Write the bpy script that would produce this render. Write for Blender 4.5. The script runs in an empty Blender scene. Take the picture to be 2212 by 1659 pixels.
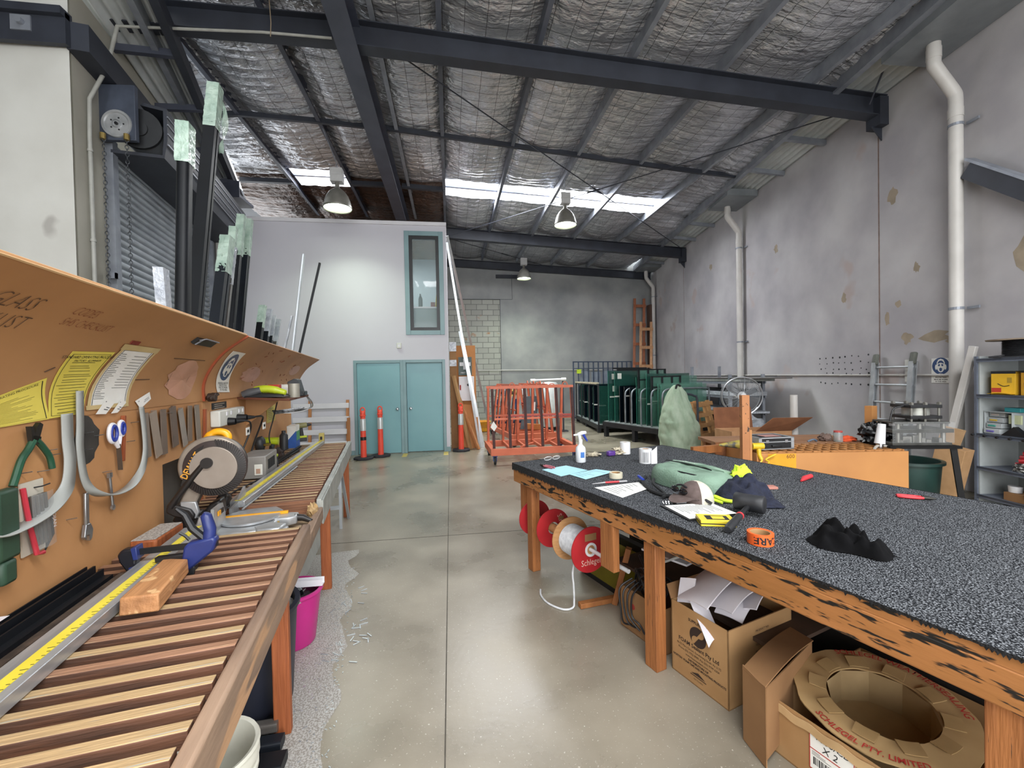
import bpy, bmesh, math, random
from math import sin, cos, pi, radians, sqrt, atan2, tan, hypot
from mathutils import Vector as V, Matrix, noise
random.seed(7)
SC = bpy.context.scene
COL = SC.collection
# ---------------------------------------------------------------- camera
YAW, PITCH, ROLL = radians(8.14), 0.01559, 0.02
cf = V((sin(YAW)*cos(PITCH), cos(YAW)*cos(PITCH), -sin(PITCH)))
cr0 = V((cos(YAW), -sin(YAW), 0)); cu0 = cr0.cross(cf)
cr = cos(ROLL)*cr0 - sin(ROLL)*cu0; cu = sin(ROLL)*cr0 + cos(ROLL)*cu0
cam = bpy.data.cameras.new('camera'); camo = bpy.data.objects.new('camera', cam); COL.objects.link(camo)
M = Matrix.Identity(4)
for i in range(3):
    M[i][0] = cr[i]; M[i][1] = cu[i]; M[i][2] = -cf[i]
M[0][3], M[1][3], M[2][3] = 0, 0, 1.66
camo.matrix_world = M
cam.sensor_width = 36; cam.lens = 36*930/2212; cam.clip_start = .05; cam.clip_end = 200
SC.camera = camo
# ---------------------------------------------------------------- daylight and exposure
w = bpy.data.worlds.new('sky'); SC.world = w; w.use_nodes = True
bgn = w.node_tree.nodes['Background']; bgn.inputs[0].default_value = (.93, .97, 1, 1); bgn.inputs[1].default_value = 2.6
def area(name, loc, rot, sx, sy, power, col=(1, 1, 1), spread=180):
    l = bpy.data.lights.new(name, 'AREA'); l.shape = 'RECTANGLE'; l.size = sx; l.size_y = sy; l.energy = power; l.color = col; l.spread = radians(spread)
    o = bpy.data.objects.new(name, l); COL.objects.link(o); o.location = loc; o.rotation_euler = rot; return o
# daylight through the open entrance behind the camera and through the rear roof sheets
area('entrance_daylight', (1.2, -4.3, 2.5), (radians(86), 0, 0), 9.0, 4.4, 230, (1, .985, .96))
area('skylight_and_fill', (2.2, -1.5, 6.3), (0, 0, 0), 7.5, 1.2, 680, (.98, .99, 1))  # added fill above and behind the camera, no roof sheet seen there
area('skylight_and_fill', (2.8, 11.6, 6.55), (0, 0, 0), 5.4, 1.1, 480, (.97, .98, 1))
area('skylight_and_fill', (-2.9, 11.4, 6.75), (0, 0, 0), 1.1, 1.2, 70, (.97, .98, 1))
SC.view_settings.view_transform = 'Standard'; SC.view_settings.look = 'None'; SC.view_settings.gamma = 1; SC.view_settings.use_curve_mapping = False
SC.view_settings.exposure = 0.5
try:
    SC.cycles.max_bounces = 8; SC.cycles.diffuse_bounces = 5; SC.cycles.glossy_bounces = 4; SC.cycles.transmission_bounces = 6
    SC.cycles.transparent_max_bounces = 12; SC.cycles.caustics_reflective = False; SC.cycles.caustics_refractive = False
    SC.cycles.sample_clamp_indirect = 4; SC.cycles.use_denoising = True
except Exception: pass
# ---------------------------------------------------------------- materials
def lin(c):
    if isinstance(c, str): c = tuple(int(c[i:i+2], 16)/255 for i in (0, 2, 4))
    return tuple(x/12.92 if x <= .04045 else ((x+.055)/1.055)**2.4 for x in c)
MATS = {}
def mat(name, c, c2=None, rough=.6, metal=0., scale=6., stretch=(1, 1, 1), bump=0., bscale=40., emit=0., alpha=1., trans=0., detail=4., spec=.5, lo=.35, hi=.65, rot=(0, 0, 0), spots=None, rough2=None):
    """procedural surface: two sRGB colours mixed by stretched noise, optional bump and a third speckle colour"""
    if name in MATS: return MATS[name]
    m = bpy.data.materials.new(name); m.use_nodes = True; nt = m.node_tree; N = nt.nodes; L = nt.links
    b = N['Principled BSDF']
    tc = N.new('ShaderNodeTexCoord'); mp = N.new('ShaderNodeMapping'); L.new(tc.outputs['Object'], mp.inputs[0])
    mp.inputs['Scale'].default_value = stretch; mp.inputs['Rotation'].default_value = rot
    n = N.new('ShaderNodeTexNoise'); n.inputs['Scale'].default_value = scale; n.inputs['Detail'].default_value = detail; L.new(mp.outputs[0], n.inputs['Vector'])
    c = lin(c); c2 = lin(c2) if c2 else tuple(x*.86 for x in c)
    r = N.new('ShaderNodeValToRGB'); r.color_ramp.elements[0].position = lo; r.color_ramp.elements[1].position = hi
    r.color_ramp.elements[0].color = (*c2, 1); r.color_ramp.elements[1].color = (*c, 1); L.new(n.outputs[0], r.inputs[0])
    out = r.outputs[0]
    if spots:
        sc_, th, scol = spots[:3]
        n3 = N.new('ShaderNodeTexNoise'); n3.inputs['Scale'].default_value = sc_; n3.inputs['Detail'].default_value = 3; L.new(tc.outputs['Object'] if len(spots) < 4 else mp.outputs[0], n3.inputs['Vector'])
        r3 = N.new('ShaderNodeValToRGB'); r3.color_ramp.elements[0].position = th; r3.color_ramp.elements[1].position = th+.05
        L.new(n3.outputs[0], r3.inputs[0])
        mx = N.new('ShaderNodeMix'); mx.data_type = 'RGBA'; L.new(r3.outputs[0], mx.inputs[0]); L.new(out, mx.inputs[6]); mx.inputs[7].default_value = (*lin(scol), 1)
        out = mx.outputs[2]
    L.new(out, b.inputs['Base Color'])
    b.inputs['Roughness'].default_value = rough; b.inputs['Metallic'].default_value = metal; b.inputs['Specular IOR Level'].default_value = spec
    if rough2 is not None:
        mr = N.new('ShaderNodeMapRange'); mr.inputs[3].default_value = rough2; mr.inputs[4].default_value = rough; L.new(n.outputs[0], mr.inputs[0]); mr.inputs[1].default_value = lo; mr.inputs[2].default_value = hi; L.new(mr.outputs[0], b.inputs['Roughness'])
    if bump:
        n2 = N.new('ShaderNodeTexNoise'); n2.inputs['Scale'].default_value = bscale; n2.inputs['Detail'].default_value = 3; L.new(mp.outputs[0], n2.inputs['Vector'])
        bp = N.new('ShaderNodeBump'); bp.inputs['Strength'].default_value = bump; bp.inputs['Distance'].default_value = .02; L.new(n2.outputs[0], bp.inputs['Height']); L.new(bp.outputs[0], b.inputs['Normal'])
    if emit: L.new(out, b.inputs['Emission Color']); b.inputs['Emission Strength'].default_value = emit
    if alpha < 1: b.inputs['Alpha'].default_value = alpha
    if trans: b.inputs['Transmission Weight'].default_value = trans
    MATS[name] = m; return m
def wood(name, c, c2, axis=0, scale=5, rough=.65, spots=None, k=9):
    st = [k, k, k]; st[axis] = .6
    return mat(name, c, c2, rough=rough, scale=scale, stretch=tuple(st), bump=.25, bscale=12, lo=.3, hi=.7, spots=spots)
# ---------------------------------------------------------------- mesh builder
BASE = {}
class MB:
    def __init__(s): s.v = []; s.f = []; s.M = [Matrix.Identity(4)]
    def at(s, loc=(0, 0, 0), rx=0, ry=0, rz=0):
        s.M = [Matrix.Translation(loc) @ Matrix.Rotation(rz, 4, 'Z') @ Matrix.Rotation(ry, 4, 'Y') @ Matrix.Rotation(rx, 4, 'X')]; return s
    def add(s, vs, fs):
        o = len(s.v); m = s.M[0]; s.v += [tuple(m @ V(p)) for p in vs]; s.f += [tuple(i+o for i in f) for f in fs]; return s
    def box(s, x0, x1, y0, y1, z0, z1):
        return s.add([(x, y, z) for z in (z0, z1) for y in (y0, y1) for x in (x0, x1)], [(0, 2, 3, 1), (4, 5, 7, 6), (0, 1, 5, 4), (1, 3, 7, 5), (3, 2, 6, 7), (2, 0, 4, 6)])
    def beam(s, p, q, w, h, up=(0, 0, 1), off=(0, 0)):
        p, q = V(p), V(q); d = (q-p).normalized(); a = d.cross(V(up))
        if a.length < 1e-4: a = d.cross(V((1, 0, 0)))
        a.normalize(); b = a.cross(d)
        vs = [e + a*(sx*w/2+off[0]) + b*(sy*h/2+off[1]) for e in (p, q) for sy in (-1, 1) for sx in (-1, 1)]
        return s.add(vs, [(0, 1, 3, 2), (4, 6, 7, 5), (0, 4, 5, 1), (1, 5, 7, 3), (3, 7, 6, 2), (2, 6, 4, 0)])
    def cyl(s, p, q, r0, r1=None, n=16, cap=True):
        r1 = r0 if r1 is None else r1; p, q = V(p), V(q); d = (q-p).normalized()
        a = d.cross(V((0, 0, 1)));  a = V((1, 0, 0)) if a.length < 1e-4 else a.normalized(); b = d.cross(a)
        vs = [e + (a*cos(2*pi*i/n)+b*sin(2*pi*i/n))*r for e, r in ((p, r0), (q, r1)) for i in range(n)]
        fs = [(i, (i+1) % n, n+(i+1) % n, n+i) for i in range(n)]
        if cap: fs += [tuple(range(n-1, -1, -1)), tuple(range(n, 2*n))]
        return s.add(vs, fs)
    def tube(s, pts, r, n=8, closed=False):
        P = [V(p) for p in pts]; m = len(P); R = r if isinstance(r, (list, tuple)) else [r]*m
        vs = []; prev = None
        for i in range(m):
            d = (P[(i+1) % m]-P[i-1]) if closed else (P[min(i+1, m-1)]-P[max(i-1, 0)])
            d.normalize()
            if prev is None:
                a = d.cross(V((0, 0, 1)));  a = d.cross(V((1, 0, 0))) if a.length < 1e-3 else a
            else: a = prev - d*prev.dot(d)
            a.normalize(); prev = a; b = d.cross(a)
            vs += [P[i]+(a*cos(2*pi*k/n)+b*sin(2*pi*k/n))*R[i] for k in range(n)]
        fs = []
        for i in range(m if closed else m-1):
            j = (i+1) % m
            fs += [(i*n+k, i*n+(k+1) % n, j*n+(k+1) % n, j*n+k) for k in range(n)]
        if not closed: fs += [tuple(range(n-1, -1, -1)), tuple((m-1)*n+k for k in range(n))]
        return s.add(vs, fs)
    def lathe(s, prof, n=24, c=(0, 0, 0), cap=False):
        m = len(prof); vs = [(c[0]+r*cos(2*pi*i/n), c[1]+r*sin(2*pi*i/n), c[2]+z) for r, z in prof for i in range(n)]
        fs = [(j*n+i, j*n+(i+1) % n, (j+1)*n+(i+1) % n, (j+1)*n+i) for j in range(m-1) for i in range(n)]
        if cap: fs += [tuple(range(n-1, -1, -1)), tuple((m-1)*n+i for i in range(n))]
        return s.add(vs, fs)
    def prism(s, poly, h, z0=0.):   # polygon in xy, extruded in z
        n = len(poly); vs = [(x, y, z0) for x, y in poly]+[(x, y, z0+h) for x, y in poly]
        return s.add(vs, [tuple(range(n-1, -1, -1)), tuple(range(n, 2*n))]+[(i, (i+1) % n, n+(i+1) % n, n+i) for i in range(n)])
    def profile(s, poly, p, q, up=(0, 0, 1)):  # cross section poly (a,b) swept p->q
        p, q = V(p), V(q); d = (q-p).normalized(); a = d.cross(V(up))
        if a.length < 1e-4: a = d.cross(V((1, 0, 0)))
        a.normalize(); b = a.cross(d); n = len(poly)
        vs = [e+a*x+b*y for e in (p, q) for x, y in poly]
        return s.add(vs, [tuple(range(n)), tuple(range(2*n-1, n-1, -1))]+[(i, n+i, n+(i+1) % n, (i+1) % n) for i in range(n)])
    def grid(s, fn, nu, nv, thick=0., closeu=False):
        vs = [V(fn(i/nu, j/nv)) for j in range(nv+1) for i in range(nu+1)]; w_ = nu+1
        fs = [(j*w_+i, j*w_+i+1, (j+1)*w_+i+1, (j+1)*w_+i) for j in range(nv) for i in range(nu)]
        if thick:
            nn = [V((0, 0, 0)) for _ in vs]
            for f in fs:
                k = (vs[f[1]]-vs[f[0]]).cross(vs[f[3]]-vs[f[0]])
                for i in f: nn[i] += k
            o = len(vs); vs = vs+[p-(k.normalized() if k.length > 0 else V((0, 0, 1)))*thick for p, k in zip(vs, nn)]
            fs = fs+[tuple(i+o for i in reversed(f)) for f in fs]
            bd = [i for i in range(nu)]; 
            for i in range(nu): fs += [(i+1, i, i+o, i+1+o), (nv*w_+i, nv*w_+i+1, nv*w_+i+1+o, nv*w_+i+o)]
            for j in range(nv): fs += [(j*w_, (j+1)*w_, (j+1)*w_+o, j*w_+o), ((j+1)*w_+nu, j*w_+nu, j*w_+nu+o, (j+1)*w_+nu+o)]
        return s.add(vs, fs)
    def blob(s, c, r, amp=.25, sc=2., n=16, seed=0, flat=True):
        def fn(u, v):
            th, ph = 2*pi*u, pi*v
            d = V((cos(th)*sin(ph), sin(th)*sin(ph), cos(ph)))
            k = 1+amp*noise.fractal(d*sc+V((seed*7.1, seed*3.3, seed)), 1, 2, 3)
            p = V((d.x*r[0]*k, d.y*r[1]*k, d.z*r[2]*k))
            if flat: p.z = max(p.z, -c[2] if c[2] >= 0 else p.z)
            return V(c)+p
        return s.grid(fn, n, max(6, n//2))
    def build(s, name, m, parent=None, bevel=0., smooth=False, seg=2, angle=40, weld=False):
        me = bpy.data.meshes.new(name); me.from_pydata([tuple(p) for p in s.v], [], s.f)
        bm = bmesh.new(); bm.from_mesh(me)
        if weld: bmesh.ops.remove_doubles(bm, verts=bm.verts, dist=1e-5)
        bmesh.ops.recalc_face_normals(bm, faces=bm.faces); bm.to_mesh(me); bm.free()
        me.materials.append(m)
        o = bpy.data.objects.new(name, me); COL.objects.link(o)
        if parent:
            o.parent = parent
            if parent.name in BASE: o.location = -BASE[parent.name]
        if bevel:
            b = o.modifiers.new('bevel', 'BEVEL'); b.width = bevel; b.segments = seg; b.limit_method = 'ANGLE'; b.angle_limit = radians(35)
        if smooth or bevel:
            for p in me.polygons: p.use_smooth = True
            if hasattr(me, 'set_sharp_from_angle'): me.set_sharp_from_angle(angle=radians(angle))
        return o
def tag(o, label, cat, group=None):
    o['label'] = label; o['category'] = cat
    if group: o['group'] = group
    return o
def struct(o): o['kind'] = 'structure'; return o
def thing(name, label, cat, loc=(0, 0, 0), rz=0., group=None, rx=0., ry=0.):
    o = bpy.data.objects.new(name, None); o.empty_display_size = .1; COL.objects.link(o)
    o.location = loc; o.rotation_euler = (rx, ry, rz); return tag(o, label, cat, group)
def put(o, loc=(0, 0, 0), rz=0., rx=0., ry=0.):
    o.location = loc; o.rotation_euler = (rx, ry, rz); return o
def dup(o, loc, rz=None, label=None, group=None, rot=None):
    """a copy of a thing with copies of its parts and sub-parts"""
    c = o.copy(); COL.objects.link(c); c.location = loc
    if rz is not None: c.rotation_euler = (0, 0, rz)
    if rot is not None: c.rotation_euler = rot
    if label: c['label'] = label
    if group: c['group'] = group
    def kids(a, b):
        for ch in list(a.children):
            k = ch.copy(); COL.objects.link(k); k.parent = b; kids(ch, k)
    kids(o, c); return c
_FC = {}
def text(name, body, size, m, parent, loc=(0, 0, 0), rot=(0, 0, 0), ext=.0006, align='CENTER', shear=0., sx=1., bend=None, bold=0., frame=None):
    """lettering as a thin raised mesh; local x along the line, y up; frame = 3x3 columns override"""
    cu_ = bpy.data.curves.new(name, 'FONT'); cu_.body = body; cu_.size = size; cu_.align_x = align; cu_.align_y = 'CENTER'; cu_.extrude = ext; cu_.shear = shear; cu_.offset = bold; cu_.resolution_u = 2
    t = bpy.data.objects.new(name, cu_); COL.objects.link(t)
    me = bpy.data.meshes.new_from_object(t.evaluated_get(bpy.context.evaluated_depsgraph_get()))
    bpy.data.objects.remove(t); bpy.data.curves.remove(cu_)
    for v_ in me.vertices:
        v_.co.x *= sx
        if bend: v_.co = bend(v_.co)
    me.materials.clear(); me.materials.append(m)
    o = bpy.data.objects.new(name, me); COL.objects.link(o)
    if frame is not None: o.matrix_local = Matrix.Translation(loc) @ Matrix(frame).transposed().to_4x4()
    else: o.location = loc; o.rotation_euler = rot
    if parent:
        o.parent = parent
        if parent.name in BASE: o.location = o.location-BASE[parent.name]
    return o
def arc(c, r, a0, a1, n, ax=(1, 0, 0), ay=(0, 1, 0)):
    ax, ay = V(ax), V(ay)
    return [V(c)+ax*r*cos(a0+(a1-a0)*i/n)+ay*r*sin(a0+(a1-a0)*i/n) for i in range(n+1)]
def smoothpath(P, n=6):
    P = [V(p) for p in P]; out = []
    for i in range(len(P)-1):
        a, b, c, d = P[max(i-1, 0)], P[i], P[i+1], P[min(i+2, len(P)-1)]
        for k in range(n):
            t = k/n; out.append(.5*((2*b)+(c-a)*t+(2*a-5*b+4*c-d)*t*t+(3*b-a-3*c+d)*t**3))
    return out+[P[-1]]
def rr(w_, h, r, n=4):   # rounded rectangle polygon centred on 0
    out = []
    for cx, cy, a in ((w_/2-r, h/2-r, 0), (-w_/2+r, h/2-r, pi/2), (-w_/2+r, -h/2+r, pi), (w_/2-r, -h/2+r, 1.5*pi)):
        out += [(cx+r*cos(a+pi/2*i/n), cy+r*sin(a+pi/2*i/n)) for i in range(n+1)]
    return out
# frames of the two benches: L(s along, w to the back, z) and R(u to the wall, v towards the door, z)
tl = V((-.153, .988, 0)).normalized(); nl = V((-tl.y, tl.x, 0)); ANL = atan2(tl.y, tl.x); OL = V((-.41, 0, 0))
def Lp(s, w_, z=0.): return OL+tl*s+nl*w_+V((0, 0, z))
ANR = radians(18); ur = V((cos(ANR), sin(ANR), 0)); vr = V((sin(ANR), -cos(ANR), 0)); AR = V((.585, 3.862, 0))
def Rp(u, v_, z=0.): return AR+ur*u+vr*v_+V((0, 0, z))
def LT(name, label, cat, base, group=None):
    t = thing(name, label, cat, tuple(Lp(*base)), ANL, group); BASE[t.name] = V(base); return t
def LO(b, name, m, label, cat, group=None, **k):
    o = b.build(name, m, **k); o.location = OL; o.rotation_euler.z = ANL; return tag(o, label, cat, group)
def RT(name, label, cat, base, group=None):   # local x = u, y = -v
    t = thing(name, label, cat, tuple(Rp(base[0], -base[1], base[2])), ANR, group); BASE[t.name] = V(base); return t
def RO(b, name, m, label, cat, group=None, **k):
    o = b.build(name, m, **k); o.location = AR; o.rotation_euler.z = ANR; return tag(o, label, cat, group)
# right wall line and left wall line
W0, W1 = V((6.93, 5.0, 0)), V((8.76, 17.9, 0)); wt = (W1-W0).normalized(); wn = V((-wt.y, wt.x, 0)); ANW = atan2(wt.y, wt.x)
def Wp(y, off=0., z=0.): return W0+wt*((y-5.0)/wt.y)+wn*off+V((0, 0, z))
K0, K1 = V((-4.203, 6.05, 0)), V((-4.9, 9.95, 0)); kt = (K1-K0).normalized(); kn = V((kt.y, -kt.x, 0)); ANK = atan2(kt.y, kt.x)
def Kp(y, off=0., z=0.): return K0+kt*((y-6.05)/kt.y)+kn*off+V((0, 0, z))
# ================================================================ the building
concrete = mat('concrete_wall', 'c6c4c5', 'a8a5a9', rough=.85, scale=.8, detail=9, bump=.15, bscale=7, spots=(1.1, .66, 'b5a9a6'))
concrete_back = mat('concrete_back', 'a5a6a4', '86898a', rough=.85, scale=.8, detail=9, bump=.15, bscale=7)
render_wall = mat('rendered_wall', 'd3d3ce', 'c4c3bd', rough=.85, scale=.9, detail=8, bump=.08, bscale=8, spots=(1.3, .69, 'aaa7a2'))
steel = mat('painted_steel', '494d5b', '3f4350', rough=.5, scale=3)
steel_dark = mat('painted_steel_dark', '343842', '2b2e37', rough=.55, scale=3)
steel_l = mat('painted_steel_light', '5f6470', '535864', rough=.5, scale=3)
galv = mat('galvanised_steel', '9a9fa8', '858a94', rough=.45, metal=.35, scale=5, detail=6)
white_wall = mat('white_plasterboard', 'd2d1d9', 'cccbd3', rough=.7, scale=.5)
white_paint = mat('white_paint', 'e6e5ea', 'dad9de', rough=.5, scale=2)
teal = mat('teal_door_paint', '7fadb4', '78a5ad', rough=.38, scale=1.2, detail=6)
teal_frame = mat('teal_frame_paint', '86a3a8', '7d999f', rough=.42, scale=2)
black_frame = mat('black_window_frame', '14151a', '0c0d11', rough=.4)
pvc = mat('grey_pvc', 'cdcac6', 'c2bfbb', rough=.45, scale=3)
corrug = mat('zinc_sheet', 'd2d6d6', 'c0c5c6', rough=.5, metal=.15, scale=3)
chrome = mat('chrome', 'd5d7da', 'b6b8bc', rough=.2, metal=1, scale=4)
blackp = mat('black_plastic', '1b1c1f', '121316', rough=.45, scale=8)
# floor: polished slab, worn and speckled
def floor_mat():
    m = mat('polished_concrete', '9a9283', '6f685b', rough=.38, scale=1.1, detail=12, lo=.30, hi=.68, spots=(90, .66, 'b9b4a8'), rough2=.22, bump=.03, bscale=30)
    return m
fm = floor_mat()
b = MB(); b.box(-12, 10, -6, 18, -.2, 0); struct(b.build('floor', fm))
j = MB(); j.box(-.062, -.056, -6, 9.9, 0, .0012); j.box(-9, 6.6, 4.58, 4.588, 0, .0012)
jo = struct(j.build('trim_1', mat('floor_joint', '4c473f', '3b372f', rough=.9, scale=20))); jo.rotation_euler.z = .0
# walls
b = MB()
q = [Wp(-5.5), Wp(18.2), Wp(18.2, -.25), Wp(-5.5, -.25)]
b.prism([(p.x, p.y) for p in q], 6.14); struct(b.build('wall_right', concrete))
b = MB()      # vertical panel joints
for y in (6.25, 14.25): p = Wp(y, .002); b.add([p+wt*-.012+V((0, 0, 0)), p+wt*.012, p+wt*.012+V((0, 0, 5.75)), p-wt*.012+V((0, 0, 5.75))], [(0, 1, 2, 3)])
struct(b.build('trim_2', mat('joint_sealant', '8f7b72', '77655e', rough=.9, scale=8)))
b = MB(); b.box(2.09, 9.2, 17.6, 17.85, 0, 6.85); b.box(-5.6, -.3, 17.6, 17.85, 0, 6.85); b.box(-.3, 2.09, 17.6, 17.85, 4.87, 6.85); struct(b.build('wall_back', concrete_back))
def block_mat():
    m = bpy.data.materials.new('blockwork'); m.use_nodes = True; nt = m.node_tree; N = nt.nodes; L = nt.links; bs = N['Principled BSDF']
    tc = N.new('ShaderNodeTexCoord'); mp = N.new('ShaderNodeMapping'); mp.inputs['Rotation'].default_value = (-pi/2, 0, 0); L.new(tc.outputs['Object'], mp.inputs[0])
    br = N.new('ShaderNodeTexBrick'); L.new(mp.outputs[0], br.inputs[0]); br.inputs['Scale'].default_value = 1; br.inputs['Brick Width'].default_value = .45; br.inputs['Row Height'].default_value = .222
    br.inputs['Mortar Size'].default_value = .011; br.inputs['Color1'].default_value = (*lin('a9aaa2'), 1); br.inputs['Color2'].default_value = (*lin('9c9d96'), 1); br.inputs['Mortar'].default_value = (*lin('6f716c'), 1)
    n = N.new('ShaderNodeTexNoise'); n.inputs['Scale'].default_value = 2.2; n.inputs['Detail'].default_value = 6; L.new(tc.outputs['Object'], n.inputs[0])
    r = N.new('ShaderNodeValToRGB'); r.color_ramp.elements[0].position = .66; r.color_ramp.elements[1].position = .74; L.new(n.outputs[0], r.inputs[0])
    mx = N.new('ShaderNodeMix'); mx.data_type = 'RGBA'; L.new(r.outputs[0], mx.inputs[0]); L.new(br.outputs[0], mx.inputs[6]); mx.inputs[7].default_value = (*lin('a5744c'), 1)
    L.new(mx.outputs[2], bs.inputs['Base Color']); bs.inputs['Roughness'].default_value = .9
    bp = N.new('ShaderNodeBump'); bp.inputs['Strength'].default_value = .5; bp.inputs['Distance'].default_value = .02; bp.invert = True; L.new(br.outputs['Fac'], bp.inputs['Height']); L.new(bp.outputs[0], bs.inputs['Normal'])
    return m
b = MB(); b.box(-.3, 2.08, 17.63, 17.85, 0, 4.85); struct(b.build('wall_back_blockwork', block_mat()))
b = MB(); b.box(2.08, 2.095, 17.595, 17.6, 0, 4.87); b.box(-.1, 2.6, 17.595, 17.6, 4.86, 4.875); b.box(2.585, 2.6, 17.595, 17.6, 4.87, 5.9); struct(b.build('trim_3', steel_dark))
# near-left wall facing the camera, then the door wall
b = MB(); b.prism([(-4.09, 5.45), (-4.24, 5.68), (-12, 6.08), (-12, 5.85)], 6.35); struct(b.build('wall_left_front', render_wall))
b = MB(); q = [Kp(5.5), Kp(6.12), Kp(6.12, -.25), Kp(5.68, -.25)]; b.prism([(p.x, p.y) for p in q], 6.15)
q = [Kp(6.12), Kp(9.72), Kp(9.72, -.25), Kp(6.12, -.25)]; b.prism([(p.x, p.y) for p in q], 1.2, 4.95)
q = [Kp(9.72), Kp(12.2), Kp(12.2, -.25), Kp(9.72, -.25)]; b.prism([(p.x, p.y) for p in q], 6.12); struct(b.build('wall_left', mat('jamb_concrete', 'b7b4a8', 'a5a296', rough=.85, scale=1.2, detail=7)))
b = MB(); b.box(-9.2, -3.6, -4.8, -4.6, 0, 7); b.box(6.1, 9, -4.8, -4.6, 0, 7); b.box(-3.6, 6.1, -4.8, -4.6, 4.9, 7); struct(b.build('wall_front', render_wall))
b = MB(); b.box(-9.2, -9.0, -4.8, 6.2, 0, 7); struct(b.build('wall_left_side', render_wall))
# white partition of the office with two doors and a window, boxed back to the rear wall
X1, X2, X3, X4 = -2.06, -1.11, -.99, -.17    # door openings
b = MB(); Y0, Y1 = 9.95, 10.07
b.box(-4.95, X1, Y0, Y1, 0, 5.14); b.box(X2, X3, Y0, Y1, 0, 2.04); b.box(X4, -.03, Y0, Y1, 0, 5.14)
b.box(X1, X3, Y0, Y1, 2.04, 5.14); b.box(X3, X4, Y0, Y1, 2.04, 2.70); b.box(X3, X4, Y0, Y1, 4.95, 5.14); b.box(X3, -.9, Y0, Y1, 2.7, 4.95); b.box(-.2, X4, Y0, Y1, 2.7, 4.95)
b.box(-.13, -.03, Y1, 17.6, 0, 5.14); struct(b.build('wall_partition', white_wall))
b = MB(); b.box(-4.95, -.02, 9.91, 10.1, 5.12, 5.2); b.box(-.13, -.02, 10.1, 17.6, 5.12, 5.2); struct(b.build('trim_4', white_paint, bevel=.006))
b = MB(); b.box(-4.9, -.13, 10.1, 17.6, 5.08, 5.13); struct(b.build('ceiling_office', mat('chipboard_deck', '6b5a4a', '54463a', rough=.9)))
# doors
def door(name, x0, x1, recess, handle_x, hinge=True):
    f = MB(); f.box(x0-.06, x0+.005, 9.925, 10.07, 0, 2.1); f.box(x1-.005, x1+.06, 9.925, 10.07, 0, 2.1); f.box(x0+.005, x1-.005, 9.925, 10.07, 2.035, 2.1)
    o = struct(f.build(name, teal_frame, bevel=.004))
    l = MB(); l.box(x0+.01, x1-.01, 9.95+recess, 9.985+recess, .012, 2.03); lf = l.build('leaf', teal, o, bevel=.002); lf['label'] = 'flush teal door leaf'
    h = MB(); h.cyl((handle_x, 9.95+recess, 1.0), (handle_x, 9.94+recess, 1.0), .034); h.cyl((handle_x, 9.94+recess, 1.0), (handle_x, 9.905+recess, 1.0), .012)
    h.lathe([(.001, -.03), (.02, -.028), (.03, -.015), (.03, .004), (.018, .016), (.001, .018)], 16, (0, 0, 0)); n = 16*6
    for i in range(len(h.v)-n, len(h.v)):
        x, y, z = h.v[i]; h.v[i] = (handle_x+x, 9.895+recess+z, 1.0+y)
    h.build('handle', chrome, lf, smooth=True)
    return o
door('door_1', X1, X2, .0, X2-.08); door('door_2', X3, X4, .07, X3+.09)
b = MB(); b.box(-3.3, X1-.07, 9.93, 9.95, 0, .1); b.box(X2+.06, X3-.06, 9.935, 9.95, .0, .08); b.box(X4+.06, -.025, 9.935, 9.95, 0, .1); struct(b.build('baseboard_partition', teal_frame))
# high office window
f = MB()
for a in ((-.96, -.86, 2.66, 4.99), (-.2, -.1, 2.66, 4.99)): f.box(a[0], a[1], 9.92, 10.08, a[2], a[3])
f.box(-.86, -.2, 9.92, 10.08, 2.66, 2.76); f.box(-.86, -.2, 9.92, 10.08, 4.89, 4.99)
wo = struct(f.build('window_1', teal_frame, bevel=.004))
f = MB()
for a in ((-.86, -.79, 2.76, 4.89), (-.27, -.2, 2.76, 4.89), (-.79, -.27, 2.76, 2.83), (-.79, -.27, 4.82, 4.89)): f.box(a[0], a[1], 9.95, 10.05, a[2], a[3])
f.build('sash', black_frame, wo)
glass = mat('window_glass', 'cfe0e2', 'c6d8da', rough=.03, alpha=.16, spec=.6)
f = MB(); f.box(-.79, -.27, 9.995, 10.0, 2.83, 4.82); f.build('pane', glass, wo)
# room behind the window
b = MB(); b.box(-3.5, -.13, 12.6, 12.7, 2.4, 5.08); b.box(-3.5, -3.4, 10.07, 12.6, 2.4, 5.08); b.box(-3.5, -.13, 10.07, 12.6, 2.3, 2.4); struct(b.build('wall_office', mat('office_wall', 'b4c3c6', 'abbabd', rough=.8)))
area('office_fill_light', (-1.2, 11.2, 4.98), (0, 0, 0), .6, .6, 26, (.95, 1, 1))  # added unseen lamp that brightens the room behind the window
de = thing('office_desk', 'pale desk with grey front seen through the high office window', 'desk', (-.8, 10.62, 2.4))
b = MB(); b.box(-1.0, .6, -.3, .3, .92, .96); b.build('desk_top', white_paint, de); b = MB(); b.box(-1.0, .6, -.28, -.25, .0, .92); b.build('front_panel', mat('desk_panel', '8fa0a3', '879799'), de)
b = MB(); b.lathe([(.001, 0), (.045, 0), (.05, .02), (.05, .2), (.03, .25), (.018, .28), (.018, .32), (.001, .32)], 16); tag(put(b.build('drink_bottle', mat('dark_bottle', '3b4a4e', '2e3b3f', rough=.3), smooth=True), (-.66, 10.45, 3.36)), 'dark drink bottle on the desk behind the high window', 'bottle')
b = MB(); b.box(-.05, .05, -.04, .04, 0, .12); tag(put(b.build('storage_tin', mat('red_tin', '8a3a34', '702c28')), (-.37, 10.45, 3.36)), 'small reddish tin on the desk behind the high window', 'tin')
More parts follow.
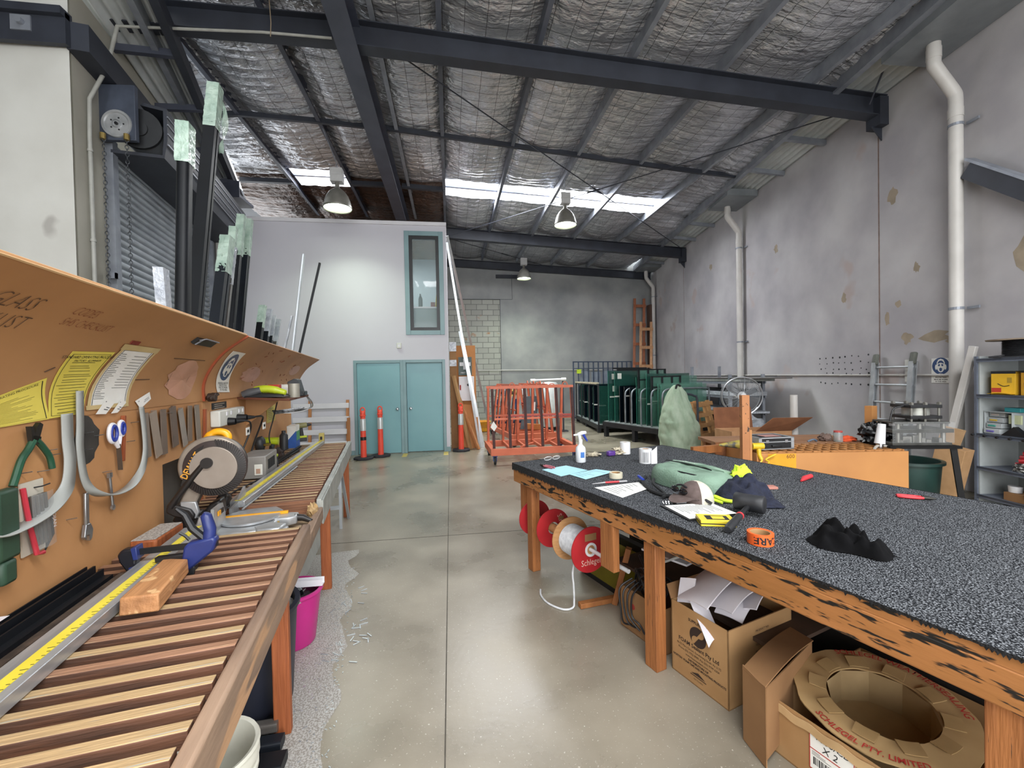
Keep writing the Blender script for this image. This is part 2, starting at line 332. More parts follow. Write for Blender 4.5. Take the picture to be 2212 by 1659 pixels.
for i, c in enumerate(('d8c548', 'cbb33a', '3c3f43')):
    b = MB(); b.box(-.012, .012, -.1, .1, 0, .3-.02*i); tag(put(b.build('ring_binder', mat('binder%d' % i, c)), (-.31+.03*i, 10.5, 3.36), ry=.12), ('yellow binder leaning first in the row behind the high window', 'mustard binder in the middle of the row behind the high window', 'dark binder last in the row behind the high window')[i], 'binder', 'binders on the office desk')
# ---------------------------------------------------------------- roof
def ztop(x): return 6.53 if x < -1.3 else 6.53-.05*(x+1.3)
def lx(y): return -3.35+(y-5.8)*(-1.5/5.3)
def rx_(y): return 6.2+(y-6)*(.9/6.3)
PX = [-5.6, -3.72, -2.34, -1.25, -.05, 1.37, 2.79, 4.22, 5.75, 7.6]
def foil_mat(name, c, c2, metal):
    m = mat(name, c, c2, rough=.30, metal=metal, scale=2.2, detail=6, bump=.8, bscale=9)
    nt = m.node_tree; N = nt.nodes; L = nt.links; bs = N['Principled BSDF']
    for n in N:
        if n.type == 'BUMP': n.inputs['Distance'].default_value = .06
        if n.type == 'MAPPING': n.inputs['Scale'].default_value = (1, 1.7, 1)
    tc = [n for n in N if n.type == 'TEX_COORD'][0]; br = N.new('ShaderNodeTexBrick'); L.new(tc.outputs['Object'], br.inputs[0]); br.offset = 0
    br.inputs['Scale'].default_value = 1; br.inputs['Brick Width'].default_value = .3; br.inputs['Row Height'].default_value = .2; br.inputs['Mortar Size'].default_value = .0035
    old = bs.inputs['Base Color'].links[0].from_socket; mx = N.new('ShaderNodeMix'); mx.data_type = 'RGBA'; L.new(br.outputs['Fac'], mx.inputs[0]); L.new(old, mx.inputs[6]); mx.inputs[7].default_value = (*lin('3c3e42'), 1); L.new(mx.outputs[2], bs.inputs['Base Color'])
    return m
foil = foil_mat('foil_insulation', 'dcdde2', 'b9bbc2', .72); brown = foil_mat('brown_insulation', '5c463c', '43332c', .3)
EDG = (10.95, 11.9)
def roof_piece(x0, x1, y0, y1, b):
    nx = max(4, int((x1-x0)/.06)); ny = max(3, int((y1-y0)/.05))
    def fn(u, v):
        y = y0+(y1-y0)*v; x = x0+(x1-x0)*u; t = u
        xc = min(max(x, lx(y)-.1), rx_(y)+.1)
        s = .5*(abs(sin(pi*x/.3))**.6)+.5; k = abs(sin(pi*y/.2))**.6
        fd = min(1, min(abs(y-e) for e in EDG)/.7); z = ztop(x)+.2-.12*fd*(4*t*(1-t))-.026*k*s-.02*noise.noise(V((x*2.3, y*4.1, 1)))-.012*noise.noise(V((x*7, y*9, 4)))-.03*noise.noise(V((x*.9, y*1.1, 9)))
        return (xc, y, z)
    b.grid(fn, nx, ny)
SK = [(10.85, 12.25)]
fb, bb = MB(), MB()
for i in range(len(PX)-1):
    x0, x1 = PX[i], PX[i+1]; xm = (x0+x1)/2
    if x1 < 6 and x0 >= -.06: roof_piece(x0, x1, -4.6, -2.1, fb); roof_piece(x0, x1, -.9, 10.95, fb); roof_piece(x0, x1, 11.9, 17.9, fb)
    elif i == 1: roof_piece(x0, x1, -4.6, 10.9, fb); roof_piece(x0, x1, 11.75, 17.9, bb)
    elif xm < -.05: roof_piece(x0, x1, -4.6, 11.2, fb); roof_piece(x0, x1, 11.2, 17.9, bb)
    else: roof_piece(x0, x1, -4.6, 17.9, fb)
struct(fb.build('ceiling', foil, smooth=True, angle=60)); struct(bb.build('ceiling_brown', brown, smooth=True, angle=60))
def sheet_mat():
    m = bpy.data.materials.new('translucent_sheet'); m.use_nodes = True; N = m.node_tree.nodes; L = m.node_tree.links
    tr = N.new('ShaderNodeBsdfTranslucent'); tp = N.new('ShaderNodeBsdfTransparent'); mx = N.new('ShaderNodeMixShader'); mx.inputs[0].default_value = .45
    n = N.new('ShaderNodeTexNoise'); r = N.new('ShaderNodeValToRGB'); r.color_ramp.elements[0].color = (.85, .88, .93, 1); r.color_ramp.elements[1].color = (.97, .98, 1, 1); L.new(n.outputs[0], r.inputs[0]); L.new(r.outputs[0], tr.inputs[0])
    L.new(tp.outputs[0], mx.inputs[1]); L.new(tr.outputs[0], mx.inputs[2]); L.new(mx.outputs[0], N['Material Output'].inputs[0]); return m
shm = sheet_mat()
for k, (x0, x1, y0, y1) in enumerate(((-.05, 5.75, 10.7, 12.15), (-3.72, -2.34, 10.6, 12.0), (-.05, 5.75, -2.3, -.7))):  # third sheet is unseen, added over the fill light behind the camera
    b = MB(); b.grid(lambda u, v: (x0+(x1-x0)*u, y0+(y1-y0)*v, ztop(x0+(x1-x0)*u)+.24), 12, 4, .004); struct(b.build('window_%d' % (2+k), shm))
    b = MB(); b.beam((x0, (y0+y1)/2-.02, ztop(x0)+.2), (x1, (y0+y1)/2-.02, ztop(x1)+.2), .07, .03); struct(b.build('trim_%d' % (80+k), mat('lap_strip', 'b9bfd2', 'a9afc4')))
b = MB(); b.box(-12, -5.6, -6, 18, 6.9, 7.0); b.box(-12, -3.3, -6, 5.4, 6.9, 7.0); struct(b.build('ceiling_edge', steel_dark))
T = 5
def trim(b, m, bev=0.):
    global T
    T += 1; return struct(b.build('trim_%d' % T, m, bevel=bev))
def ibeam(p, q, w_, h, tf=.014, tw=.012):
    return MB().profile([(-w_/2, -h/2), (w_/2, -h/2), (w_/2, -h/2+tf), (tw/2, -h/2+tf), (tw/2, h/2-tf), (w_/2, h/2-tf), (w_/2, h/2), (-w_/2, h/2), (-w_/2, h/2-tf), (-tw/2, h/2-tf), (-tw/2, -h/2+tf), (-w_/2, -h/2+tf)], p, q)
# rafters: each a steel beam from wall to wall
for y in (6.17, 14.1):
    xr = Wp(y).x-.02
    if y < 10: trim(ibeam((-4.3, y, 6.37), (-1.25, y, 6.38), .2, .32), steel_dark)
    trim(ibeam((-1.25 if y < 10 else -.02, y, ztop(-1.2)-.18), (xr, y, ztop(xr)-.18), .2, .34), steel_dark)
    b = MB(); b.box(xr-.16, xr+.0, y-.12, y+.12, ztop(xr)-.5, ztop(xr)-.05); b.prism([(0, 0), (.2, 0), (.2, -.22)], .02); 
    n = 6
    for i in range(len(b.v)-n, len(b.v)): X_, Y_, Z_ = b.v[i]; b.v[i] = (xr-.2+X_, y-.01+Z_, ztop(xr)-.48+Y_)
    trim(b, steel_dark)
trim(ibeam((-.02, 17.5, ztop(0)-.16), (8.6, 17.5, ztop(8.6)-.16), .16, .3), steel_dark)
trim(ibeam((-1.25, -2.5, 6.27), (-1.25, 13.4, 6.27), .27, .44, .02), steel)
# purlins
def purlin(x, y0, y1, m=steel, z=None):
    zz = (ztop(x) if z is None else z)+.1
    return MB().profile([(-.035, -.1), (.035, -.1), (.035, -.085), (-.028, -.085), (-.028, .085), (.035, .085), (.035, .1), (-.035, .1)], (x, y0, zz), (x, y1, zz))
for x in (-3.72, -2.34): trim(purlin(x, -2.5, 13.4), steel)
trim(purlin(-.93, -2.5, 13.4), galv); trim(purlin(-1.5, -2.5, 13.4), steel_dark)
for x in (-.05, 1.37, 2.79, 4.22, 5.75): trim(purlin(x, -2.5, 17.4), galv if x > 2 else steel_l)
b = MB().profile([(-.05, -.1), (.05, -.1), (.05, .1), (-.05, .1)], (rx_(-1), -1, 6.22), (rx_(17.4), 17.4, 6.16)); trim(b, galv)
b = MB().profile([(-.05, -.1), (.05, -.1), (.05, .1), (-.05, .1)], (lx(5), 5, 6.16), (lx(11.4), 11.4, 6.05)); trim(b, steel_dark)
b = MB().profile([(-.04, -.1), (.04, -.1), (.04, .1), (-.04, .1)], (lx(5)-.28, 5.0, 6.2), (lx(10.6)-.2, 10.6, 6.1)); trim(b, galv)
# bridging between purlins
for a, c in zip(PX[1:-2], PX[2:-1]):
    y = 8.68+.06*(a+1.2); b = MB(); b.beam((a, y, ztop(a)+.03), (c, y+.08, ztop(c)+.03), .06, .09); trim(b, steel_dark)
b = MB(); b.beam((5.75, 9.08, ztop(5.75)+.03), (rx_(9.2), 9.16, 6.2), .06, .09); trim(b, steel_dark)
b = MB(); b.beam((lx(8.5), 8.52, 6.5), (-3.72, 8.53, 6.56), .06, .09); trim(b, steel_dark)
for a, c, y in ((-4.9, -3.72, 11.25), (-2.34, -1.4, 11.2), (-1.1, -.05, 11.2)): b = MB(); b.beam((a, y, ztop(a)+.02), (c, y, ztop(c)+.02), .1, .1); trim(b, steel_dark)
# corrugated infill strips along both walls, with battens
def corr(fa, fb_, y0, y1, za, zb, n=7, ny=30):
    nx = n*8
    def fn(u, v):
        y = y0+(y1-y0)*v; a, c = fa(y), fb_(y); p = a.lerp(c, u); z = za(y)+(zb(y)-za(y))*u
        return (p.x, p.y, z+.032*sin(2*pi*n*u))
    return MB().grid(fn, nx, ny)
o = struct(corr(lambda y: V((rx_(y)-.02, y, 0)), lambda y: Wp(y, -.1), -1, 17.5, lambda y: 6.3, lambda y: 6.14, 8).build('ceiling_strip_right', corrug, smooth=True, angle=80))
o = struct(corr(lambda y: Kp(y, -.05), lambda y: V((lx(y)+.02, y, 0)), 5.3, 11.4, lambda y: 6.18-.06*(y-6), lambda y: 6.27-.03*(y-6), 6).build('ceiling_strip_left', corrug, smooth=True, angle=80))
for y in (2.6, 4.35, 6.4, 7.5, 8.75, 10.2, 12.0, 13.3, 15, 16.2):
    b = MB(); p = Wp(y); b.beam((rx_(y), y, 6.15), (p.x, y-.06, 6.07), .07, .09); trim(b, galv)
for y in (6.35, 7.5, 8.7, 9.9):
    p = Kp(y); b = MB(); b.beam((p.x, y, 6.08-.06*(y-6)), (lx(y), y+.08, 6.1-.03*(y-6)), .07, .09); trim(b, steel)
b = MB(); b.box(-5.0, -4.35, 9.95, 10.6, 5.62, 5.68); b.box(-5, -4.35, 9.93, 9.95, 5.6, 5.95); trim(b, steel)
# roller-door head beams on the left walls
b = MB(); b.box(-12, -4.05, 5.36, 5.42, 5.38, 5.72); b.box(-12, -4.05, 5.30, 5.45, 5.66, 5.74); trim(b, steel_dark)
b = MB(); b.beam(Kp(5.42, .1, 5.52), Kp(9.9, .1, 5.50), .2, .3); trim(b, steel_dark)
b = MB(); b.cyl((-4.45, 5.35, 5.56), (-4.45, 5.3, 5.56), .03); b.box(-4.56, -4.37, 5.345, 5.365, 5.48, 5.64); trim(b, galv)
# ================================================================ fixed to roof and walls
lampshell = mat('spun_aluminium', '8d8b84', '77756e', rough=.4, metal=.35, scale=4)
lampon = mat('lamp_glow', 'f2ffe6', 'eaffda', emit=7.0, scale=2)
ballast = mat('ballast_box', 'c9c9c9', 'b5b5b5', rough=.5)
def highbay(loc, top, label, watts=38, dx=0):
    t = thing('high_bay_lamp', label, 'lamp', loc, 0, 'high bay lamps under the roof')
    b = MB(); b.lathe([(.262, 0), (.268, .012), (.258, .06), (.235, .15), (.2, .24), (.15, .315), (.1, .36), (.075, .38), (.001, .382), (.001, .376), (.07, .37), (.145, .31), (.195, .235), (.23, .145), (.253, .06), (.258, .01)], 32)
    b.build('reflector', lampshell, t, smooth=True)
    b = MB(); b.lathe([(.001, .03), (.12, .034), (.25, .05)], 32); b.build('lens', lampon, t, smooth=True)
    b = MB(); b.cyl((0, 0, .375), (0, 0, .52), .05, .035); b.build('neck', lampshell, t, smooth=True)
    b = MB(); b.box(-.115, .115, -.09, .09, .5, .76); b.box(-.118, .118, -.093, .093, .62, .635); b.build('ballast_box', ballast, t, bevel=.008)
    b = MB(); b.tube([(0, 0, .76), (0, 0, .8), (.02, 0, .84), (0, 0, .88), (-.02, 0, .84), (0, 0, .8)], .007); b.cyl((0, 0, .88), (dx, 0, top), .008, n=8); b.build('hanger', galv, t)
    l = bpy.data.lights.new('lamp_light', 'AREA'); l.shape = 'DISK'; l.size = .46; l.energy = watts; l.spread = radians(125); l.color = (.86, 1, .78)
    o = bpy.data.objects.new('lamp_light', l); COL.objects.link(o); o.parent = t; o.location = (0, 0, -.005)
    return t
highbay((-2.09, 8.8, 5.0), 1.56, 'high bay lamp hanging close in front of the white partition top', 18, -.25)
highbay((2.79, 10.0, 5.24), 1.09, 'high bay lamp hanging below the long bright roof light')
highbay((2.79, 15.8, 5.3), 1.03, 'farthest high bay lamp, hanging near the block back wall')
def downpipe(y, zt, label, r=.075):
    a, c = Wp(y, .42, zt), Wp(y, .13, 0)
    t = thing('downpipe', label, 'downpipe', (0, 0, 0), 0, 'downpipes on the concrete side wall')
    b = MB(); P = [Wp(y, .42, zt+.1), Wp(y, .42, zt-.22), Wp(y, .39, zt-.32), Wp(y, .17, zt-.62), Wp(y, .13, zt-.72), Wp(y, .13, zt-.9), Wp(y, .13, .02)]
    b.tube(smoothpath(P[:6], 3)+[P[6]], r, 18); b.build('pipe', pvc, t, smooth=True, angle=50)
    for a, c in ((Wp(y, .42, zt-.2), Wp(y, .42, zt-.06)), (Wp(y, .13, zt-.98), Wp(y, .13, zt-.86))): b = MB(); b.cyl(a, c, r+.006, n=18); b.build('collar', pvc, t, smooth=True, angle=50)
    for z in (4.9, 2.45):
        b = MB(); b.cyl(Wp(y, .13, z), Wp(y, .13, z+.035), r+.007, n=18); b.beam(Wp(y-.0, .03, z+.017)+wt*-.2, Wp(y, .03, z+.017)+wt*-.05, .02, .035); b.build('clip', galv, t)
    return t
downpipe(4.9, 6.0, 'nearest thick grey downpipe, right of the safety sign')
downpipe(10.35, 6.02, 'middle grey downpipe behind the pedestal fan')
downpipe(17.1, 6.0, 'farthest downpipe in the corner by the timber frames')
b = MB(); b.tube([Kp(9.8, .14, 5.62), Kp(9.8, .14, .0)], .06, 16); tag(b.build('downpipe', pvc, smooth=True, angle=50), 'pale downpipe beside the far end of the roller door', 'downpipe')
for k, (y, l) in enumerate(((4.75, .62), (10.2, .5), (16.9, .45))):
    b = MB(); p = Wp(y)
    q = [(rx_(y-l)+.05, y-l), (Wp(y-l).x-.02, y-l-.03), (Wp(y+l).x-.02, y+l-.03), (rx_(y+l)+.05, y+l)]
    n = 4; b.add([(x, y_, 6.0) for x, y_ in q]+[(x, y_, 6.16) for x, y_ in q], [(3, 2, 1, 0), (4, 5, 6, 7), (0, 1, 5, 4), (1, 2, 6, 5), (2, 3, 7, 6), (3, 0, 4, 7)])
    trim(b, mat('gutter_sump', '8d9296', '7d8286', rough=.5, metal=.3, scale=3))
# conduits
b = MB(); b.tube([Wp(4.98, .03, 1.57), Wp(17.5, .03, 1.62)], .016, 10)
for y in [5.2+.62*i for i in range(19)]: p = Wp(y, .03, 1.57+.05*(y-5)/12.5); b.cyl(p, p+wt*.03, .022, n=10)
tag(b.build('conduit', pvc, smooth=True), 'long white electrical conduit running level along the concrete side wall', 'conduit')
b = MB(); b.tube([(.62, 17.55, 1.98), (8.7, 17.55, 1.86)], .018, 8); tag(b.build('conduit', pvc, smooth=True), 'grey conduit running level across the back wall', 'conduit')
cond_m = mat('grey_conduit', 'a9a9a3', '999993', rough=.5)
b = MB(); b.tube([Kp(5.72, .03, 0), Kp(5.72, .03, 4.6), Kp(5.70, .05, 5.0), (-4.03, 5.9, 5.5), (-3.98, 6.02, 6.1)], .022, 10); b.tube([(-3.98, 6.02, 6.1), (-2.3, 6.03, 6.19), (-1.45, 6.03, 6.19)], .016, 8)
for z in (2.3, 3.35, 4.4): p = Kp(5.72, .03, z); b.cyl(p, p+V((0, 0, .03)), .03, n=10)
tag(b.build('conduit', cond_m, smooth=True), 'grey conduit climbing the wall corner beside the roller door', 'conduit')
b = MB(); b.tube([(-2.2, 6.0, 6.12), (-2.19, 6.0, 6.3), (-2.21, 6.02, 6.6)], .006, 6); tag(b.build('hanging_string', mat('tan_cord', 'a08f78')), 'thin tan cord tied over the dark roof beam at upper left', 'cord')
# tension rods
for (p, q, l) in (((-.75, 6.35, 6.36), (8.1, 14.05, 6.0), 'thin dark bracing rod crossing the roof from the main beam to the far rafter'), ((.03, 13.95, 6.2), (7.05, 6.3, 6.08), 'thin bracing rod crossing the roof from the partition corner to the near rafter end'), ((-.1, 14.2, 6.25), (4.3, 17.45, 6.15), 'thin bracing rod in the last roof bay above the back wall')):
    m_ = V(p).lerp(V(q), .5); b = MB(); b.cyl(p, q, .011, n=8); o = b.build('bracing_rod', steel_dark); tag(o, l, 'bracing rod', 'roof bracing rods')
    b = MB(); b.cyl(m_-(V(q)-V(p)).normalized()*.17, m_+(V(q)-V(p)).normalized()*.17, .02, n=8); b.build('turnbuckle', steel_dark, o)
b = MB(); b.cyl((6.72, 6.05, 5.9), (6.40, 5.0, 7.0), .014, n=8); tag(b.build('bracing_rod', steel_dark), 'steep dark rod rising from the right end of the near rafter', 'bracing rod', 'roof bracing rods')
# diagonal brace on the side wall, right edge
b = MB(); b.beam(Wp(4.76, .08, 4.26), Wp(3.0, .08, 2.75), .14, .2, up=(0, 0, 1)); o = b.build('diagonal_brace', steel_dark); tag(o, 'dark steel channel brace slanting down the concrete wall at the right edge', 'brace')
b = MB(); b.beam(Wp(4.76, .1, 4.40), Wp(3.0, .1, 2.89), .12, .03); b.build('top_flange', galv, o)
b = MB(); b.box(1.93, 3.0, 17.52, 17.6, 5.72, 5.86); o = tag(b.build('steel_bracket', steel_dark), 'short dark steel bracket on the back wall behind the farthest lamp', 'bracket')
# ---------------------------------------------------------------- roller door
slat_m = mat('roller_slats', 'aeb4ba', '9aa0a7', rough=.42, metal=.45, scale=3)
b = MB(); ns = 46
prof = []
z = .02
while z < 4.8:
    prof += [(-.02, z), (.012, z+.006), (.022, z+.03), (.022, z+.05), (.012, z+.074), (-.02, z+.08), (-.024, z+.09)]; z += .1
def fnr(u, v):
    i = min(int(v*(len(prof)-1)+.5), len(prof)-1); d, zz = prof[i]; p = Kp(6.2+3.45*u, -.02+d, zz); return p
b.grid(fnr, 2, len(prof)-1); rd = struct(b.build('door_3', slat_m, smooth=True, angle=60))
b = MB(); b.beam(Kp(6.14, .03, 0), Kp(6.14, .03, 4.75), .1, .12, up=tuple(kt)); b.beam(Kp(9.7, .03, 0), Kp(9.7, .03, 4.75), .1, .12, up=tuple(kt)); b.build('guide', galv, rd)
b = MB(); p0, p1 = Kp(6.08, .36, 4.92), Kp(9.75, .36, 4.92)
b.cyl(p0+kt*.03, p1, .24, n=24); rl = b.build('roll', slat_m, rd, smooth=True, angle=50)
b = MB(); b.cyl(p0-kt*.01, p0+kt*.03, .25, n=28); b.cyl(p0-kt*.03, p0-kt*.01, .10, n=18); b.build('roll_end', mat('drum_end', '2c2e31', '222427', rough=.6), rd, smooth=True, angle=40)
b = MB(); b.profile([(-.30, -.34), (.26, -.34), (.30, -.1), (.30, .3), (.05, .34), (.02, .30), (.26, .27), (.26, -.08), (.24, -.30), (-.30, -.30)], p0, p1); hd = b.build('hood', steel_dark, rd)
b = MB()
for a in (-.16, -.02, .1, .2): b.beam(Kp(6.08, .665, 4.92+a), Kp(9.75, .665, 4.92+a), .012, .016)
b.build('hood_rib', galv, rd)
b = MB(); b.box(-.06, .44, -.03, .03, -.42, .26); pl_ = b.build('motor_plate', mat('motor_plate', '4a5160', '3f4552', rough=.5), rd, bevel=.006); put(pl_, (-4.22, 6.02, 5.1), radians(-3))
b = MB(); b.lathe([(.001, 0), (.04, 0), (.045, .02), (.05, 0), (.13, 0), (.14, .012), (.165, .014), (.17, .0), (.17, -.03), (.001, -.03)], 36); cw = b.build('chain_wheel', mat('wheel_aluminium', 'c4c6c8', 'a7aaad', rough=.35, metal=.5), rd, smooth=True, angle=35); cw.location = (-3.99, 5.97, 4.875); cw.rotation_euler = (pi/2, 0, 0)
b = MB()
for k in range(5): b.cyl((.075*cos(k*1.257), .075*sin(k*1.257), 0), (.075*cos(k*1.257), .075*sin(k*1.257), .004), .01, n=8)
b.cyl((0, 0, .0), (0, 0, .022), .018, n=10); b.build('bolt', blackp, cw)
b = MB()
for x in (-4.12, -3.86): b.cyl((x, 5.93, 4.66), (x, 5.93, 4.73), .03, n=12)
b.build('chain_guide', mat('brass_guide', 'a08a52', '86723f', rough=.4, metal=.6), rd)
b = MB()
for x in (-4.11, -3.86):
    z = 4.66; k = 0
    while z > 1.9:
        b.tube(arc((x, 5.93, z), .017, 0, 2*pi*15/16, 15, ax=(cos(k*pi/2+.5), sin(k*pi/2+.5), 0), ay=(0, 0, 1.55)), .0045, 5, closed=True); z -= .044; k += 1
b.build('chain', mat('chain_steel', '5c5f63', '45484c', rough=.45, metal=.7), rd)
b = MB(); b.box(-.02, .06, -.02, .02, 0, .07); b.box(.05, .06, -.02, .05, .0, .07); tag(put(b.build('cleat_hook', galv), (-4.12, 5.99, 2.98)), 'small galvanised hook bracket beside the roller door chain', 'bracket')
# ================================================================ stock lengths standing behind the bench
alu_black = mat('black_anodised', '12151a', '0b0d11', rough=.5, scale=2, metal=0, spec=.3)
alu_navy = mat('dark_anodised', '191e26', '11151b', rough=.5, scale=2, metal=0, spec=.3)
alu_grey = mat('bronze_anodised', '6b6763', '5c5854', rough=.35, metal=.4)
alu_clear = mat('mill_aluminium', 'c9ced2', 'b3b8bd', rough=.3, metal=.7, scale=3)
wrapm = mat('plastic_wrap', 'cfe6d6', 'a9c4b4', rough=.18, alpha=.78, scale=7, detail=8, bump=.9, bscale=16, spec=.8)
wrapw = mat('plastic_wrap_white', 'd4d9e0', 'aab0bb', rough=.18, alpha=.8, scale=7, detail=8, bump=.9, bscale=16, spec=.8)
def stock(label, top, foot, wd, dp, m, zw=None, wm=None, shape='box', name='aluminium_extrusion', loose=False):
    p, q = Lp(*foot), Lp(*top); d = (q-p).normalized(); o = None
    t = thing(name, label, 'extrusion', tuple(p), 0, 'stock lengths leaning behind the bench'); q = q-p; p = V((0, 0, 0)); up = tuple(tl)
    k = (zw/q.z) if zw else 1
    b = MB(); e = q*(k+.001*(k < 1))
    if shape == 'tube':
        b.profile(rr(wd, dp, wd*.3, 5), p, e, up=tuple(nl))
    elif shape == 'ribbed':
        b.profile([(-wd/2, -dp/2), (-wd/6, -dp/2), (-wd/6, -dp/3), (0, -dp/3), (0, -dp/2), (wd/2, -dp/2), (wd/2, dp/2), (-wd/2, dp/2)], p, e, up=tuple(nl))
    else: b.profile([(-wd/2, -dp/2), (wd/2, -dp/2), (wd/2, dp/2), (-wd/2, dp/2)], p, e, up=tuple(nl))
    b.build('profile', m, t, bevel=.003)
    if zw:
        b = MB()
        def fn(u, v):
            a = 2*pi*u; c_ = p.lerp(q, k-.02)+(q-p.lerp(q, k-.02))*v; cc, ss = cos(a), sin(a); s_ = 1.08+.09*noise.noise(V((u*9+wd*50, v*14, foot[0]*3)))
            f = max(abs(cc), abs(ss)); return c_+nl*(dp/2*ss/f*s_)+tl*(-wd/2*cc/f*s_)
        b.grid(fn, 24, 22); b.add([q+nl*(dp/2*a)+tl*(wd/2*c) for a, c in ((-1, -1), (1, -1), (1, 1), (-1, 1))], [(0, 1, 2, 3)])
        if loose: b.grid(lambda u, v: q+V((0, 0, -.1-.62*v))+tl*(.06+.05*u+.035*sin(9*v+3*u))+nl*(-.04-.05*u*sin(5*v)), 6, 16)
        b.build('plastic_wrap', wm or wrapm, t, smooth=True, angle=70)
    return t
stock('thick black aluminium tube, left one of the two tallest wrapped lengths', (4.6, 1.25, 4.03), (4.19, 1.25, 0), .14, .1, alu_black, 3.73, shape='tube', loose=False)
stock('tallest black extrusion with green plastic wrap hanging loose from its top', (5.586, 1.3, 5.01), (4.307, 1.36, 0), .14, .11, alu_black, 4.55, shape='ribbed', loose=True)
stock('short length in clear plastic sleeve before the roller door', (3.67, 1.1, 2.5), (3.95, 1.1, 0), .085, .06, alu_clear, 2.2, wrapw)
stock('wide black extrusion with broad green wrapped top beside the roller door end', (6.03, 1.35, 3.45), (4.621, 1.35, 0), .19, .1, alu_navy, 3.03, shape='ribbed')
stock('grey bronze extrusion with white wrapped top tucked beside the wide black one', (6.3, 1.37, 3.4), (4.9, 1.37, 0), .06, .07, alu_grey, 2.95, wrapw)
stock('slim black extrusion with pale wrap just left of the tallest pair by the white wall', (6.636, 1.45, 3.77), (5.272, 1.45, 0), .088, .08, alu_black, 3.1)
stock('black extrusion with tall green wrap, left of the last wrapped length by the white wall', (7.2, 1.5, 4.13), (5.687, 1.5, 0), .11, .09, alu_black, 3.55, shape='tube')
stock('last tall dark extrusion with wrapped top standing against the white wall', (7.582, 1.5, 4.2), (6.016, 1.5, 0), .12, .09, alu_navy, 3.66, shape='ribbed')
stock('tallest wrapped stub of the four short lengths before the white wall', (7.398, 1.3, 2.84), (5.814, 1.3, 0), .114, .08, alu_black, 2.53)
stock('second wrapped stub from the left of the four before the white wall', (7.833, 1.3, 2.85), (6.102, 1.3, 0), .09, .07, alu_navy, 2.44, wrapw)
stock('third wrapped stub from the left of the four before the white wall', (8.113, 1.3, 2.785), (6.276, 1.3, 0), .071, .06, alu_navy, 2.4, wrapw)
stock('rightmost wrapped stub of the four before the white wall', (8.458, 1.3, 2.77), (6.464, 1.3, 0), .074, .06, alu_grey, 2.33, wrapw)
stock('short pale clear-wrapped length leaning before the white wall', (7.4, .898, 2.69), (7.4, 1.505, 0), .064, .02, alu_clear, 1.2, wrapw)
stock('long pale aluminium length leaning before the white wall', (7.45, .715, 3.67), (7.45, 1.186, 0), .11, .025, alu_clear)
stock('thin black bar leaning before the white wall beside the pale length', (7.4, .477, 3.54), (7.4, 1.295, 0), .055, .03, alu_black, name='black_bar')
# ---------------------------------------------------------------- along the white partition
sf = thing('slatted_rack', 'white painted slatted timber frame leaning on the white wall beside the bench end', 'frame', (-3.35, 9.7, 0))
rawt = wood('orange_pine', 'c58a5c', 'a56b40', axis=2)
for x in (.34, 1.12):
    b = MB(); b.beam((x, 0.0, 0), (x, .12, 1.24), .06, .04); b.build('upright', rawt, sf)
for z in (.3, .56, .83, 1.12):
    b = MB(); b.beam((0, .1*z-.02, z), (1.15, .1*z-.02, z), .02, .11); b.build('slat', white_paint, sf, bevel=.003)
b = MB(); b.beam((1.15, -.04, 0), (1.16, -.02, .86), .045, .05); b.build('post', rawt, sf)
cone = mat('safety_orange', 'ee5743', 'e64c39', rough=.45, scale=3); refl = mat('reflective_sleeve', 'c9cbcc', 'b4b7b9', rough=.3, metal=.2, scale=10, stretch=(1, 1, .1)); rub = mat('black_rubber', '2e2f36', '24252b', rough=.8, scale=10)
def bollard(loc, label, band=False):
    t = thing('traffic_bollard', label, 'bollard', loc, 0, 'orange plastic bollards')
    b = MB(); b.prism([(.21*cos(pi/4*k+pi/8), .21*sin(pi/4*k+pi/8)) for k in range(8)], .045); b.build('base', rub, t, bevel=.01)
    b = MB(); b.lathe([(.062, .045), (.06, .1), (.052, .9), (.062, .905), (.064, .93), (.052, .94), (.056, .99), (.035, 1.02), (.001, 1.022)], 20); b.build('post', cone, t, smooth=True, angle=50)
    b = MB(); b.lathe([(.062, .6), (.0585, .845), (.055, .85)], 20); b.build('reflective_band', refl, t, smooth=True)
    b = MB(); b.tube(arc((0, 0, 1.02), .045, -.2, pi+.2, 10, ay=(0, 0, 1.5)), .014, 8); b.build('handle', cone, t, smooth=True)
    if band: b = MB(); b.lathe([(.0615, .40), (.0605, .47)], 20); b.build('tape_band', blackp, t, smooth=True)
    return t
bollard((-1.84, 9.40, 0), 'orange bollard with black tape band before the left teal door', True)
bollard((-1.525, 9.63, 0), 'orange bollard without tape before the left teal door', False)
bollard((.215, 9.9, 0), 'orange bollard beside the first aid cabinet right of the doors')
sw = thing('switch_box', 'small white switch box on the white wall below the window', 'switch', (-1.12, 9.95, 2.42))
b = MB(); b.box(-.05, .05, -.045, 0, -.06, .06); b.build('box', mat('pale_plastic', 'd9dad2', 'cccdc5', rough=.45), sw, bevel=.006); b = MB(); b.box(-.022, .022, -.052, -.044, -.03, .03); b.build('rocker', white_paint, sw, bevel=.003)
lsw = thing('light_switch', 'white light switch between the two teal doors', 'switch', (-1.05, 9.95, 1.2))
b = MB(); b.box(-.035, .035, -.012, 0, -.055, .055); b.build('plate', mat('pale_plastic', 'd9dad2'), lsw, bevel=.003); b = MB(); b.box(-.01, .01, -.018, -.011, -.02, .02); b.build('rocker', white_paint, lsw)
tapey = mat('yellow_floor_tape', 'cdb869', 'b8a45a', rough=.7, scale=14)
for x, l in ((-1.02, 'short worn yellow floor tape mark between the two doors'), (-.13, 'short worn yellow floor tape mark right of the right door')):
    b = MB(); b.box(x-.05, x+.05, 9.45, 9.85, .0, .002); tag(b.build('floor_tape', tapey), l, 'tape mark', 'yellow floor tape marks')
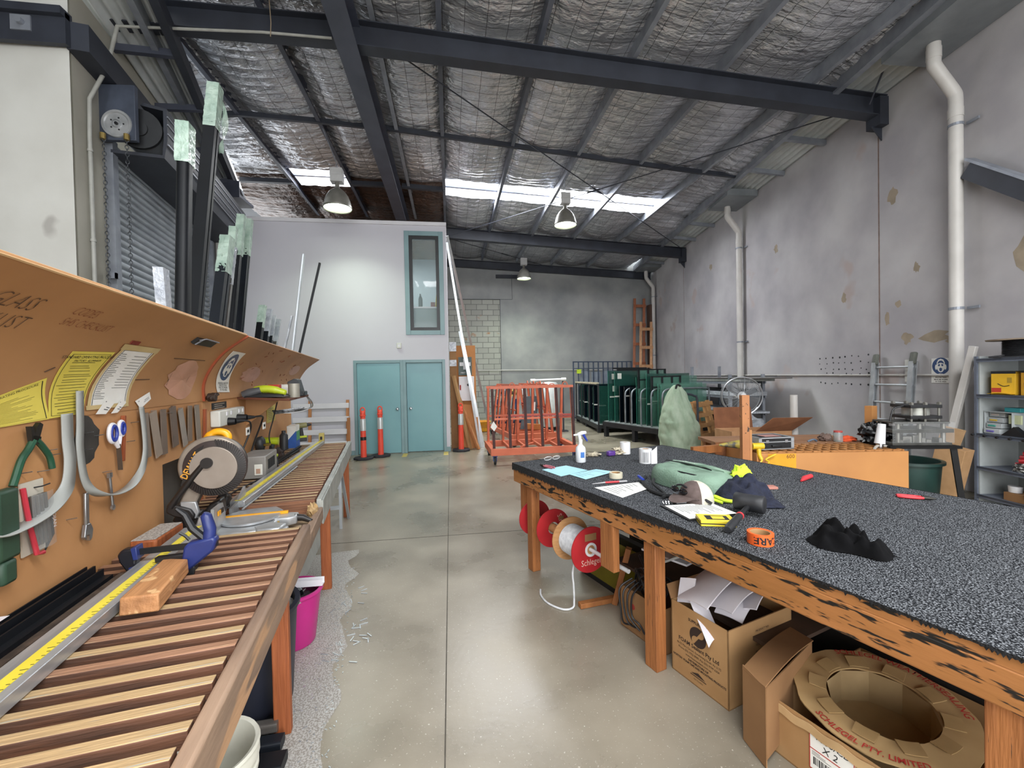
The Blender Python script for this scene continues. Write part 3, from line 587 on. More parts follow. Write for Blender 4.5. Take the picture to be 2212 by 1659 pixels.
# things leaning at the partition's corner
card = mat('cardboard', 'b08a5e', '9c774d', rough=.8, scale=3, detail=6); card_d = mat('cardboard_dark', '96704a', '84603e', rough=.85, scale=3, detail=6)
bd = wood('orange_board', 'c8874f', 'b8783f', axis=2, scale=2, k=2)
b = MB(); b.beam((.33, 10.75, 0), (.33, 10.80, 2.46), .55, .018, up=(1, 0, 0)); 
b = MB(); b.add([(.12, 10.5, 0), (.62, 10.5, 0), (.62, 10.62, 2.46), (.12, 10.62, 2.46), (.12, 10.52, 0), (.62, 10.52, 0), (.62, 10.64, 2.46), (.12, 10.64, 2.46)], [(3, 2, 1, 0), (4, 5, 6, 7), (0, 1, 5, 4), (1, 2, 6, 5), (2, 3, 7, 6), (3, 0, 4, 7)])
tag(b.build('board', bd), 'tall orange-brown board behind the first aid cabinet', 'board')
b = MB(); b.add([(.28, 10.2, 0), (.66, 10.2, 0), (.62, 10.32, 1.02), (.24, 10.32, 1.04), (.28, 10.22, 0), (.66, 10.22, 0), (.62, 10.34, 1.02), (.24, 10.34, 1.04)], [(3, 2, 1, 0), (4, 5, 6, 7), (0, 1, 5, 4), (1, 2, 6, 5), (2, 3, 7, 6), (3, 0, 4, 7)])
tag(b.build('board', bd), 'low orange-brown board on the floor behind the right bollard', 'board')
b = MB(); b.box(-.005, .15, 10.3, 10.55, 0, 2.5); o = tag(b.build('long_carton', card_d, bevel=.006), 'tall narrow carton in plastic wrap standing against the partition side', 'carton')
for z0, z1 in ((1.95, 2.1), (2.3, 2.52)): b = MB(); b.box(-.01, .155, 10.29, 10.56, z0, z1); b.build('plastic_wrap', wrapw, o)
b = MB(); b.beam((.43, 10.05, 0), (.08, 10.22, 1.72), .1, .06); tag(b.build('long_carton', card, bevel=.004), 'slim cardboard carton leaning on the partition corner', 'carton')
b = MB(); b.beam((.62, 9.98, .0), (.2, 10.28, 1.2), .07, .05); tag(b.build('timber_length', rawt, bevel=.003), 'timber length leaning behind the right bollard', 'timber')
fa = thing('first_aid_cabinet', 'white first aid cabinet on the tall orange board', 'cabinet', (.38, 10.47, 1.4))
b = MB(); b.box(-.18, .18, -.16, 0, -.28, .3); b.build('body', white_paint, fa, bevel=.008); b = MB(); b.box(-.165, -.13, -.168, -.16, -.02, .1); b.build('latch', mat('red_latch', 'b03a34', '98302b'), fa); b = MB(); b.cyl((.04, -.165, .1), (.04, -.16, .1), .03); b.cyl((.1, -.165, .05), (.1, -.16, .05), .02); b.build('sticker', blackp, fa)
fs = thing('first_aid_sign', 'dark green first aid sign with white cross above the cabinet', 'sign', (.36, 10.45, 1.95))
b = MB(); b.box(-.16, .16, -.006, .004, -.22, .22); b.build('plate', mat('sign_green', '1d3a33', '16302a', rough=.4), fs); b = MB(); b.box(-.045, .045, -.012, -.006, -.08, .18); b.box(-.13, .13, -.0125, -.006, .005, .095); b.build('cross', white_paint, fs); text('lettering', 'FIRST AID', .05, white_paint, fs, (0, -.008, -.16), (pi/2, 0, 0))
for i, (f0, f1, w_, l) in enumerate((((.66, 10.2, 0), (-.01, 9.93, 4.75), .05, 'shortest-based white aluminium length leaning from floor to the partition top corner'), ((.74, 10.3, 0), (.26, 10.32, 2.78), .09, 'broad pale aluminium length leaning below the two long ones'), ((1.2, 13.4, 0), (.0, 10.08, 4.95), .06, 'longest aluminium length leaning from far behind to the partition corner'))):
    p, q = V(f0), V(f1); b = MB(); w2 = w_/2
    b.profile([(-w2, -.02), (w2, -.02), (w2, .02), (.2*w2, .02), (.2*w2, 0), (-.2*w2, 0), (-.2*w2, .02), (-w2, .02)], p, q, up=(0, 1, 0)); tag(b.build('aluminium_length', alu_clear), l, 'aluminium length', 'aluminium lengths leaning at the partition corner')
tb = thing('storage_tub', 'yellow plastic storage tub on the floor by the block wall', 'tub', (.93, 13.3, 0))
yel = mat('yellow_plastic', 'e8a928', 'dd9a1d', rough=.4, scale=3)
b = MB(); b.lathe([(.001, .01), (.23, .01), (.25, .02), (.29, .3), (.32, .3), (.32, .33), (.28, .33), (.24, .04), (.001, .04)], 4); 
for i, v_ in enumerate(b.v): x, y, z = v_; b.v[i] = (x*cos(pi/4)*1.2-y*sin(pi/4)*1.2, x*sin(pi/4)+y*cos(pi/4), z)
b.build('body', yel, tb, bevel=.015); b = MB(); b.grid(lambda u, v: (-.14+.28*u, -.235-.01*v, .13+.1*v), 1, 1); b.build('front_opening', mat('dark_yellow', 'b87f1c', 'a87114'), tb)
# ================================================================ slatted saw bench on the left
mdf = mat('orange_mdf', 'c2905f', 'b07f52', rough=.6, scale=1.6, detail=6, bump=.05, bscale=25)
mdf_d = mat('brown_mdf', 'b58658', '9c7148', rough=.62, scale=1.3, detail=7, spots=(2.4, .7, '8b5c38'))
slat_w = wood('slat_timber', 'a87f63', '74543f', axis=1, scale=7, spots=(9, .63, 'a99a79', 1))
slat_w2 = wood('slat_timber_pale', 'b99c72', '8f7857', axis=1, scale=7, spots=(9, .6, '8f8f86', 1))
rail_w = wood('worn_rail', '9a806a', '5c4a3f', axis=0, scale=2.2, k=3, spots=(3, .56, 'b08a68', 1))
leg_w = wood('red_pine', 'a0592f', '7f4223', axis=2, scale=4)
dirty_alu = mat('dull_aluminium', 'a9aba6', '8c8e8a', rough=.5, metal=.4, scale=6)
slat_side = wood('slat_side_shade', '6a4531', '2e201a', axis=1, scale=5)  # shade painted into the colour of the slat sides, below the lighter tops
wb = LT('saw_bench', 'long slatted timber saw bench under the orange boards', 'workbench', (0, 0, 0))
pitch = .0825
ss = [.62+pitch*i for i in range(24)]+[3.14+pitch*i for i in range(34)]
protos = []
for k in range(4):
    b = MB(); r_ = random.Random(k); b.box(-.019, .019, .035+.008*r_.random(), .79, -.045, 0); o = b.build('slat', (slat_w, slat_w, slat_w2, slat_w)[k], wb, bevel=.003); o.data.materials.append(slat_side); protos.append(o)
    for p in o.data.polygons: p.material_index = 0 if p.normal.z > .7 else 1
for i, s in enumerate(ss):
    k = i if i < 4 else random.randrange(4)
    if (s < 1.5 and random.random() < .6) or (s > 3 and random.random() < .75): k = 2 if i >= 4 else k
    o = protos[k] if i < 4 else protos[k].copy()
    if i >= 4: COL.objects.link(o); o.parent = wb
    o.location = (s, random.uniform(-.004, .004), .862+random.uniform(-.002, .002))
b = MB(); b.beam((.5, .012, .795), (2.56, .012, .795), .045, .145); b.build('front_rail', rail_w, wb, bevel=.01)
b = MB(); b.beam((2.56, .012, .765), (3.1, .012, .765), .045, .085); b.build('front_rail', rail_w, wb, bevel=.006)
b = MB()
for i in range(7): s0 = 3.1+i*.42; b.box(s0, s0+.412, -.012, .0, .69, .85+.006*(i % 2))
b.box(3.1, 6.0, -.001, .03, .70, .86); b.build('front_rail', dirty_alu, wb, bevel=.002)
b = MB(); b.box(.5, 2.56, .74, .79, .72, .825); b.box(3.1, 5.98, .74, .79, .72, .825); b.box(.5, 2.56, .38, .42, .74, .825); b.box(3.1, 5.98, .38, .42, .74, .825); b.build('bearer', rail_w, wb)
b = MB(); b.box(2.50, 3.16, .03, .79, .755, .775); b.build('saw_deck', mat('plywood_deck', '9b8466', '7c6850', rough=.7, scale=6, spots=(30, .6, 'b7ab94')), wb)
for x0, x1, z1 in ((3.08, 3.125, .865), (2.535, 2.575, .83)): b = MB(); b.box(x0, x1, .04, .79, .775, z1); b.build('cross_beam', wood('dark_beam', '8a5c40', '5f3f2d', axis=1, scale=4), wb)
b = MB(); b.blob((3.02, .045, .81), (.09, .03, .05), .5, 4, 16, 3, False); b.build('broken_chip', mat('raw_split_wood', 'b89c72', '97794f', rough=.9, scale=30), wb)
for s, w_ in ((2.19, .075), (3.65, .045), (5.54, .03)):
    b = MB(); b.box(s-.022, s+.022, w_-.037, w_+.037, 0, .74); b.build('leg', leg_w, wb, bevel=.004)
for s in (.9, 2.19, 3.65, 5.54):
    b = MB(); b.box(s-.022, s+.022, .72, .79, 0, .74); b.build('leg', leg_w, wb)
# lower boards
def lowboard(name, s0, s1, label, hole=None):
    b = MB(); z0, z1 = .62, 1.535
    if hole:
        a, c, zb, zt = hole; b.box(s0, a, .80, .815, z0, z1); b.box(c, s1, .80, .815, z0, z1); b.box(a, c, .80, .815, zt, z1); b.box(a, c, .80, .815, z0, zb)
    else: b.box(s0, s1, .80, .815, z0, z1)
    return LO(b, name, mdf, label, 'board')
lowboard('tool_board', .2, 3.455, 'upright orange board behind the near bench with tools hung on nails', (2.87, 3.38, .80, 1.2))
lowboard('tool_board', 3.47, 6.57, 'upright orange board behind the far bench with the white power outlet', None)
b = MB(); b.box(2.6, 4.4, 1.0, 1.01, .3, 1.45); b.box(2.79, 2.80, .816, 1.0, .5, 1.3); o = LO(b, 'recess_panel', mat('grey_panel', '77736c', '6a665f', rough=.7), 'grey panel behind the cut-out in the orange board where the saw stands', 'panel')
b = MB(); b.box(3.39, 3.41, .79, .80, .8, 1.19); LO(b, 'timber_strip', leg_w, 'dark red timber strip edging the board cut-out behind the saw', 'strip')
PP = [(.80, 1.535), (.80, 1.65), (.757, 1.762), (.665, 1.885), (.51, 2.005)]
def UB(s, t, off=0.):
    x = min(max(t, 0), 1)*4; i = min(int(x), 3); f = x-i
    def g(k): return V(PP[k]) if 0 <= k <= 4 else (2*V(PP[0])-V(PP[1]) if k < 0 else 2*V(PP[4])-V(PP[3]))
    a, b_, c, d = g(i-1), g(i), g(i+1), g(i+2)
    q = .5*(2*b_+(c-a)*f+(2*a-5*b_+4*c-d)*f*f+(3*b_-a-3*c+d)*f**3); dq = .5*((c-a)+2*(2*a-5*b_+4*c-d)*f+3*(3*b_-a-3*c+d)*f*f)
    n = V((-dq.y, dq.x)).normalized()
    if t < 0: q = q+V((0, .46*t))
    return V((s, q.x+n.x*off, q.y+n.y*off))
b = MB(); b.grid(lambda u, v: UB(.2+3.28*u, v, .004), 8, 20, .012); o = LO(b, 'overhanging_board', mdf_d, 'near brown board bending out over the bench, with handwriting and papers', 'board', smooth=True, angle=50)
b = MB(); b.grid(lambda u, v: UB(.2+3.28*u, .992+.008*v, .006), 8, 1, .016); b.build('pale_edge', mat('raw_edge', 'd8b98f', 'c8a678'), o)
b = MB(); b.grid(lambda u, v: UB(3.475+3.775*u-(.14*(1-v)*u), v, .016), 8, 20, .012); o2 = LO(b, 'overhanging_board', mat('brown_mdf_far', 'bf8d60', 'a67a52', rough=.55, scale=1.3, detail=7), 'far brown board bending out over the bench, ending in a pointed corner', 'board', smooth=True, angle=50)
b = MB(); b.grid(lambda u, v: UB(3.465+.02*u, v, .018), 1, 16, .016); b.build('red_edge', mat('red_edge', 'a04a25', '8b3e1f'), o2, smooth=True)
pinkm = mat('rubbed_patch', 'c4937c', 'b98a70', rough=.4, scale=8)
for s0, t0, ra, rt, oo in ((3.12, .33, .2, .27, o), (4.5, .45, .28, .16, o2), (6.35, .62, .3, .13, o2)):
    b = MB(); n = 24
    b.add([UB(s0, t0, .0066 if oo is o else .0186)]+[UB(s0+ra*cos(2*pi*k/n)*(1+.12*sin(3*k)), t0+rt*sin(2*pi*k/n), .0066 if oo is o else .0186) for k in range(n)], [(0, 1+k, 1+(k+1) % n) for k in range(n)]); b.build('rubbed_patch', pinkm, oo)
ink = mat('marker_ink', '5a4230', '4a3628', rough=.8); inkr = mat('red_pencil', '8a4a30', '7a3f28', rough=.8); black = mat('print_black', '17181a', '101113', rough=.7)
def ubtext(body, s, t, size, m, parent, off=.006, name='handwriting', sx=1., shear=.25, align='LEFT'):
    L0 = .52
    return text(name, body, size, m, parent, ext=.0, align=align, bold=-.0012*size/.06, shear=shear, sx=sx, bend=lambda c: UB(s+c.x, t+c.y/L0, off+.001))
ubtext('GLASS', 1.50, .82, .06, ink, o); ubtext('CHECKLIST', 1.40, .71, .06, ink, o); ubtext('CODES', 1.82, .84, .04, inkr, o); ubtext('SHS CHECKLIST', 1.83, .765, .04, inkr, o)
b = MB()
for (a, c, d, e) in ((3.22, .47, 3.17, .215), (2.95, .42, 2.93, .26), (1.95, .4, 1.99, .44), (2.86, .60, 3.3, .61), (2.5, .33, 2.72, .34)):
    b.tube([UB(a+(d-a)*k/5, c+(e-c)*k/5, .006) for k in range(6)], .002, 5)
b.build('pencil_marking', ink, o)
b = MB(); r_ = random.Random(5)
for k in range(34):
    a, c = r_.uniform(3.7, 6.2), r_.uniform(.2, .95); b.tube([UB(a, c, .018), UB(a+r_.uniform(-.05, .09), c+r_.uniform(-.05, .05), .018)], r_.choice((.0015, .003, .004)), 5)
b.build('pencil_marking', inkr, o2)
# papers on the boards: sheet between four (s, t) corners
def ubpaper(b, A, B, C, D, off, n=8):  # A bl, B br, C tr, D tl
    def fn(u, v):
        s = (A[0]*(1-u)+B[0]*u)*(1-v)+(D[0]*(1-u)+C[0]*u)*v; t = (A[1]*(1-u)+B[1]*u)*(1-v)+(D[1]*(1-u)+C[1]*u)*v; return UB(s, t, off)
    b.grid(fn, 3, n, .0008); return fn
def lines(b, fn2, rows, r_, off=.0012, hh=.006):
    for (v, u0, u1) in rows:
        pts = [V(fn2(u0+(u1-u0)*k/3, v)) for k in range(4)]; pt2 = [V(fn2(u0+(u1-u0)*k/3, v+hh)) for k in range(4)]
        b.add(pts+pt2, [(k, k+1, 5+k, 4+k) for k in range(3)])
ypaper = mat('yellow_paper', 'e0d05c', 'd6c551', rough=.7, scale=5); wpaper = mat('white_paper', 'e9e9e4', 'dfdfd9', rough=.7, scale=5); oldtape = mat('old_tape', 'cfb987', 'bfa873', rough=.4)
def sheet(label, m, corners, off, rows, frame=True, heads=(), grp=None, tape=False, name='paper_notice'):
    b = MB(); ubpaper(b, *corners, off); pp = LO(b, name, m, label, 'paper', grp, smooth=True)
    A, B, C, D = corners
    def fl(u, v):
        s = (A[0]*(1-u)+B[0]*u)*(1-v)+(D[0]*(1-u)+C[0]*u)*v; t = (A[1]*(1-u)+B[1]*u)*(1-v)+(D[1]*(1-u)+C[1]*u)*v; return UB(s, t, off+.0014)
    b = MB(); lines(b, fl, rows, None)
    if frame:
        lines(b, fl, [(.03, .05, .95), (.96, .05, .95)]+[], None, hh=.004)
        for u in (.05, .94): b.grid(lambda a, c: fl(u+.012*a, .03+.93*c), 1, 8)
    b.build('print', black, pp)
    for (txt, v, sz) in heads:
        def bd(c, v=v): return fl(.5+c.x/abs(B[0]-A[0]), v+c.y/(.47*abs(C[1]-B[1])))
        text('heading', txt, sz, black, pp, ext=0, bend=bd)
    if tape:
        b = MB(); b.grid(lambda a, c: UB(D[0]-.03+(C[0]-D[0]+.06)*a, D[1]-.02+.05*c, off+.002), 3, 1); b.grid(lambda a, c: UB(A[0]-.02+(B[0]-A[0]+.04)*a, A[1]-.01+.04*c, off+.002), 3, 1)
        for u in (-.06, .98): b.grid(lambda a, c: (lambda q: UB(q[0], q[1], off+.002))(((A[0]+(D[0]-A[0])*c)+(B[0]-A[0])*(u+.08*a), A[1]+(D[1]-A[1])*c)), 1, 8)
        b.build('tape', oldtape, pp)
    return pp
r_ = random.Random(3)
rows = [(.84-.045*k-.02*r_.random(), .1+.12*r_.random(), .6+.3*r_.random()) for k in range(18)]
sheet('tilted yellow notice with printed lines at the left edge of the near board', ypaper, ((1.70, -.02), (2.0, .005), (1.976, .35), (1.62, .1)), .006, [(.1+.04*k, .12, .5+.35*r_.random()) for k in range(17)], heads=(('STANDARD OPERATING PROCEDURE', .91, .014),))
sheet('upright yellow operating procedure notice in the middle of the near board', ypaper, ((1.994, .008), (2.19, .02), (2.286, .6), (2.023, .575)), .0075, rows, heads=(('STANDARD OPERATING PROCEDURE', .92, .0145), ('FACTORY  ALUMINIUM', .865, .012)))
pw = sheet('white printed drawing sheet edged with old tape on the near board', wpaper, ((2.228, .054), (2.508, .04), (2.598, .655), (2.327, .65)), .0075, [(.9-.03*k, .08, .2+.15*r_.random()) for k in range(26)]+[(.88-.05*k, .45+.1*r_.random(), .9) for k in range(12)], tape=True)
card_w = mat('card_white', 'ecebe6', 'e2e1db', rough=.5)
for lab, cn, of in (('white business card pinned alone at the right of the drawing sheet', ((2.63, -.0), (2.745, .1), (2.735, .185), (2.586, .09)), .012), ('white card leaning first at the foot of the drawing sheet', ((2.262, .0), (2.335, -.01), (2.41, .095), (2.355, .15)), .013), ('white card leaning second at the foot of the drawing sheet', ((2.37, -.01), (2.42, -.01), (2.5, .085), (2.464, .128)), .015)):
    b = MB(); ubpaper(b, *cn, of, 2); c_ = LO(b, 'business_card', card_w, lab, 'card', 'business cards on the near board')
    A, B, C, D = cn
    b = MB(); lines(b, lambda u, v: UB((A[0]*(1-u)+B[0]*u)*(1-v)+(D[0]*(1-u)+C[0]*u)*v, (A[1]*(1-u)+B[1]*u)*(1-v)+(D[1]*(1-u)+C[1]*u)*v, of+.0013), [(.3, .4, .85), (.45, .5, .85), (.75, .1, .2)], None, hh=.05); b.build('print', mat('print_grey', '55585e', '484b50'), c_)
blue = mat('sign_blue', '2d4a78', '274270', rough=.4)
def ppe_face(add, white_b, blue_b):   # pictogram in unit square coordinates: add(builder, polygon)
    n = 32
    add(blue_b, [(.5+.42*cos(2*pi*k/n), .64+.32*sin(2*pi*k/n)) for k in range(n)], 0)
    hd = [(.30, .62), (.31, .78), (.38, .88), (.5, .915), (.62, .88), (.69, .78), (.70, .62), (.66, .5), (.58, .42), (.5, .40), (.42, .42), (.34, .5)]
    add(white_b, hd, 1)
    add(blue_b, [(.36, .78), (.44, .845), (.56, .845), (.64, .78), (.66, .70), (.56, .72), (.5, .74), (.44, .72), (.34, .70)], 2)
    add(white_b, [(.33, .72), (.5, .765), (.67, .72), (.66, .62), (.56, .6), (.5, .65), (.44, .6), (.34, .62)], 3)
    add(blue_b, [(.37, .70), (.47, .72), (.46, .64), (.38, .635)], 4); add(blue_b, [(.53, .72), (.63, .70), (.62, .635), (.54, .64)], 4)
    for sx in (-1, 1): add(white_b, [(.5+sx*(.22+.055*cos(2*pi*k/12)), .60+.1*sin(2*pi*k/12)) for k in range(12)], 3)
    add(blue_b, [(.43, .55), (.5, .585), (.57, .55), (.56, .47), (.5, .44), (.44, .47)], 4)
sg = MB(); cn = ((3.713, .12), (3.985, .105), (3.862, .80), (3.56, .80)); 
def fsg(u, v, off): return UB((cn[0][0]*(1-u)+cn[1][0]*u)*(1-v)+(cn[3][0]*(1-u)+cn[2][0]*u)*v, (cn[0][1]*(1-u)+cn[1][1]*u)*(1-v)+(cn[3][1]*(1-u)+cn[2][1]*u)*v, off)
sg.grid(lambda u, v: fsg(u, v, .022), 3, 12, .002); sgo = LO(sg, 'safety_sign', card_w, 'white safety sign with blue hearing and eye protection disc on the far board', 'sign', smooth=True)
wb_, bb_ = MB(), MB()
def adds(bld, poly, lev):
    c = V((sum(p[0] for p in poly)/len(poly), sum(p[1] for p in poly)/len(poly))); n = len(poly)
    vs = [fsg(c.x, c.y, .0235+.0006*lev)]
    for rr_ in (.5, 1.0): vs += [fsg(c.x+(p[0]-c.x)*rr_, c.y+(p[1]-c.y)*rr_, .0235+.0006*lev) for p in poly]
    bld.add(vs, [(0, 1+k, 1+(k+1) % n) for k in range(n)]+[(1+k, 1+n+k, 1+n+(k+1) % n, 1+(k+1) % n) for k in range(n)])
ppe_face(adds, wb_, bb_); bb_.build('pictogram_blue', blue, sgo); wb_.build('pictogram_white', card_w, sgo)
for i, tx in enumerate(('HEARING AND EYE', 'PROTECTION', 'MUST BE WORN', 'IN THIS AREA')): text('lettering', tx, .028, black, sgo, ext=0, bend=lambda c, i=i: fsg(.5+c.x/.30, .245-.062*i+c.y/.36, .024))
# bracket on the near board
bk = MB(); bk.grid(lambda u, v: UB(2.86+.28*u, .79+.06*v, .02), 3, 1, .02); bo = LO(bk, 'latch_bracket', blackp, 'black metal latch screwed high on the near overhanging board', 'latch')
bk = MB(); bk.tube([UB(2.85, .85, .03), UB(2.9, .875, .03), UB(3.12, .868, .03)], .004, 6); bk.tube([UB(2.86, .80, .03), UB(2.88, .87, .03)], .004, 6); bk.build('wire', galv, bo)
b = MB(); b.beam((3.47, .77, 1.55), (3.52, .73, 1.585), .07, .02); b.cyl((3.49, .77, 1.56), (3.49, .72, 1.56), .03); LO(b, 'wing_knob', mat('brown_plastic', '3a2c24', '2d221b'), 'dark brown wing knob where the two boards meet', 'knob', bevel=.004)
b = MB(); b.grid(lambda u, v: UB(2.33+.07*u, .685+.03*v, .01), 1, 1, .003); LO(b, 'red_tape_scrap', mat('red_tape', '8a2f22', '78281d'), 'scrap of dark red tape above the drawing sheet', 'tape')
# ---------------------------------------------------------------- hung on the tool board
def nail(b, s, z, l=.03): b.cyl((s, .80, z), (s, .80-l, z+.004), .002, n=6)
steel_t = mat('tool_steel', 'a8aaac', '8b8d90', rough=.3, metal=.85, scale=8)
green = mat('green_rubber', '1d4f38', '17402d', rough=.5, scale=12)
pl = LT('pliers', 'green handled pliers hanging open on the board', 'pliers', (1.9, .78, 1.36))
b = MB(); b.tube(smoothpath([(1.885, .775, 1.47), (1.86, .775, 1.44), (1.83, .775, 1.41), (1.80, .775, 1.35), (1.79, .775, 1.33)]), .011, 8); b.build('handle', green, pl, smooth=True)
b = MB(); b.tube(smoothpath([(1.90, .775, 1.47), (1.93, .775, 1.44), (1.96, .775, 1.40), (1.972, .775, 1.355)]), .010, 8); b.build('handle', green, pl, smooth=True)
b = MB(); b.prism([(-.012, 0), (.012, 0), (.016, .03), (.02, .06), (.004, .065), (-.006, .05)], .014); b.at((0, 0, 0)); b.prism([(-.018, -.012), (.02, -.012), (.02, .015), (-.018, .015)], .014); o = b.build('jaws', mat('dark_jaw', '3b3a35', '2d2c28', rough=.45, metal=.6), pl); o.location += V((1.892, .783, 1.47)); o.rotation_euler = (pi/2, .25, 0)
b = MB(); b.prism([(-.02, 0), (0, 0), (-.012, .05), (-.026, .052)], .014); o = b.build('jaws', mat('dark_jaw', '3b3a35'), pl); o.location += V((1.892, .783, 1.47)); o.rotation_euler = (pi/2, 0, 0)
b = MB(); b.box(1.70, 1.79, .755, .795, 1.1, 1.33); b.box(1.72, 1.78, .76, .79, 1.02, 1.1); LO(b, 'tool_holster', mat('dark_green_plastic', '2b4636', '22382b', rough=.5), 'dark green tool handle hanging at the extreme left of the board', 'tool', bevel=.012)
strip_m = mat('grey_strip', 'a3a6a3', '949793', rough=.45, scale=3)
def ustrip(P, wd, label):
    pts = smoothpath(P, 8); b = MB()
    vs = []
    for p in pts: vs += [p+V((0, -wd, 0)), p]
    b.add([tuple(v_) for v_ in vs], [(2*i, 2*i+1, 2*i+3, 2*i+2) for i in range(len(pts)-1)])
    o = LO(b, 'plastic_strip', strip_m, label, 'strip', 'grey plastic strips bent into loops', smooth=True, angle=80)
    m_ = o.modifiers.new('thick', 'SOLIDIFY'); m_.thickness = .004; return o
# the strips hang off the board, face towards the bench
def ustrip2(P, hw, label):
    pts = smoothpath(P, 8); b = MB(); vs = []
    for i, p in enumerate(pts):
        d = (pts[min(i+1, len(pts)-1)]-pts[max(i-1, 0)]).normalized(); k = max(0., abs(d.z)); sd = V((1, 0, 0))*k+V((0, -1, 0))*(1-k); sd.normalize()
        vs += [p-sd*hw, p+sd*hw]
    b.add([tuple(v_) for v_ in vs], [(2*i, 2*i+1, 2*i+3, 2*i+2) for i in range(len(pts)-1)])
    o = LO(b, 'plastic_strip', strip_m, label, 'strip', 'grey plastic strips bent into loops', smooth=True, angle=80)
    m_ = o.modifiers.new('thick', 'SOLIDIFY'); m_.thickness = .005; return o
ustrip2([(1.55, .775, 1.25), (1.68, .77, 1.19), (1.80, .765, 1.185), (1.93, .765, 1.21), (2.02, .765, 1.27), (2.055, .77, 1.36), (2.065, .78, 1.45), (2.065, .78, 1.552)], .031, 'grey plastic strip curving down left from the board top, near the pliers')
ustrip2([(2.145, .775, 1.64), (2.14, .775, 1.50), (2.125, .77, 1.40), (2.14, .765, 1.27), (2.20, .76, 1.20), (2.31, .76, 1.165), (2.45, .76, 1.17), (2.56, .765, 1.225), (2.615, .77, 1.31), (2.625, .775, 1.42), (2.615, .78, 1.545)], .021, 'grey plastic strip bent into a wide U around the scissors')
b = MB(); n = 20
b.add([(2.2, .7985, 1.43)]+[(2.2+(.10 if cos(2*pi*k/n) > 0 else .06)*cos(2*pi*k/n)*(1+.15*sin(2*k)), .7985, 1.43+.105*sin(2*pi*k/n)) for k in range(n)], [(0, 1+k, 1+(k+1) % n) for k in range(n)])
LO(b, 'paint_patch', mat('black_overspray', '3a3733', '2b2926', rough=.9, scale=12), 'black sprayed paint patch on the board inside the bent strip', 'paint patch')
sc = LT('scissors', 'blue and white handled scissors hanging point down inside the bent strip', 'scissors', (2.39, .77, 1.36))
hb, hw_ = MB(), MB()
for c, rx2, rz2 in (((2.355, 1.44), .03, .042), ((2.425, 1.455), .024, .034)):
    hw_.tube([V((c[0]+rx2*cos(a), .775, c[1]+rz2*sin(a))) for a in [2*pi*k/18 for k in range(18)]], .008, 8, closed=True); hb.tube([V((c[0]+(rx2-.008)*cos(a), .769, c[1]+(rz2-.008)*sin(a))) for a in [2*pi*k/18 for k in range(18)]], .007, 8, closed=True)
hw_.tube([(2.37, .775, 1.405), (2.395, .775, 1.37)], [.012, .008], 8); hw_.tube([(2.41, .775, 1.42), (2.40, .775, 1.37)], [.01, .008], 8)
hw_.build('handle', white_paint, sc, smooth=True); hb.build('handle_grip', mat('cobalt_plastic', '2a3f9c', '22348a', rough=.35), sc, smooth=True)
b = MB(); b.profile([(-.009, -.002), (.009, -.002), (.009, .002), (-.009, .002)], (2.395, .774, 1.385), (2.405, .774, 1.262)); b.build('blade', mat('brown_steel', '6f655b', '574e46', rough=.35, metal=.6), sc)
redst = wood('red_stick', '9a4f2a', '83401f', axis=2)
for s, z0, z1, t_, l in ((2.47, 1.295, 1.512, .011, 'short dark red timber stick fixed upright right of the scissors'), (3.473, 1.215, 1.478, .018, 'dark red timber batten covering the joint between the two boards')):
    b = MB(); b.beam((s-.012, .79, z0), (s+.01, .79, z1), t_*1.5, .016, up=(0, 1, 0)); LO(b, 'timber_stick', redst, l, 'stick', bevel=.002)
# aluminium sample lengths
sam_c = ('8f8478', 'a7998a', '7f7064', '75665b', 'a49c92', '8c7c6d', '9b9083'); 
S_ = [((2.655, 1.51), (2.675, 1.275), .055, 'nearest'), ((2.735, 1.512), (2.79, 1.262), .07, 'second'), ((2.85, 1.517), (2.855, 1.262), .062, 'third'), ((2.965, 1.525), (2.995, 1.288), .075, 'fourth'), ((3.07, 1.505), (3.13, 1.272), .06, 'fifth'), ((3.21, 1.518), (3.195, 1.29), .058, 'sixth'), ((3.315, 1.515), (3.34, 1.265), .065, 'last')]
for k, (a, c, wd, nm) in enumerate(S_):
    b = MB(); b.profile([(-wd/2, -.011), (wd/2, -.011), (wd/2, .011), (wd/2-.012, .011), (wd/2-.012, -.005), (-wd/2, -.005)], (a[0], .788, a[1]), (c[0], .788, c[1]), up=(0, 1, 0)); LO(b, 'aluminium_sample', mat('sample%d' % k, sam_c[k], None, rough=.4, metal=.35), '%s aluminium profile sample from the bent grey strip in the row of seven' % nm, 'sample', 'aluminium profile samples')
sp = LT('spanner', 'small silver combination spanner hanging inside the bent strip', 'spanner', (2.35, .785, 1.1))
b = MB(); b.tube([(2.342, .785, 1.245), (2.357, .785, 1.11)], .006, 8); b.lathe([(.006, -.004), (.013, -.004), (.013, .004), (.006, .004), (.006, -.004)], 14); n = 5*14
for i in range(len(b.v)-n, len(b.v)): x, y, z = b.v[i]; b.v[i] = (2.358+x, .785+z, 1.1+y)
b.box(2.33, 2.338, .78, .79, 1.24, 1.262); b.box(2.347, 2.355, .78, .79, 1.24, 1.262); b.build('body', steel_t, sp, smooth=True)
aw = LT('adjustable_wrench', 'silver adjustable wrench hanging jaw down below the bent strip', 'wrench', (2.167, .78, 1.03))
b = MB(); b.beam((2.169, .782, 1.215), (2.166, .782, 1.07), .022, .012, up=(0, 1, 0)); b.build('handle', steel_t, aw, bevel=.004)
b = MB(); b.prism([(-.014, .03), (.014, .03), (.03, 0), (.022, -.035), (.008, -.045), (.004, -.02), (-.012, -.015), (-.014, -.035), (-.026, -.02)], .016); o = b.build('jaw', steel_t, aw, bevel=.003); o.location += V((2.166, .79, 1.055)); o.rotation_euler = (pi/2, 0, 0)
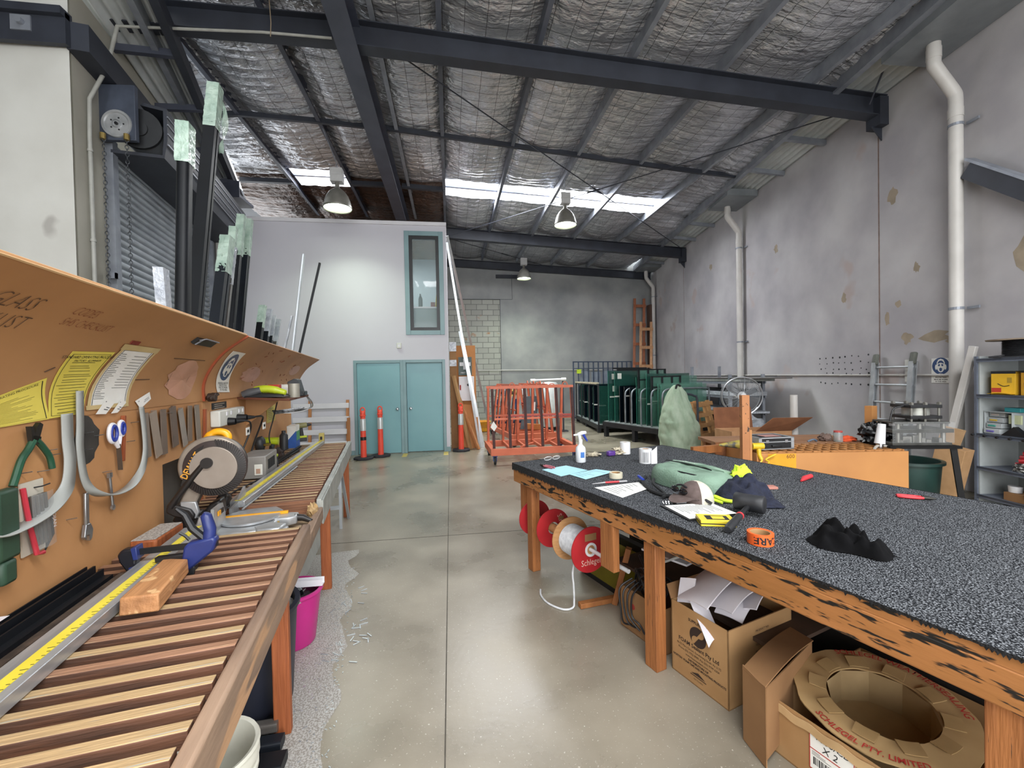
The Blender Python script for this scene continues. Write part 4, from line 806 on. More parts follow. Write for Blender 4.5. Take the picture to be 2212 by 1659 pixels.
bp = LT('tool_packet', 'red edged clear packet of steel files hanging on the board', 'packet', (1.91, .78, 1.06))
b = MB(); b.box(1.845, 1.95, .79, .796, 1.07, 1.325); b.build('backing_card', mat('packet_card', 'c9c4b6', 'b9b3a3'), bp)
b = MB(); b.tube([(1.847, .785, 1.31), (1.855, .775, 1.18), (1.875, .77, 1.07), (1.905, .77, 1.065)], .008, 8); b.build('red_edge', mat('packet_red', 'c23a48', 'ae313e', rough=.35), bp, smooth=True)
b = MB()
for k in range(4): b.cyl((1.872+.02*k, .778, 1.275), (1.885+.02*k, .776, 1.095), .0075, n=8)
b.build('file', mat('file_steel', '6a665f', '504d47', rough=.4, metal=.6), bp, smooth=True)
b = MB(); b.grid(lambda u, v: (1.855+.105*u+.01*v, .768-.008*sin(pi*u), 1.28-.2*v), 6, 3); b.build('clear_sleeve', mat('clear_plastic', 'd7dbdc', 'bfc4c6', rough=.1, alpha=.22, spec=.9), bp, smooth=True)
text('lettering', 'TROJAN', .022, white_paint, bp, (1.955, .764, 1.18), ext=0, frame=((.05, 0, -1), (1, 0, .05), (0, -1, 0)))
b = MB(); b.add([(1.93, .797, 1.19), (2.0, .797, 1.23), (2.01, .797, 1.1), (1.96, .797, 1.05)], [(0, 1, 2, 3)]); LO(b, 'dark_stain', mat('black_overspray', '3a3733'), 'dark paint stain on the board behind the red edged packet', 'paint stain')
b = MB(); b.tube([(1.905, .79, 1.3), (1.91, .77, 1.302), (1.94, .765, 1.305)], .0025, 6); LO(b, 'hook', blackp, 'black wire hook holding the red edged packet', 'hook')
nb = MB()
for s, z in ((1.86, 1.36), (1.985, 1.42), (2.0, 1.40), (2.2, 1.46), (2.27, 1.44), (2.19, 1.39), (2.32, 1.27), (2.52, 1.38), (2.08, 1.13), (2.56, 1.47), (2.93, 1.49), (1.94, 1.35)): nail(nb, s, z, .035)
LO(nb, 'board_nails', steel_t, 'thin nails standing out of the near tool board', 'nails')['kind'] = 'stuff'
# power outlet, plugs, cords
po = LT('power_outlet', 'white double power outlet block with two black plugs on the far board', 'outlet', (3.9, .76, 1.3))
b = MB(); b.box(3.6, 4.2, .735, .80, 1.335, 1.455); b.build('housing', mat('pale_plastic', 'd9dad2'), po, bevel=.008)
b = MB()
for s in (3.75, 3.85, 4.05, 4.15): b.box(s-.012, s+.012, .73, .736, 1.41, 1.44)
b.build('rocker', white_paint, po)
for s, z, l in ((3.78, 1.36, .05), (4.0, 1.37, .07)):
    b = MB(); b.cyl((s, .735, z), (s, .735-l, z), .032, .026); b.cyl((s, .735-l, z), (s+.03, .735-l-.05, z-.0), .02, .01); b.build('plug', blackp, po, smooth=True)
def cord(P, r, label, m=None, name='power_cable'):
    b = MB(); b.tube(smoothpath(P, 8), r, 7); return LO(b, name, m or blackp, label, 'cord', 'power cords of the saw bench', smooth=True)
cord([(3.81, .64, 1.36), (3.9, .62, 1.34), (3.95, .63, 1.27), (3.93, .68, 1.12), (3.9, .7, 1.02)], .007, 'black cord from the left plug of the outlet down behind the saw')
cord([(4.03, .62, 1.37), (4.2, .6, 1.36), (4.3, .63, 1.30), (4.3, .7, 1.1), (4.25, .72, .95), (4.3, .66, .87)], .008, 'black cord from the right plug of the outlet down to the bench')
cord([(4.55, .55, 1.47), (4.6, .6, 1.3), (4.6, .64, 1.12), (4.62, .6, .95), (4.5, .55, .875), (4.2, .5, .87), (3.6, .62, .87), (3.3, .62, .88)], .006, 'black cord hanging from the shelf down beside the transformer')
tagm = mat('card_white', 'ecebe6')
for a, l in (((3.86, .635, 1.27), 'small white test tag on the left plug cord'), ((4.30, .62, 1.27), 'small white test tag on the right plug cord')):
    b = MB(); b.box(a[0]-.045, a[0]+.045, a[1]-.012, a[1]-.008, a[2]-.03, a[2]+.03); t_ = LO(b, 'cord_tag', tagm, l, 'tag', 'test tags on the cords'); b = MB(); b.box(a[0]-.025, a[0]+.02, a[1]-.014, a[1]-.0121, a[2]-.01, a[2]+.012); b.build('print', black, t_)
b = MB(); b.box(3.64, 3.95, .795, .80, 1.462, 1.512); o = LO(b, 'dark_label', black, 'black label plate with pale text above the power outlet', 'label')
b = MB()
for k, z in enumerate((1.5, 1.485, 1.47)): b.box(3.68, 3.9-.05*(k % 2), .794, .7951, z-.003, z+.003)
b.build('print', mat('label_text', '9a8f80', '8a7f70'), o)
b = MB(); b.box(5.23, 5.6, .793, .80, 1.21, 1.47); o = LO(b, 'yellow_note', mat('note_yellow', 'c8bb62', 'b8aa55', rough=.7), 'faded yellow note sheet on the far board below the shelf', 'note')
b = MB()
for k in range(11): b.box(5.27, 5.42+.08*random.random(), .792, .7931, 1.44-.02*k, 1.444-.02*k)
b.build('print', mat('print_grey', '55585e'), o)
# shelf
sh = LT('timber_shelf', 'small dark timber shelf bracketed out from the far board', 'shelf', (4.2, .8, 1.49))
b = MB(); b.add([(4.24, .8, 1.515), (4.15, .37, 1.49), (5.2, .37, 1.494), (5.3, .8, 1.515), (4.24, .8, 1.535), (4.15, .37, 1.51), (5.2, .37, 1.514), (5.3, .8, 1.535)], [(3, 2, 1, 0), (4, 5, 6, 7), (0, 1, 5, 4), (1, 2, 6, 5), (2, 3, 7, 6), (3, 0, 4, 7)]); b.build('board', wood('dark_shelf', '6a3a24', '4f2a19', axis=1, scale=3), sh, bevel=.002)
b = MB(); b.prism([(0, 0), (.3, 0), (0, -.24)], .02); o = b.build('bracket', mdf_d, sh); o.location += V((4.5, .8, 1.5)); o.rotation_euler = (pi/2, 0, -pi/2)
wm_ = MB()
for a in (0., .12): wm_.tube(smoothpath([(5.1+a, .38+.1*a, 1.50), (5.12+a, .34, 1.42), (5.14+a, .36, 1.36), (5.1+a, .5, 1.325), (5.05+a, .66, 1.33)], 5), .006, 6)
wt_ = LO(wm_, 'wire_holder', steel_t, 'bent wire holder hanging under the shelf end', 'holder', smooth=True)
b = MB(); r_ = random.Random(8)
for k in range(16): y0 = .62+.1*r_.random(); b.tube([(4.9+.3*r_.random(), y0, 1.33+.03*r_.random()), (5.2+.4*r_.random(), y0-.15-.1*r_.random(), 1.335+.03*r_.random())], r_.choice((.006, .009)), 5)
LO(b, 'rod_bundle', mat('dark_rods', '2e3034', '8a8d90', rough=.35, scale=30), 'tangle of thin dark rods lying in the wire holder', 'rods')['kind'] = 'stuff'
# ---------------------------------------------------------------- mitre saw in its bay; things lying on the saw bench
saw_grey = mat('saw_castgrey', '8e8478', '7c7268', rough=.42, metal=.25, scale=10); saw_alu = mat('saw_aluminium', 'b9bbbc', '9da0a2', rough=.38, metal=.55, scale=9, detail=6); saw_black = mat('saw_black', '211d1c', '171413', rough=.45, scale=10); dwy = mat('saw_yellow', 'e9a51f', 'dd9816', rough=.35)
ms = LT('mitre_saw', 'mitre saw with round grey blade guard standing in the bench bay', 'mitre saw', (2.8, .45, .775))
def wz(b, poly, s0, s1):   # polygon in (w, z) extruded along s
    n = len(poly); c = (sum(p[0] for p in poly)/n, sum(p[1] for p in poly)/n)
    return b.add([(s0, p[0], p[1]) for p in poly]+[(s1, p[0], p[1]) for p in poly], [tuple(range(n-1, -1, -1)), tuple(range(n, 2*n))]+[(i, (i+1) % n, n+(i+1) % n, n+i) for i in range(n)])
def disc(b, c, r, s0, s1, a0=0, a1=2*pi, n=40):
    poly = [(c[0]-r*cos(a0+(a1-a0)*k/n), c[1]+r*sin(a0+(a1-a0)*k/n)) for k in range(n+(0 if a1-a0 > 6.28 else 1))]; return wz(b, poly, s0, s1)
C = (.517, 1.195)
b = MB(); disc(b, C, .152, 2.80, 2.86); b.build('blade_guard_core', saw_black, ms, bevel=.004)
b = MB(); disc(b, C, .166, 2.745, 2.80, radians(-20), radians(205)); b.build('blade_guard', saw_grey, ms, bevel=.012, seg=3)
b = MB(); disc(b, (C[0]-.012, C[1]-.01), .118, 2.732, 2.746); b.build('lower_guard', mat('guard_grey', '9a9086', '8b8177', rough=.38, metal=.3), ms, bevel=.003)
b = MB()      # dark ribbed lower guard with toothed rim
for k in range(46):
    a = radians(-150+k*5.1); p = V((0, C[0]-.012-.121*cos(a), C[1]-.01+.121*sin(a))); q = V((0, C[0]-.012-.158*cos(a+.12), C[1]-.01+.158*sin(a+.12)))
    b.beam(p+V((2.742, 0, 0)), q+V((2.745, 0, 0)), .007, .012, up=(1, 0, 0))
b.build('guard_rib', saw_black, ms)
b = MB(); b.lathe([(.120, -.012), (.160, -.006), (.163, .012), (.122, .014), (.120, -.012)], 48); n_ = len(b.v)
for i in range(n_): x, y, z = b.v[i]; b.v[i] = (2.752+z, C[0]-.012+x, C[1]-.01+y)
b.build('guard_rim', mat('guard_brown', '3d3230', '2e2624', rough=.4), ms, smooth=True, angle=40)
b = MB(); poly = []
for k in range(64): a = 2*pi*k/64; r = .153 if k % 2 else .143; poly.append((C[0]+r*cos(a), C[1]-.01+r*sin(a)))
wz(b, poly, 2.775, 2.778); b.build('saw_blade', steel_t, ms)
b = MB(); wz(b, [(.665, 1.10), (.60, 1.285), (.55, 1.315), (.585, 1.215), (.65, 1.08)], 2.738, 2.745); nm = b.build('name_panel', saw_black, ms)
text('lettering', 'DEWALT', .05, mat('dewalt_yellow', 'e0a23c', 'd3952f', rough=.5), nm, (2.735, .612, 1.205), ext=.0005, sx=.78, bold=.0006, frame=((0, -.47, .88), (0, .88, .47), (-1, 0, 0)))
b = MB(); b.tube([(2.735, .54, 1.225), (2.735, .60, 1.15), (2.735, .685, 1.03), (2.74, .715, .985)], [.014, .016, .017, .02], 10); b.cyl((2.745, .535, 1.215), (2.72, .535, 1.215), .03, n=18); b.build('guard_arm', saw_black, ms, smooth=True, angle=50)
b = MB(); wz(b, [(.62, 1.13), (.555, 1.135), (.57, 1.06), (.605, .985), (.62, .95), (.69, .965), (.68, 1.0), (.655, 1.06)], 2.755, 2.83); b.build('head_arm', saw_grey, ms, bevel=.008)
b = MB(); wz(b, [(.672, 1.005), (.60, 1.0), (.585, .94), (.60, .905), (.675, .92)], 2.745, 2.77); b.build('arm_plate', saw_alu, ms, bevel=.005)
b = MB(); wz(b, [(.735, .985), (.705, 1.0), (.62, .965), (.60, .93), (.61, .90), (.70, .93), (.735, .955)], 2.73, 2.80); wz(b, [(.70, .94), (.60, .93), (.565, .86), (.53, .79), (.60, .785), (.66, .84), (.72, .90)], 2.76, 2.86); b.build('pivot', saw_black, ms, bevel=.008)
b = MB(); wz(b, [(.55, .97), (.50, .99), (.49, .90), (.52, .85), (.585, .86), (.59, .92)], 2.80, 2.9); b.build('motor_cover', saw_black, ms, bevel=.015)
b = MB(); b.blob((2.74, .555, .855), (.035, .05, .06), .25, 3, 18, 2, False); b.build('bevel_clamp', saw_alu, ms, smooth=True)
b = MB(); P = smoothpath([(2.83, .565, 1.30), (2.83, .555, 1.345), (2.83, .52, 1.375), (2.83, .475, 1.37), (2.83, .458, 1.345), (2.83, .468, 1.31)], 5); b.tube(P, [.026]*8+[.022]*(len(P)-8), 12); b.build('handle', dwy, ms, smooth=True)
b = MB(); b.prism([(2.62, .20), (2.60, .33), (2.62, .44), (2.68, .52), (2.9, .56), (3.08, .50), (3.12, .38), (3.10, .27), (3.0, .21), (2.9, .2)], .07, .775); b.build('saw_base', saw_alu, ms, bevel=.012)
b = MB(); b.lathe([(.001, .845), (.15, .845), (.16, .85), (.16, .862), (.001, .862)], 36, (2.85, .36, 0)); b.build('turntable', mat('table_alu', 'c3c6c8', 'aeb1b4', rough=.3, metal=.6, scale=12), ms, smooth=True, angle=30)
b = MB(); b.prism([(2.80, .40), (2.775, .14), (2.80, .10), (2.88, .10), (2.895, .14), (2.90, .40)], .05, .80); arm_ = b.build('mitre_arm', saw_alu, ms, bevel=.008)
b = MB(); b.box(2.865, 2.885, .16, .50, .851, .866); b.build('kerf_insert', dwy, arm_); b = MB(); b.box(2.775, 2.79, .19, .32, .80, .835); b.build('scale', mat('scale_brass', 'a98a3c', '8f7431'), arm_)
b = MB(); b.tube([(2.835, .12, .83), (2.83, .07, .825), (2.81, .02, .805)], [.022, .02, .012], 10); b.build('detent_handle', saw_black, ms, smooth=True)
b = MB(); wz(b, [(.0, .0)]*3, 0, 0); b = MB(); b.add([(2.60, .465, .84), (2.84, .485, .84), (2.84, .485, .90), (2.80, .485, .97), (2.60, .465, .985), (2.60, .48, .84), (2.84, .50, .84), (2.84, .50, .90), (2.80, .50, .97), (2.60, .48, .985)], [(0, 1, 2, 3, 4), (9, 8, 7, 6, 5), (0, 5, 6, 1), (1, 6, 7, 2), (2, 7, 8, 3), (3, 8, 9, 4), (4, 9, 5, 0)]); fp = b.build('fence_plate', saw_alu, ms)
b = MB(); b.box(2.66, 2.70, .463, .468, .93, .955); b.build('mark_yellow', dwy, fp); b = MB(); b.box(2.71, 2.755, .466, .472, .93, .955); b.build('mark_black', saw_black, fp)
b = MB(); b.add([(2.95, .485, .84), (3.2, .475, .84), (3.2, .475, .97), (3.05, .48, .90), (2.95, .485, .89), (2.95, .50, .84), (3.2, .49, .84), (3.2, .49, .97), (3.05, .495, .90), (2.95, .50, .89)], [(0, 1, 2, 3, 4), (9, 8, 7, 6, 5), (0, 5, 6, 1), (1, 6, 7, 2), (2, 7, 8, 3), (3, 8, 9, 4), (4, 9, 5, 0)]); b.build('fence_plate', saw_alu, ms)
b = MB(); b.blob((3.02, .55, .93), (.05, .04, .05), .4, 3, 16, 5, False); b.tube(arc((2.98, .52, .93), .035, 0, 2*pi, 14, ax=(1, 0, 0), ay=(0, 0, 1)), .006, 6); b.build('work_clamp', saw_black, ms, smooth=True)
b = MB(); b.box(2.61, 2.68, .12, .40, .775, .835); b.prism([(2.60, .15), (2.60, .27), (2.68, .30), (2.73, .21), (2.68, .13)], .02, .83); b.build('side_wing', saw_alu, ms, bevel=.01)
# fence rails with measuring tape
tape_y = mat('tape_yellow', 'e2d24a', 'd5c53f', rough=.45, scale=8); tick = mat('tape_tick', '2a2a24', rough=.6)
def rail(s0, w0, s1, w1, label):
    t = LT('measuring_fence', label, 'fence', (s0, w0, .865), 'aluminium measuring fences')
    a, c = V((s0, w0, .887)), V((s1, w1, .887)); b = MB(); b.profile([(-.05, -.022), (.05, -.022), (.05, .016), (.032, .022), (-.05, .022)], a, c); b.build('rail', mat('rail_alu', 'bdbfc0', 'a2a4a6', rough=.33, metal=.6, scale=4, stretch=(1, 8, 8)), t, bevel=.002)
    b = MB(); b.profile([(-.006, .0222), (.03, .0222), (.03, .0235), (-.006, .0235)], a, c); tp = b.build('tape', tape_y, t)
    d = (c-a).normalized(); nn = V((d.y, -d.x, 0)); b = MB(); L_ = (c-a).length; k = 0
    while k*.02 < L_-.01:
        p = a+d*(k*.02)+V((0, 0, .0238)); l_ = .018 if k % 5 == 0 else .008; b.beam(p+nn*.03, p+nn*(.03-l_), .0022, .0006); k += 1
    b.build('tick_mark', tick, tp); return t
rail(.7, .535, 2.58, .545, 'near aluminium fence with bright yellow measuring tape on the saw bench')
rail(3.06, .495, 5.82, .345, 'far aluminium fence with pale yellow measuring tape beyond the saw')
b = MB(); b.box(5.84, 5.9, .30, .36, .865, 1.0); b.box(5.835, 5.842, .31, .34, .9, .97); o = LO(b, 'end_stop', mat('stop_yellow', 'b8a75c', 'a3934f', rough=.5), 'yellowish end stop with dark slot at the far end of the long fence', 'stop', bevel=.006); b = MB(); b.box(5.833, 5.836, .318, .345, .92, .96); b.build('slot', black, o)
b = MB(); b.cyl((3.0, .44, .868), (4.36, .36, .868), .006, n=8); LO(b, 'aluminium_rod', alu_clear, 'thin pale aluminium rod lying beside the far fence', 'rod')
# timber blocks
blockw = wood('rough_block', 'b98557', '8a5f3b', axis=0, scale=3, k=6, spots=(14, .62, 'd0a878'))
b = MB(); b.add([(1.73, .355, .865), (1.735, .475, .865), (2.10, .49, .865), (2.06, .385, .865), (1.74, .36, .925), (1.745, .475, .925), (2.10, .49, .925), (2.06, .388, .925)], [(3, 2, 1, 0), (4, 5, 6, 7), (0, 1, 5, 4), (1, 2, 6, 5), (2, 3, 7, 6), (3, 0, 4, 7)]); LO(b, 'timber_block', blockw, 'rough timber block clamped against the yellow measuring fence', 'block', bevel=.006)
b = MB(); b.beam((2.40, .695, .892), (2.66, .68, .892), .11, .052, up=(0, 0, 1)); o = LO(b, 'timber_block', leg_w, 'timber block with grey gritty top lying below the saw recess', 'block', bevel=.01)
b = MB(); b.beam((2.405, .695, .9195), (2.655, .68, .9195), .10, .003); b.build('grit_top', mat('aluminium_swarf', 'b6b2ac', '8f8a84', rough=.6, scale=90, lo=.45, hi=.55), o)
# black extrusion lying at the back
b = MB(); b.profile([(-.045, 0), (.045, 0), (.045, .018), (.015, .018), (.015, .045), (.008, .045), (.008, .02), (-.012, .02), (-.012, .06), (-.02, .06), (-.02, .02), (-.04, .02), (-.04, .06), (-.045, .06)], (.95, .735, .864), (2.11, .715, .864)); o = LO(b, 'black_extrusion', alu_black, 'black ribbed aluminium extrusion lying along the back of the near bench', 'extrusion')
b = MB(); b.profile([(-.014, .002), (.014, .002), (.014, .01), (-.014, .01)], (.95, .66, .864), (2.14, .645, .864)); LO(b, 'black_strip', mat('rust_black', '2c2622', '51443a', rough=.6, scale=20), 'thin black metal strip lying beside the black extrusion', 'strip')
b = MB(); b.box(1.35, 1.73, .757, .783, .9245, .9252); st_ = b.build('sticker', white_paint, o); text('lettering', 'Capral Aluminium', .038, mat('sticker_grey', '6b6e72', '5c5f63'), st_, (1.54, .77, .9256), ext=0, frame=((1, 0, 0), (0, 1, 0), (0, 0, 1)), shear=.3)
# quick-grip clamp
ck = LT('bar_clamp', 'blue and black bar clamp gripping the fence and timber block', 'clamp', (2.1, .45, .93)); navy = mat('navy_plastic', '24326e', '1c2859', rough=.4, scale=6)
b = MB(); b.beam((2.13, .62, .955), (2.1, .29, .965), .012, .024, up=(0, 0, 1)); b.build('bar', blackp, ck)
b = MB(); b.beam((2.10, .515, .925), (2.09, .37, .93), .03, .02); b.build('lower_bar', blackp, ck, bevel=.003)
b = MB(); wz(b, [(.655, .955), (.648, .925), (.616, .868), (.60, .868), (.585, .945), (.588, .978), (.64, .975)], 2.105, 2.15); b.build('fixed_jaw', mat('jaw_black', '17181f', '101117', rough=.4), ck, bevel=.008)
b = MB(); wz(b, [(.606, .98), (.585, .985), (.58, .93), (.598, .93)], 2.10, 2.155); wz(b, [(.615, .9), (.59, .905), (.585, .87), (.61, .868)], 2.10, 2.155); b.build('jaw_trim', navy, ck, bevel=.003)
b = MB(); b.cyl((2.125, .60, .885), (2.125, .57, .89), .018, n=14); b.build('pad', blackp, ck)
b = MB(); wz(b, [(.408, .97), (.39, .985), (.30, 1.0), (.288, .985), (.30, .94), (.40, .86), (.415, .875), (.42, .9)], 2.07, 2.125); b.build('body', navy, ck, bevel=.01)
b = MB(); b.tube([(2.10, .323, .98), (2.10, .318, 1.03), (2.10, .332, 1.09), (2.10, .328, 1.10)], [.025, .024, .021, .012], 12); b.build('handle', navy, ck, smooth=True)
b = MB(); b.tube([(2.10, .34, .99), (2.10, .385, 1.04), (2.10, .41, 1.10), (2.10, .44, 1.13)], [.016, .016, .013, .008], 8); b.tube([(2.10, .395, .99), (2.1, .41, 1.01), (2.1, .43, 1.025)], .006, 6); b.build('trigger', blackp, ck, smooth=True)
b = MB(); wz(b, [(.41, .925), (.40, .85), (.375, .845), (.37, .88)], 2.075, 2.12); b.build('moving_jaw', blackp, ck, bevel=.004)
# far bench items
tr = LT('transformer', 'grey metal transformer box with a socket on its front standing on the bench', 'transformer', (4.1, .62, .862))
b = MB(); b.box(3.93, 4.33, .52, .72, .865, 1.05); b.build('case', mat('case_grey', '8e8c88', '7d7b77', rough=.5), tr, bevel=.008); b = MB()
for k in range(8): b.box(4.0+.03*k, 4.014+.03*k, .515, .521, .93, 1.01)
b.build('vent', black, tr); b = MB(); b.box(3.924, 3.931, .545, .605, .895, .985); b.build('socket', mat('pale_plastic', 'd9dad2'), tr, bevel=.004); b = MB(); b.box(3.921, 3.925, .56, .59, .91, .95); b.build('red_switch', mat('socket_tan', 'b08e78'), tr)
lime = mat('lime_plastic', 'b7c62b', 'a6b423', rough=.4); dark_g = mat('dark_grey_plastic', '33363a', '26292c', rough=.5)
def drill(base, label, turn=0., olive=False):
    t = LT('cordless_drill', label, 'drill', base, 'cordless drills on the far bench'); t.rotation_euler.z = ANL+turn; BASE[t.name] = V((0, 0, 0))
    b = MB(); b.box(-.055, .055, -.04, .04, 0, .06); b.build('battery', dark_g, t, bevel=.01); b = MB(); b.box(-.058, .058, -.042, .042, .045, .075); b.build('battery_clip', lime, t, bevel=.01)
    b = MB(); b.tube([(0, 0, .07), (-.005, 0, .13), (-.015, 0, .18)], [.026, .023, .026], 12); b.build('handle', dark_g, t, smooth=True)
    b = MB(); b.cyl((-.07, 0, .205), (.06, 0, .215), .038, .034, n=18); b.build('motor_housing', lime if not olive else mat('olive_plastic', '8c8a5c', '7a784e', rough=.5), t, smooth=True, angle=50); b = MB(); b.cyl((.06, 0, .215), (.115, 0, .218), .026, .016, n=16); b.build('chuck', dark_g, t, smooth=True)
    return t
drill((4.75, .66, .862), 'lime green cordless drill standing in front of the far board', pi/2)
drill((6.25, .62, .862), 'olive cordless drill with lime battery at the far end of the saw bench', radians(-70), True)
gm = LT('respirator', 'dark round headed tool hanging against the far board behind the transformer', 'tool', (4.6, .75, .95)); b = MB(); b.blob((4.6, .72, 1.07), (.06, .05, .07), .15, 2, 18, 4, False); b.build('head', dark_g, gm, smooth=True); b = MB(); b.lathe([(.035, 0), (.04, .015), (.03, .02)], 16, (4.59, .66, 1.05)); b.build('lens', mat('amber_ring', '7d6630', '63501f', rough=.3), gm, smooth=True); b = MB(); b.cyl((4.6, .72, .865), (4.6, .72, 1.02), .03, .04); b.build('handle', blackp, gm, smooth=True)
b = MB(); b.lathe([(.001, 0), (.045, 0), (.045, .17), (.03, .19), (.022, .2), (.022, .225), (.001, .225)], 18, (5.55, .70, .862)); LO(b, 'spray_can', dark_g, 'black spray can standing before the far board end', 'spray can', smooth=True, angle=40)
sb = LT('tall_carton', 'tall white carton with blue diagonal print at the far board end', 'carton', (5.7, .62, .862)); b = MB(); b.box(5.62, 5.85, .58, .68, .862, 1.13); b.build('body', card_w, sb, bevel=.003); b = MB(); b.add([(5.618, .579, .865), (5.618, .681, .865), (5.618, .681, .95), (5.618, .579, 1.07)], [(0, 1, 2, 3)]); b.add([(5.62, .578, .865), (5.85, .578, .865), (5.85, .578, .93), (5.62, .578, 1.07)], [(3, 2, 1, 0)]); b.build('blue_print', mat('print_blue', '2f5fae', '27529a'), sb); b = MB(); b.box(5.64, 5.84, .576, .579, .95, 1.06); b.build('green_print', mat('print_green', '57a06b', '4b8f5f'), sb)
for k, (a, c, l) in enumerate((((4.55, .60, .875), (5.6, .535, .885), 'upper dark extrusion lying beside the far fence'), ((4.6, .575, .868), (5.4, .52, .868), 'lower dark extrusion lying beside the far fence'))): b = MB(); b.beam(a, c, .03, .016); LO(b, 'dark_extrusion', alu_black, l, 'extrusion', 'dark extrusions beside the far fence')
b = MB(); b.blob((5.05, .68, .90), (.16, .08, .05), .5, 3, 18, 8, False); LO(b, 'dark_cloth', mat('brown_cloth', '3b2c26', '2a1f1a', rough=.9), 'crumpled dark cloth lying between the lime drill and the tall carton', 'cloth', smooth=True)
# on the shelf
vc = LT('jigsaw', 'lime and black power tool lying on the shelf', 'power tool', (4.3, .5, 1.52)); b = MB(); b.add([(4.22, .75, 1.525), (4.22, .42, 1.525), (4.4, .40, 1.525), (4.4, .75, 1.525), (4.24, .72, 1.57), (4.24, .44, 1.55), (4.38, .42, 1.55), (4.38, .72, 1.57)], [(3, 2, 1, 0), (4, 5, 6, 7), (0, 1, 5, 4), (1, 2, 6, 5), (2, 3, 7, 6), (3, 0, 4, 7)]); b.build('base', blackp, vc, bevel=.008)
b = MB(); b.tube(smoothpath([(4.28, .68, 1.585), (4.28, .60, 1.60), (4.28, .5, 1.585), (4.28, .42, 1.555)], 5), [.02]+[.035]*10+[.03]*4+[.018], 10); b.build('body', lime, vc, smooth=True); b = MB(); b.tube([(4.26, .76, 1.55), (4.26, .70, 1.57), (4.26, .62, 1.59)], [.035, .04, .03], 10); b.build('motor', mat('tool_grey', '54565a', '45474b', rough=.45), vc, smooth=True)
for s, w_, c, l, h, m in ((4.45, .66, (.03, .04), 'small lime battery clip standing behind the lime power tool', .085, lime), (4.6, .58, (.05, .05), 'orange-red packet standing on the shelf', .11, mat('red_packet', 'c8452f', 'b53c28')), (4.75, .45, (.03, .03), 'small lime clip standing before the pale tub on the shelf', .07, lime)):
    b = MB(); b.box(s-c[0], s+c[0], w_-c[1], w_+c[1], 1.525, 1.525+h); LO(b, 'shelf_packet', m, l, 'packet', bevel=.005)
b = MB(); b.box(4.68, 4.86, .42, .60, 1.52, 1.635); LO(b, 'pale_tub', mat('pale_plastic', 'd9dad2'), 'pale rounded tub behind the lime tool on the shelf', 'tub', bevel=.03)
b = MB(); b.lathe([(.001, 0), (.05, 0), (.05, .13), (.046, .13), (.046, .02)], 22, (4.45, .385, 1.512)); LO(b, 'tin_can', mat('old_tin', '9d998e', '8a867b', rough=.5, metal=.3), 'grey tin can on the front corner of the shelf', 'tin', smooth=True, angle=40)
ch = LT('battery_charger', 'black battery charger standing on the right end of the shelf', 'charger', (4.9, .40, 1.51)); b = MB(); wz(b, [(.50, 1.515), (.49, 1.66), (.43, 1.69), (.40, 1.68), (.37, 1.56), (.36, 1.515)], 4.72, 4.95); b.build('body', dark_g, ch, bevel=.006); b = MB(); b.box(4.8, 5.0, .35, .39, 1.512, 1.56); b.build('foot', blackp, ch, bevel=.008)
# ---------------------------------------------------------------- under the saw bench
mag = mat('magenta_plastic', 'c02a82', 'ad2474', rough=.4, scale=3)
pb = LT('bucket', 'magenta bucket full of metal offcuts under the saw bench', 'bucket', (2.95, .16, 0)); c0 = (2.95, .16)
b = MB(); b.lathe([(.001, .003), (.115, .003), (.125, .015), (.165, .33), (.178, .33), (.178, .345), (.16, .345), (.12, .02), (.001, .02)], 32, (c0[0], c0[1], 0)); b.build('body', mag, pb, smooth=True, angle=45)
b = MB(); b.tube(arc((c0[0], c0[1], .33), .172, 0, pi, 16, ax=(1, 0, 0), ay=(0, .35, .55)), .006, 6); b.build('handle', mag, pb, smooth=True)
b = MB(); b.lathe([(.001, .30), (.155, .29)], 16, (c0[0], c0[1], 0)); b.build('fill', blackp, pb); r_ = random.Random(4)
for k in range(14):
    a = r_.uniform(0, 6.28); r = r_.uniform(.0, .08); p = V((c0[0]+r*cos(a), c0[1]+r*sin(a), .30)); q = p+V((r_.uniform(-.09, .09), r_.uniform(-.1, .09), r_.uniform(.04, .12))); b = MB(); b.profile([(-.02, -.015), (.02, -.015), (.02, .015), (.016, .015), (.016, -.011), (-.02, -.011)], p, q); LO(b, 'offcut', (alu_clear, white_paint, alu_black)[k % 3], 'small metal profile offcut piled in the magenta bucket', 'offcut', 'offcuts in the magenta bucket')
b = MB(); b.profile([(-.025, -.02), (.025, -.02), (.025, .02), (.02, .02), (.02, -.015), (-.02, -.015), (-.02, .02), (-.025, .02)], (2.98, .22, .37), (2.94, -.02, .37)); LO(b, 'offcut', white_paint, 'white channel offcut lying across the top of the magenta bucket', 'offcut')
b = MB(); b.lathe([(.001, .003), (.21, .003), (.225, .02), (.255, .50), (.27, .5), (.27, .52), (.245, .52), (.22, .03), (.001, .03)], 36, (2.42, .30, 0)); o = LO(b, 'rubbish_bin', mat('navy_bin', '252937', '1d202b', rough=.5, scale=4), 'big dark bin behind the front leg of the saw bench', 'bin', smooth=True, angle=45)
b = MB(); b.blob((2.42, .30, .48), (.23, .23, .06), .3, 5, 24, 3, False); LO(b, 'swarf_heap', mat('swarf', 'b5b4b0', '8d8c88', rough=.5, metal=.3, scale=60), 'heap of metal swarf filling the big dark bin', 'swarf')['kind'] = 'stuff'
wp = LT('pail', 'white plastic pail with red label under the near end of the saw bench', 'pail', (1.68, .14, 0)); pc = (1.70, .215, 0)
